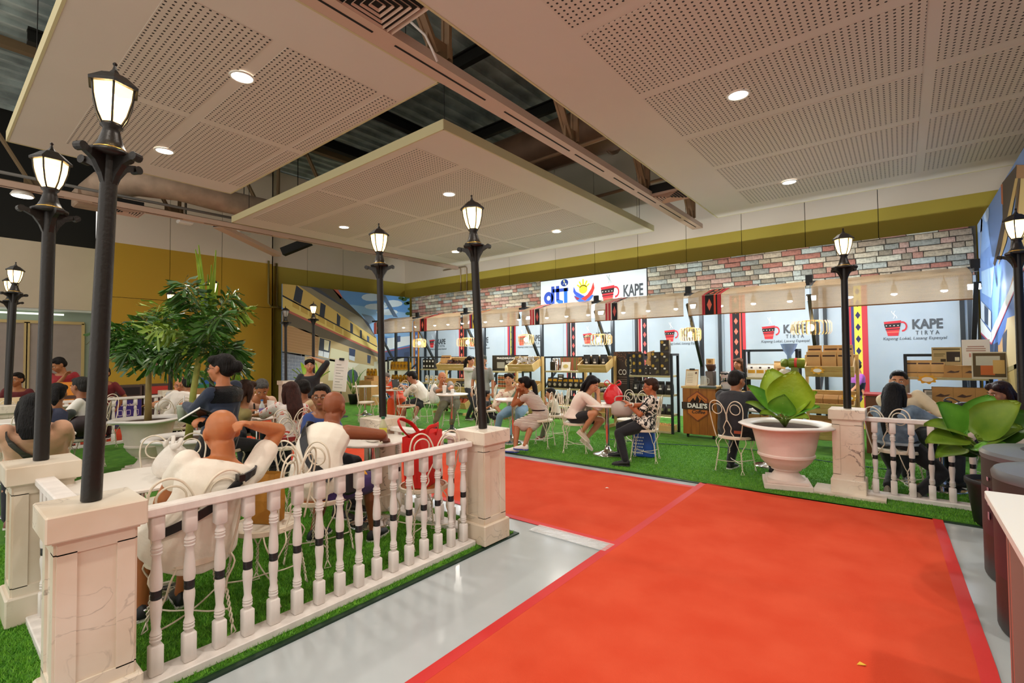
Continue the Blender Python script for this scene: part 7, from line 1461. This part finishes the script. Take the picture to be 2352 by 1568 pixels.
# menu stand by the mural
t = thing('menu_board', 'white menu sheet clipped on a tall stand near the house mural', 'menu', (-10.75, 6.55, .018), R(35)); M = Matrix.Translation((0, 0, 1.02)) @ Matrix.Rotation(.10, 4, 'Y')
MB().box((0, 0, 0), (.34, .012, .78), M).build('board', white_p, t); MB().box((0, -.015, .40), (.12, .03, .06), M).build('clip', fram, t); MB().cyl((0, .03, 0), (0, .03, .9), .012).build('pole', fram, t); MB().lathe([(.18, 0), (.17, .02), (.02, .03)], 20).build('foot', fram, t); q = MB()
for k in range(9): q.box((-.03 if k % 3 else -.06, -.0075, .26-.07*k), (.20 if k % 3 else .12, .002, .008 if k % 3 else .014), M)
q.build('menu_print', mat('print_grey'), t); 
# --- recycling bins against the yellow wall
t = thing('recycling_bin', 'twin recycling bin with blue Recyclable and brown Disposable fronts', 'bin', (-13.3, 3.15, 0), R(90))
for i, (c, tx, oc) in enumerate((('2f2a78', 'Recyclable', '0c0c10'), ('3c322e', 'Disposable', 'b5382c'))):
    x = -.26+i*.52; bd = MB().box((x, 0, .46), (.50, .42, .92), bev=.015).build('bin_body', mat('bin_frame', '4a4038', .5), t); MB().box((x, -.212, .33), (.46, .006, .54)).build('front_panel', mat('bin_'+c, c, .45), bd); MB().box((x, -.212, .79), (.40, .006, .17)).build('opening', mat('bin_o'+oc, oc, .6), bd)
    text(tx, (x, -.217, .50), .075, inkw, parent=bd, bold=.012)
    p = Print((x, -.216, .33), (1, 0, 0), (0, 0, 1), (0, -1, 0))
    for k in range(3): u = -.14+k*.14; p.rect(u-.04, -.06, u+.04, -.05, 'e8e8ee', 1); p.rect(u-.04, .05, u+.04, .06, 'e8e8ee', 1); p.rect(u-.04, -.06, u-.032, .06, 'e8e8ee', 1); p.rect(u+.032, -.06, u+.04, .06, 'e8e8ee', 1)
    p.rect(-.12, -.13, .12, -.12, 'e8e8ee', 1); p.build(bd, 'icon_print')
t = thing('equipment_bag', 'black equipment bag beside the recycling bins', 'bag', (-13.3, 2.45, .0)); MB().box((0, 0, .40), (.3, .3, .80), bev=.06).build('bag_body', bagm, t, True); MB().ell((0, 0, .84), (.10, .12, .07)).build('lens_hood', bagm, t, True)
# display pictures behind the grey-haired man
t = thing('picture_board', 'small board with blue and green landscape picture against the yellow wall', 'picture', (-14.6, 4.75, .018), R(90)); MB().box((0, 0, .5), (1.0, .05, 1.0)).build('board', kraft, t); p = Print((0, -.027, .78), (1, 0, 0), (0, 0, 1), (0, -1, 0)); p.rect(-.45, 0, .45, .18, '3a6ab0', 1); p.rect(-.45, -.1, .45, 0, '3f8a5a', 1); p.build(t, 'landscape_print')
# orange notice and far table by the partition
a_ = PD(158, 905, 8.0); table(a_.x, a_.y, 'round table carrying the orange notice by the partition')
t = thing('notice_card', 'orange notice card standing on a table by the partition', 'sign', (a_.x, a_.y, .01)); MB().box((0, 0, .93), (.34, .02, .36), Matrix.Rotation(R(65), 4, 'Z')).build('notice', mat('notice_orange', 'd8841c', .6), t); MB().box((0, -.0, .86), (.26, .024, .06), Matrix.Rotation(R(65), 4, 'Z')).build('notice_print', brown_p, t)
# jacket over the far chair
a_ = PD(40, 935, 7.2); chair(a_.x, a_.y, 180, 'cream wire chair under the draped cream jacket')
t = thing('draped_jacket', 'cream jacket draped over a chair by the lamp posts', 'jacket', (0, 0, 0)); t.location = (a_.x, a_.y, .018); MB().rings([[(x*k1, y*k2, z) for x, y in ((-1, -1), (0, -1.2), (1, -1), (1.1, 0), (1, 1), (0, 1.2), (-1, 1), (-1.1, 0))] for k1, k2, z in ((.07, .22, .475), (.08, .24, .60), (.075, .22, .80), (.04, .18, .92))]).build('jacket_body', clothm('cdb48a'), t, True)
# --- near right: counter and round bins
t = thing('reception_counter', 'white topped counter with aluminium framed panels in the near corner', 'counter', (.88, 2.45, 0)); al = mat('aluminium_rose', 'a58a80', .35, .4); MB().box((0, 0, .885), (1.24, .86, .035), bev=.004).build('counter_top', mat('counter_white', 'e9ebe6', .35), t)
MB().box((-.52, .02, .43), (.015, .72, .80)).build('end_panel', mat('panel_beige', 'b9a596', .6), t); MB().box((.03, .36, .43), (1.08, .015, .80)).build('side_panel', mat('panel_beige'), t); MB().box((.03, -.34, .43), (1.08, .015, .80)).build('back_panel', mat('panel_beige'), t)
for x, y in ((-.545, .385), (-.545, -.36), (.55, .38), (.55, -.36)):
    for dx, dy in ((0, 0), (0, -.06)): MB().box((x+dx, y+dy, .435), (.035, .03, .87)).build('frame_post', al, t)
MB().box((-.545, 0, .03), (.03, .74, .05)).build('bottom_rail', al, t); MB().box((-.545, 0, .84), (.03, .74, .04)).build('top_rail', al, t)
bd_, bt_ = mat('bin_charcoal', '3a3634', .5, vary=.05), mat('bin_lid_grey', '5f6468', .35)
for i, (x, y, r_, hh, lb) in enumerate(((.82, 4.55, .42, .84, 'large round charcoal bin with printed icons behind the white counter'), (.70, 3.72, .33, .86, 'smaller round charcoal bin next to the white counter'))):
    t = thing('round_bin', lb, 'bin', (x, y, 0)); MB().lathe([(r_*.97, 0), (r_, .02), (r_, hh-.04)], 40).build('drum', bd_, t, 40); MB().lathe([(r_*1.01, hh-.05), (r_*1.02, hh-.02), (r_*.98, hh), (r_*.55, hh+.012), (r_*.5, hh-.03), (0, hh-.06)], 40).build('lid', bt_, t, 40); MB().lathe([(r_*1.004, hh*.35), (r_*1.004, hh*.72)], 40, close=False).build('printed_band', mat('bin_band', '4a2c34', .5), t, True)
    if i == 0:
        for k in range(4): MB().box((-r_*1.008*math.cos(.3), -r_*1.008*math.sin(.3), .42+k*.08), (.004, .05, .02 if k % 2 else .045), Matrix.Identity(4)).build('icon_print', mat('icon_pink', 'b98a98', .5), t)
# litter on the carpet
for (px_, py_), lb, c in (((1968, 1523), 'small yellow scrap of paper lying on the red carpet', 'e0b83a'), ((1390, 1128-8), 'tiny white scrap on the red carpet near the runner seam', 'e8e2d8'), ((1892, 1118), 'small white scrap on the turf by the urn base', 'e8e2d8')):
    q = G(px_, py_, .02); tag(MB().add([(0, 0, 0), (.03, .008, .004), (.036, .02, 0), (.01, .022, .006), (0, 0, -.003), (.03, .008, .001), (.036, .02, -.003), (.01, .022, .003)], [(0, 1, 2, 3), (7, 6, 5, 4), (0, 4, 5, 1), (1, 5, 6, 2), (2, 6, 7, 3), (3, 7, 4, 0)]).build('paper_scrap', mat('scrap_'+c, c, .7), None, loc=(q.x, q.y, .0165 if py_ > 1200 else .02)), lb, 'litter')
# power cable lying across the turf
tag(MB().tube(spline([G(x, y, .026) for x, y in ((1395, 1008), (1490, 1017), (1620, 1024), (1740, 1034), (1890, 1058), (2040, 1078))], 4), .007, 6).build('power_cable', mat('cable_blue', '2a4a5a', .5), None, True), 'thin dark cable lying across the turf in front of the stalls', 'cable')
# frame of conduits on the ochre back wall
for x0, lb in ((1058, 'thin cream conduit frame on the back wall by the middle panel'), (1072, 'second thin cream conduit on the back wall by the middle panel')):
    a_ = PY(x0, 612, WB-.03); tag(MB().tube([(a_.x-.9, a_.y, 4.62), (a_.x-.06, a_.y, 4.62), (a_.x, a_.y, 4.56), (a_.x, a_.y, 3.7)], .018, 6).build('wall_conduit', mat('conduit_cream', 'b09a78', .5), None, True), lb, 'pipe')
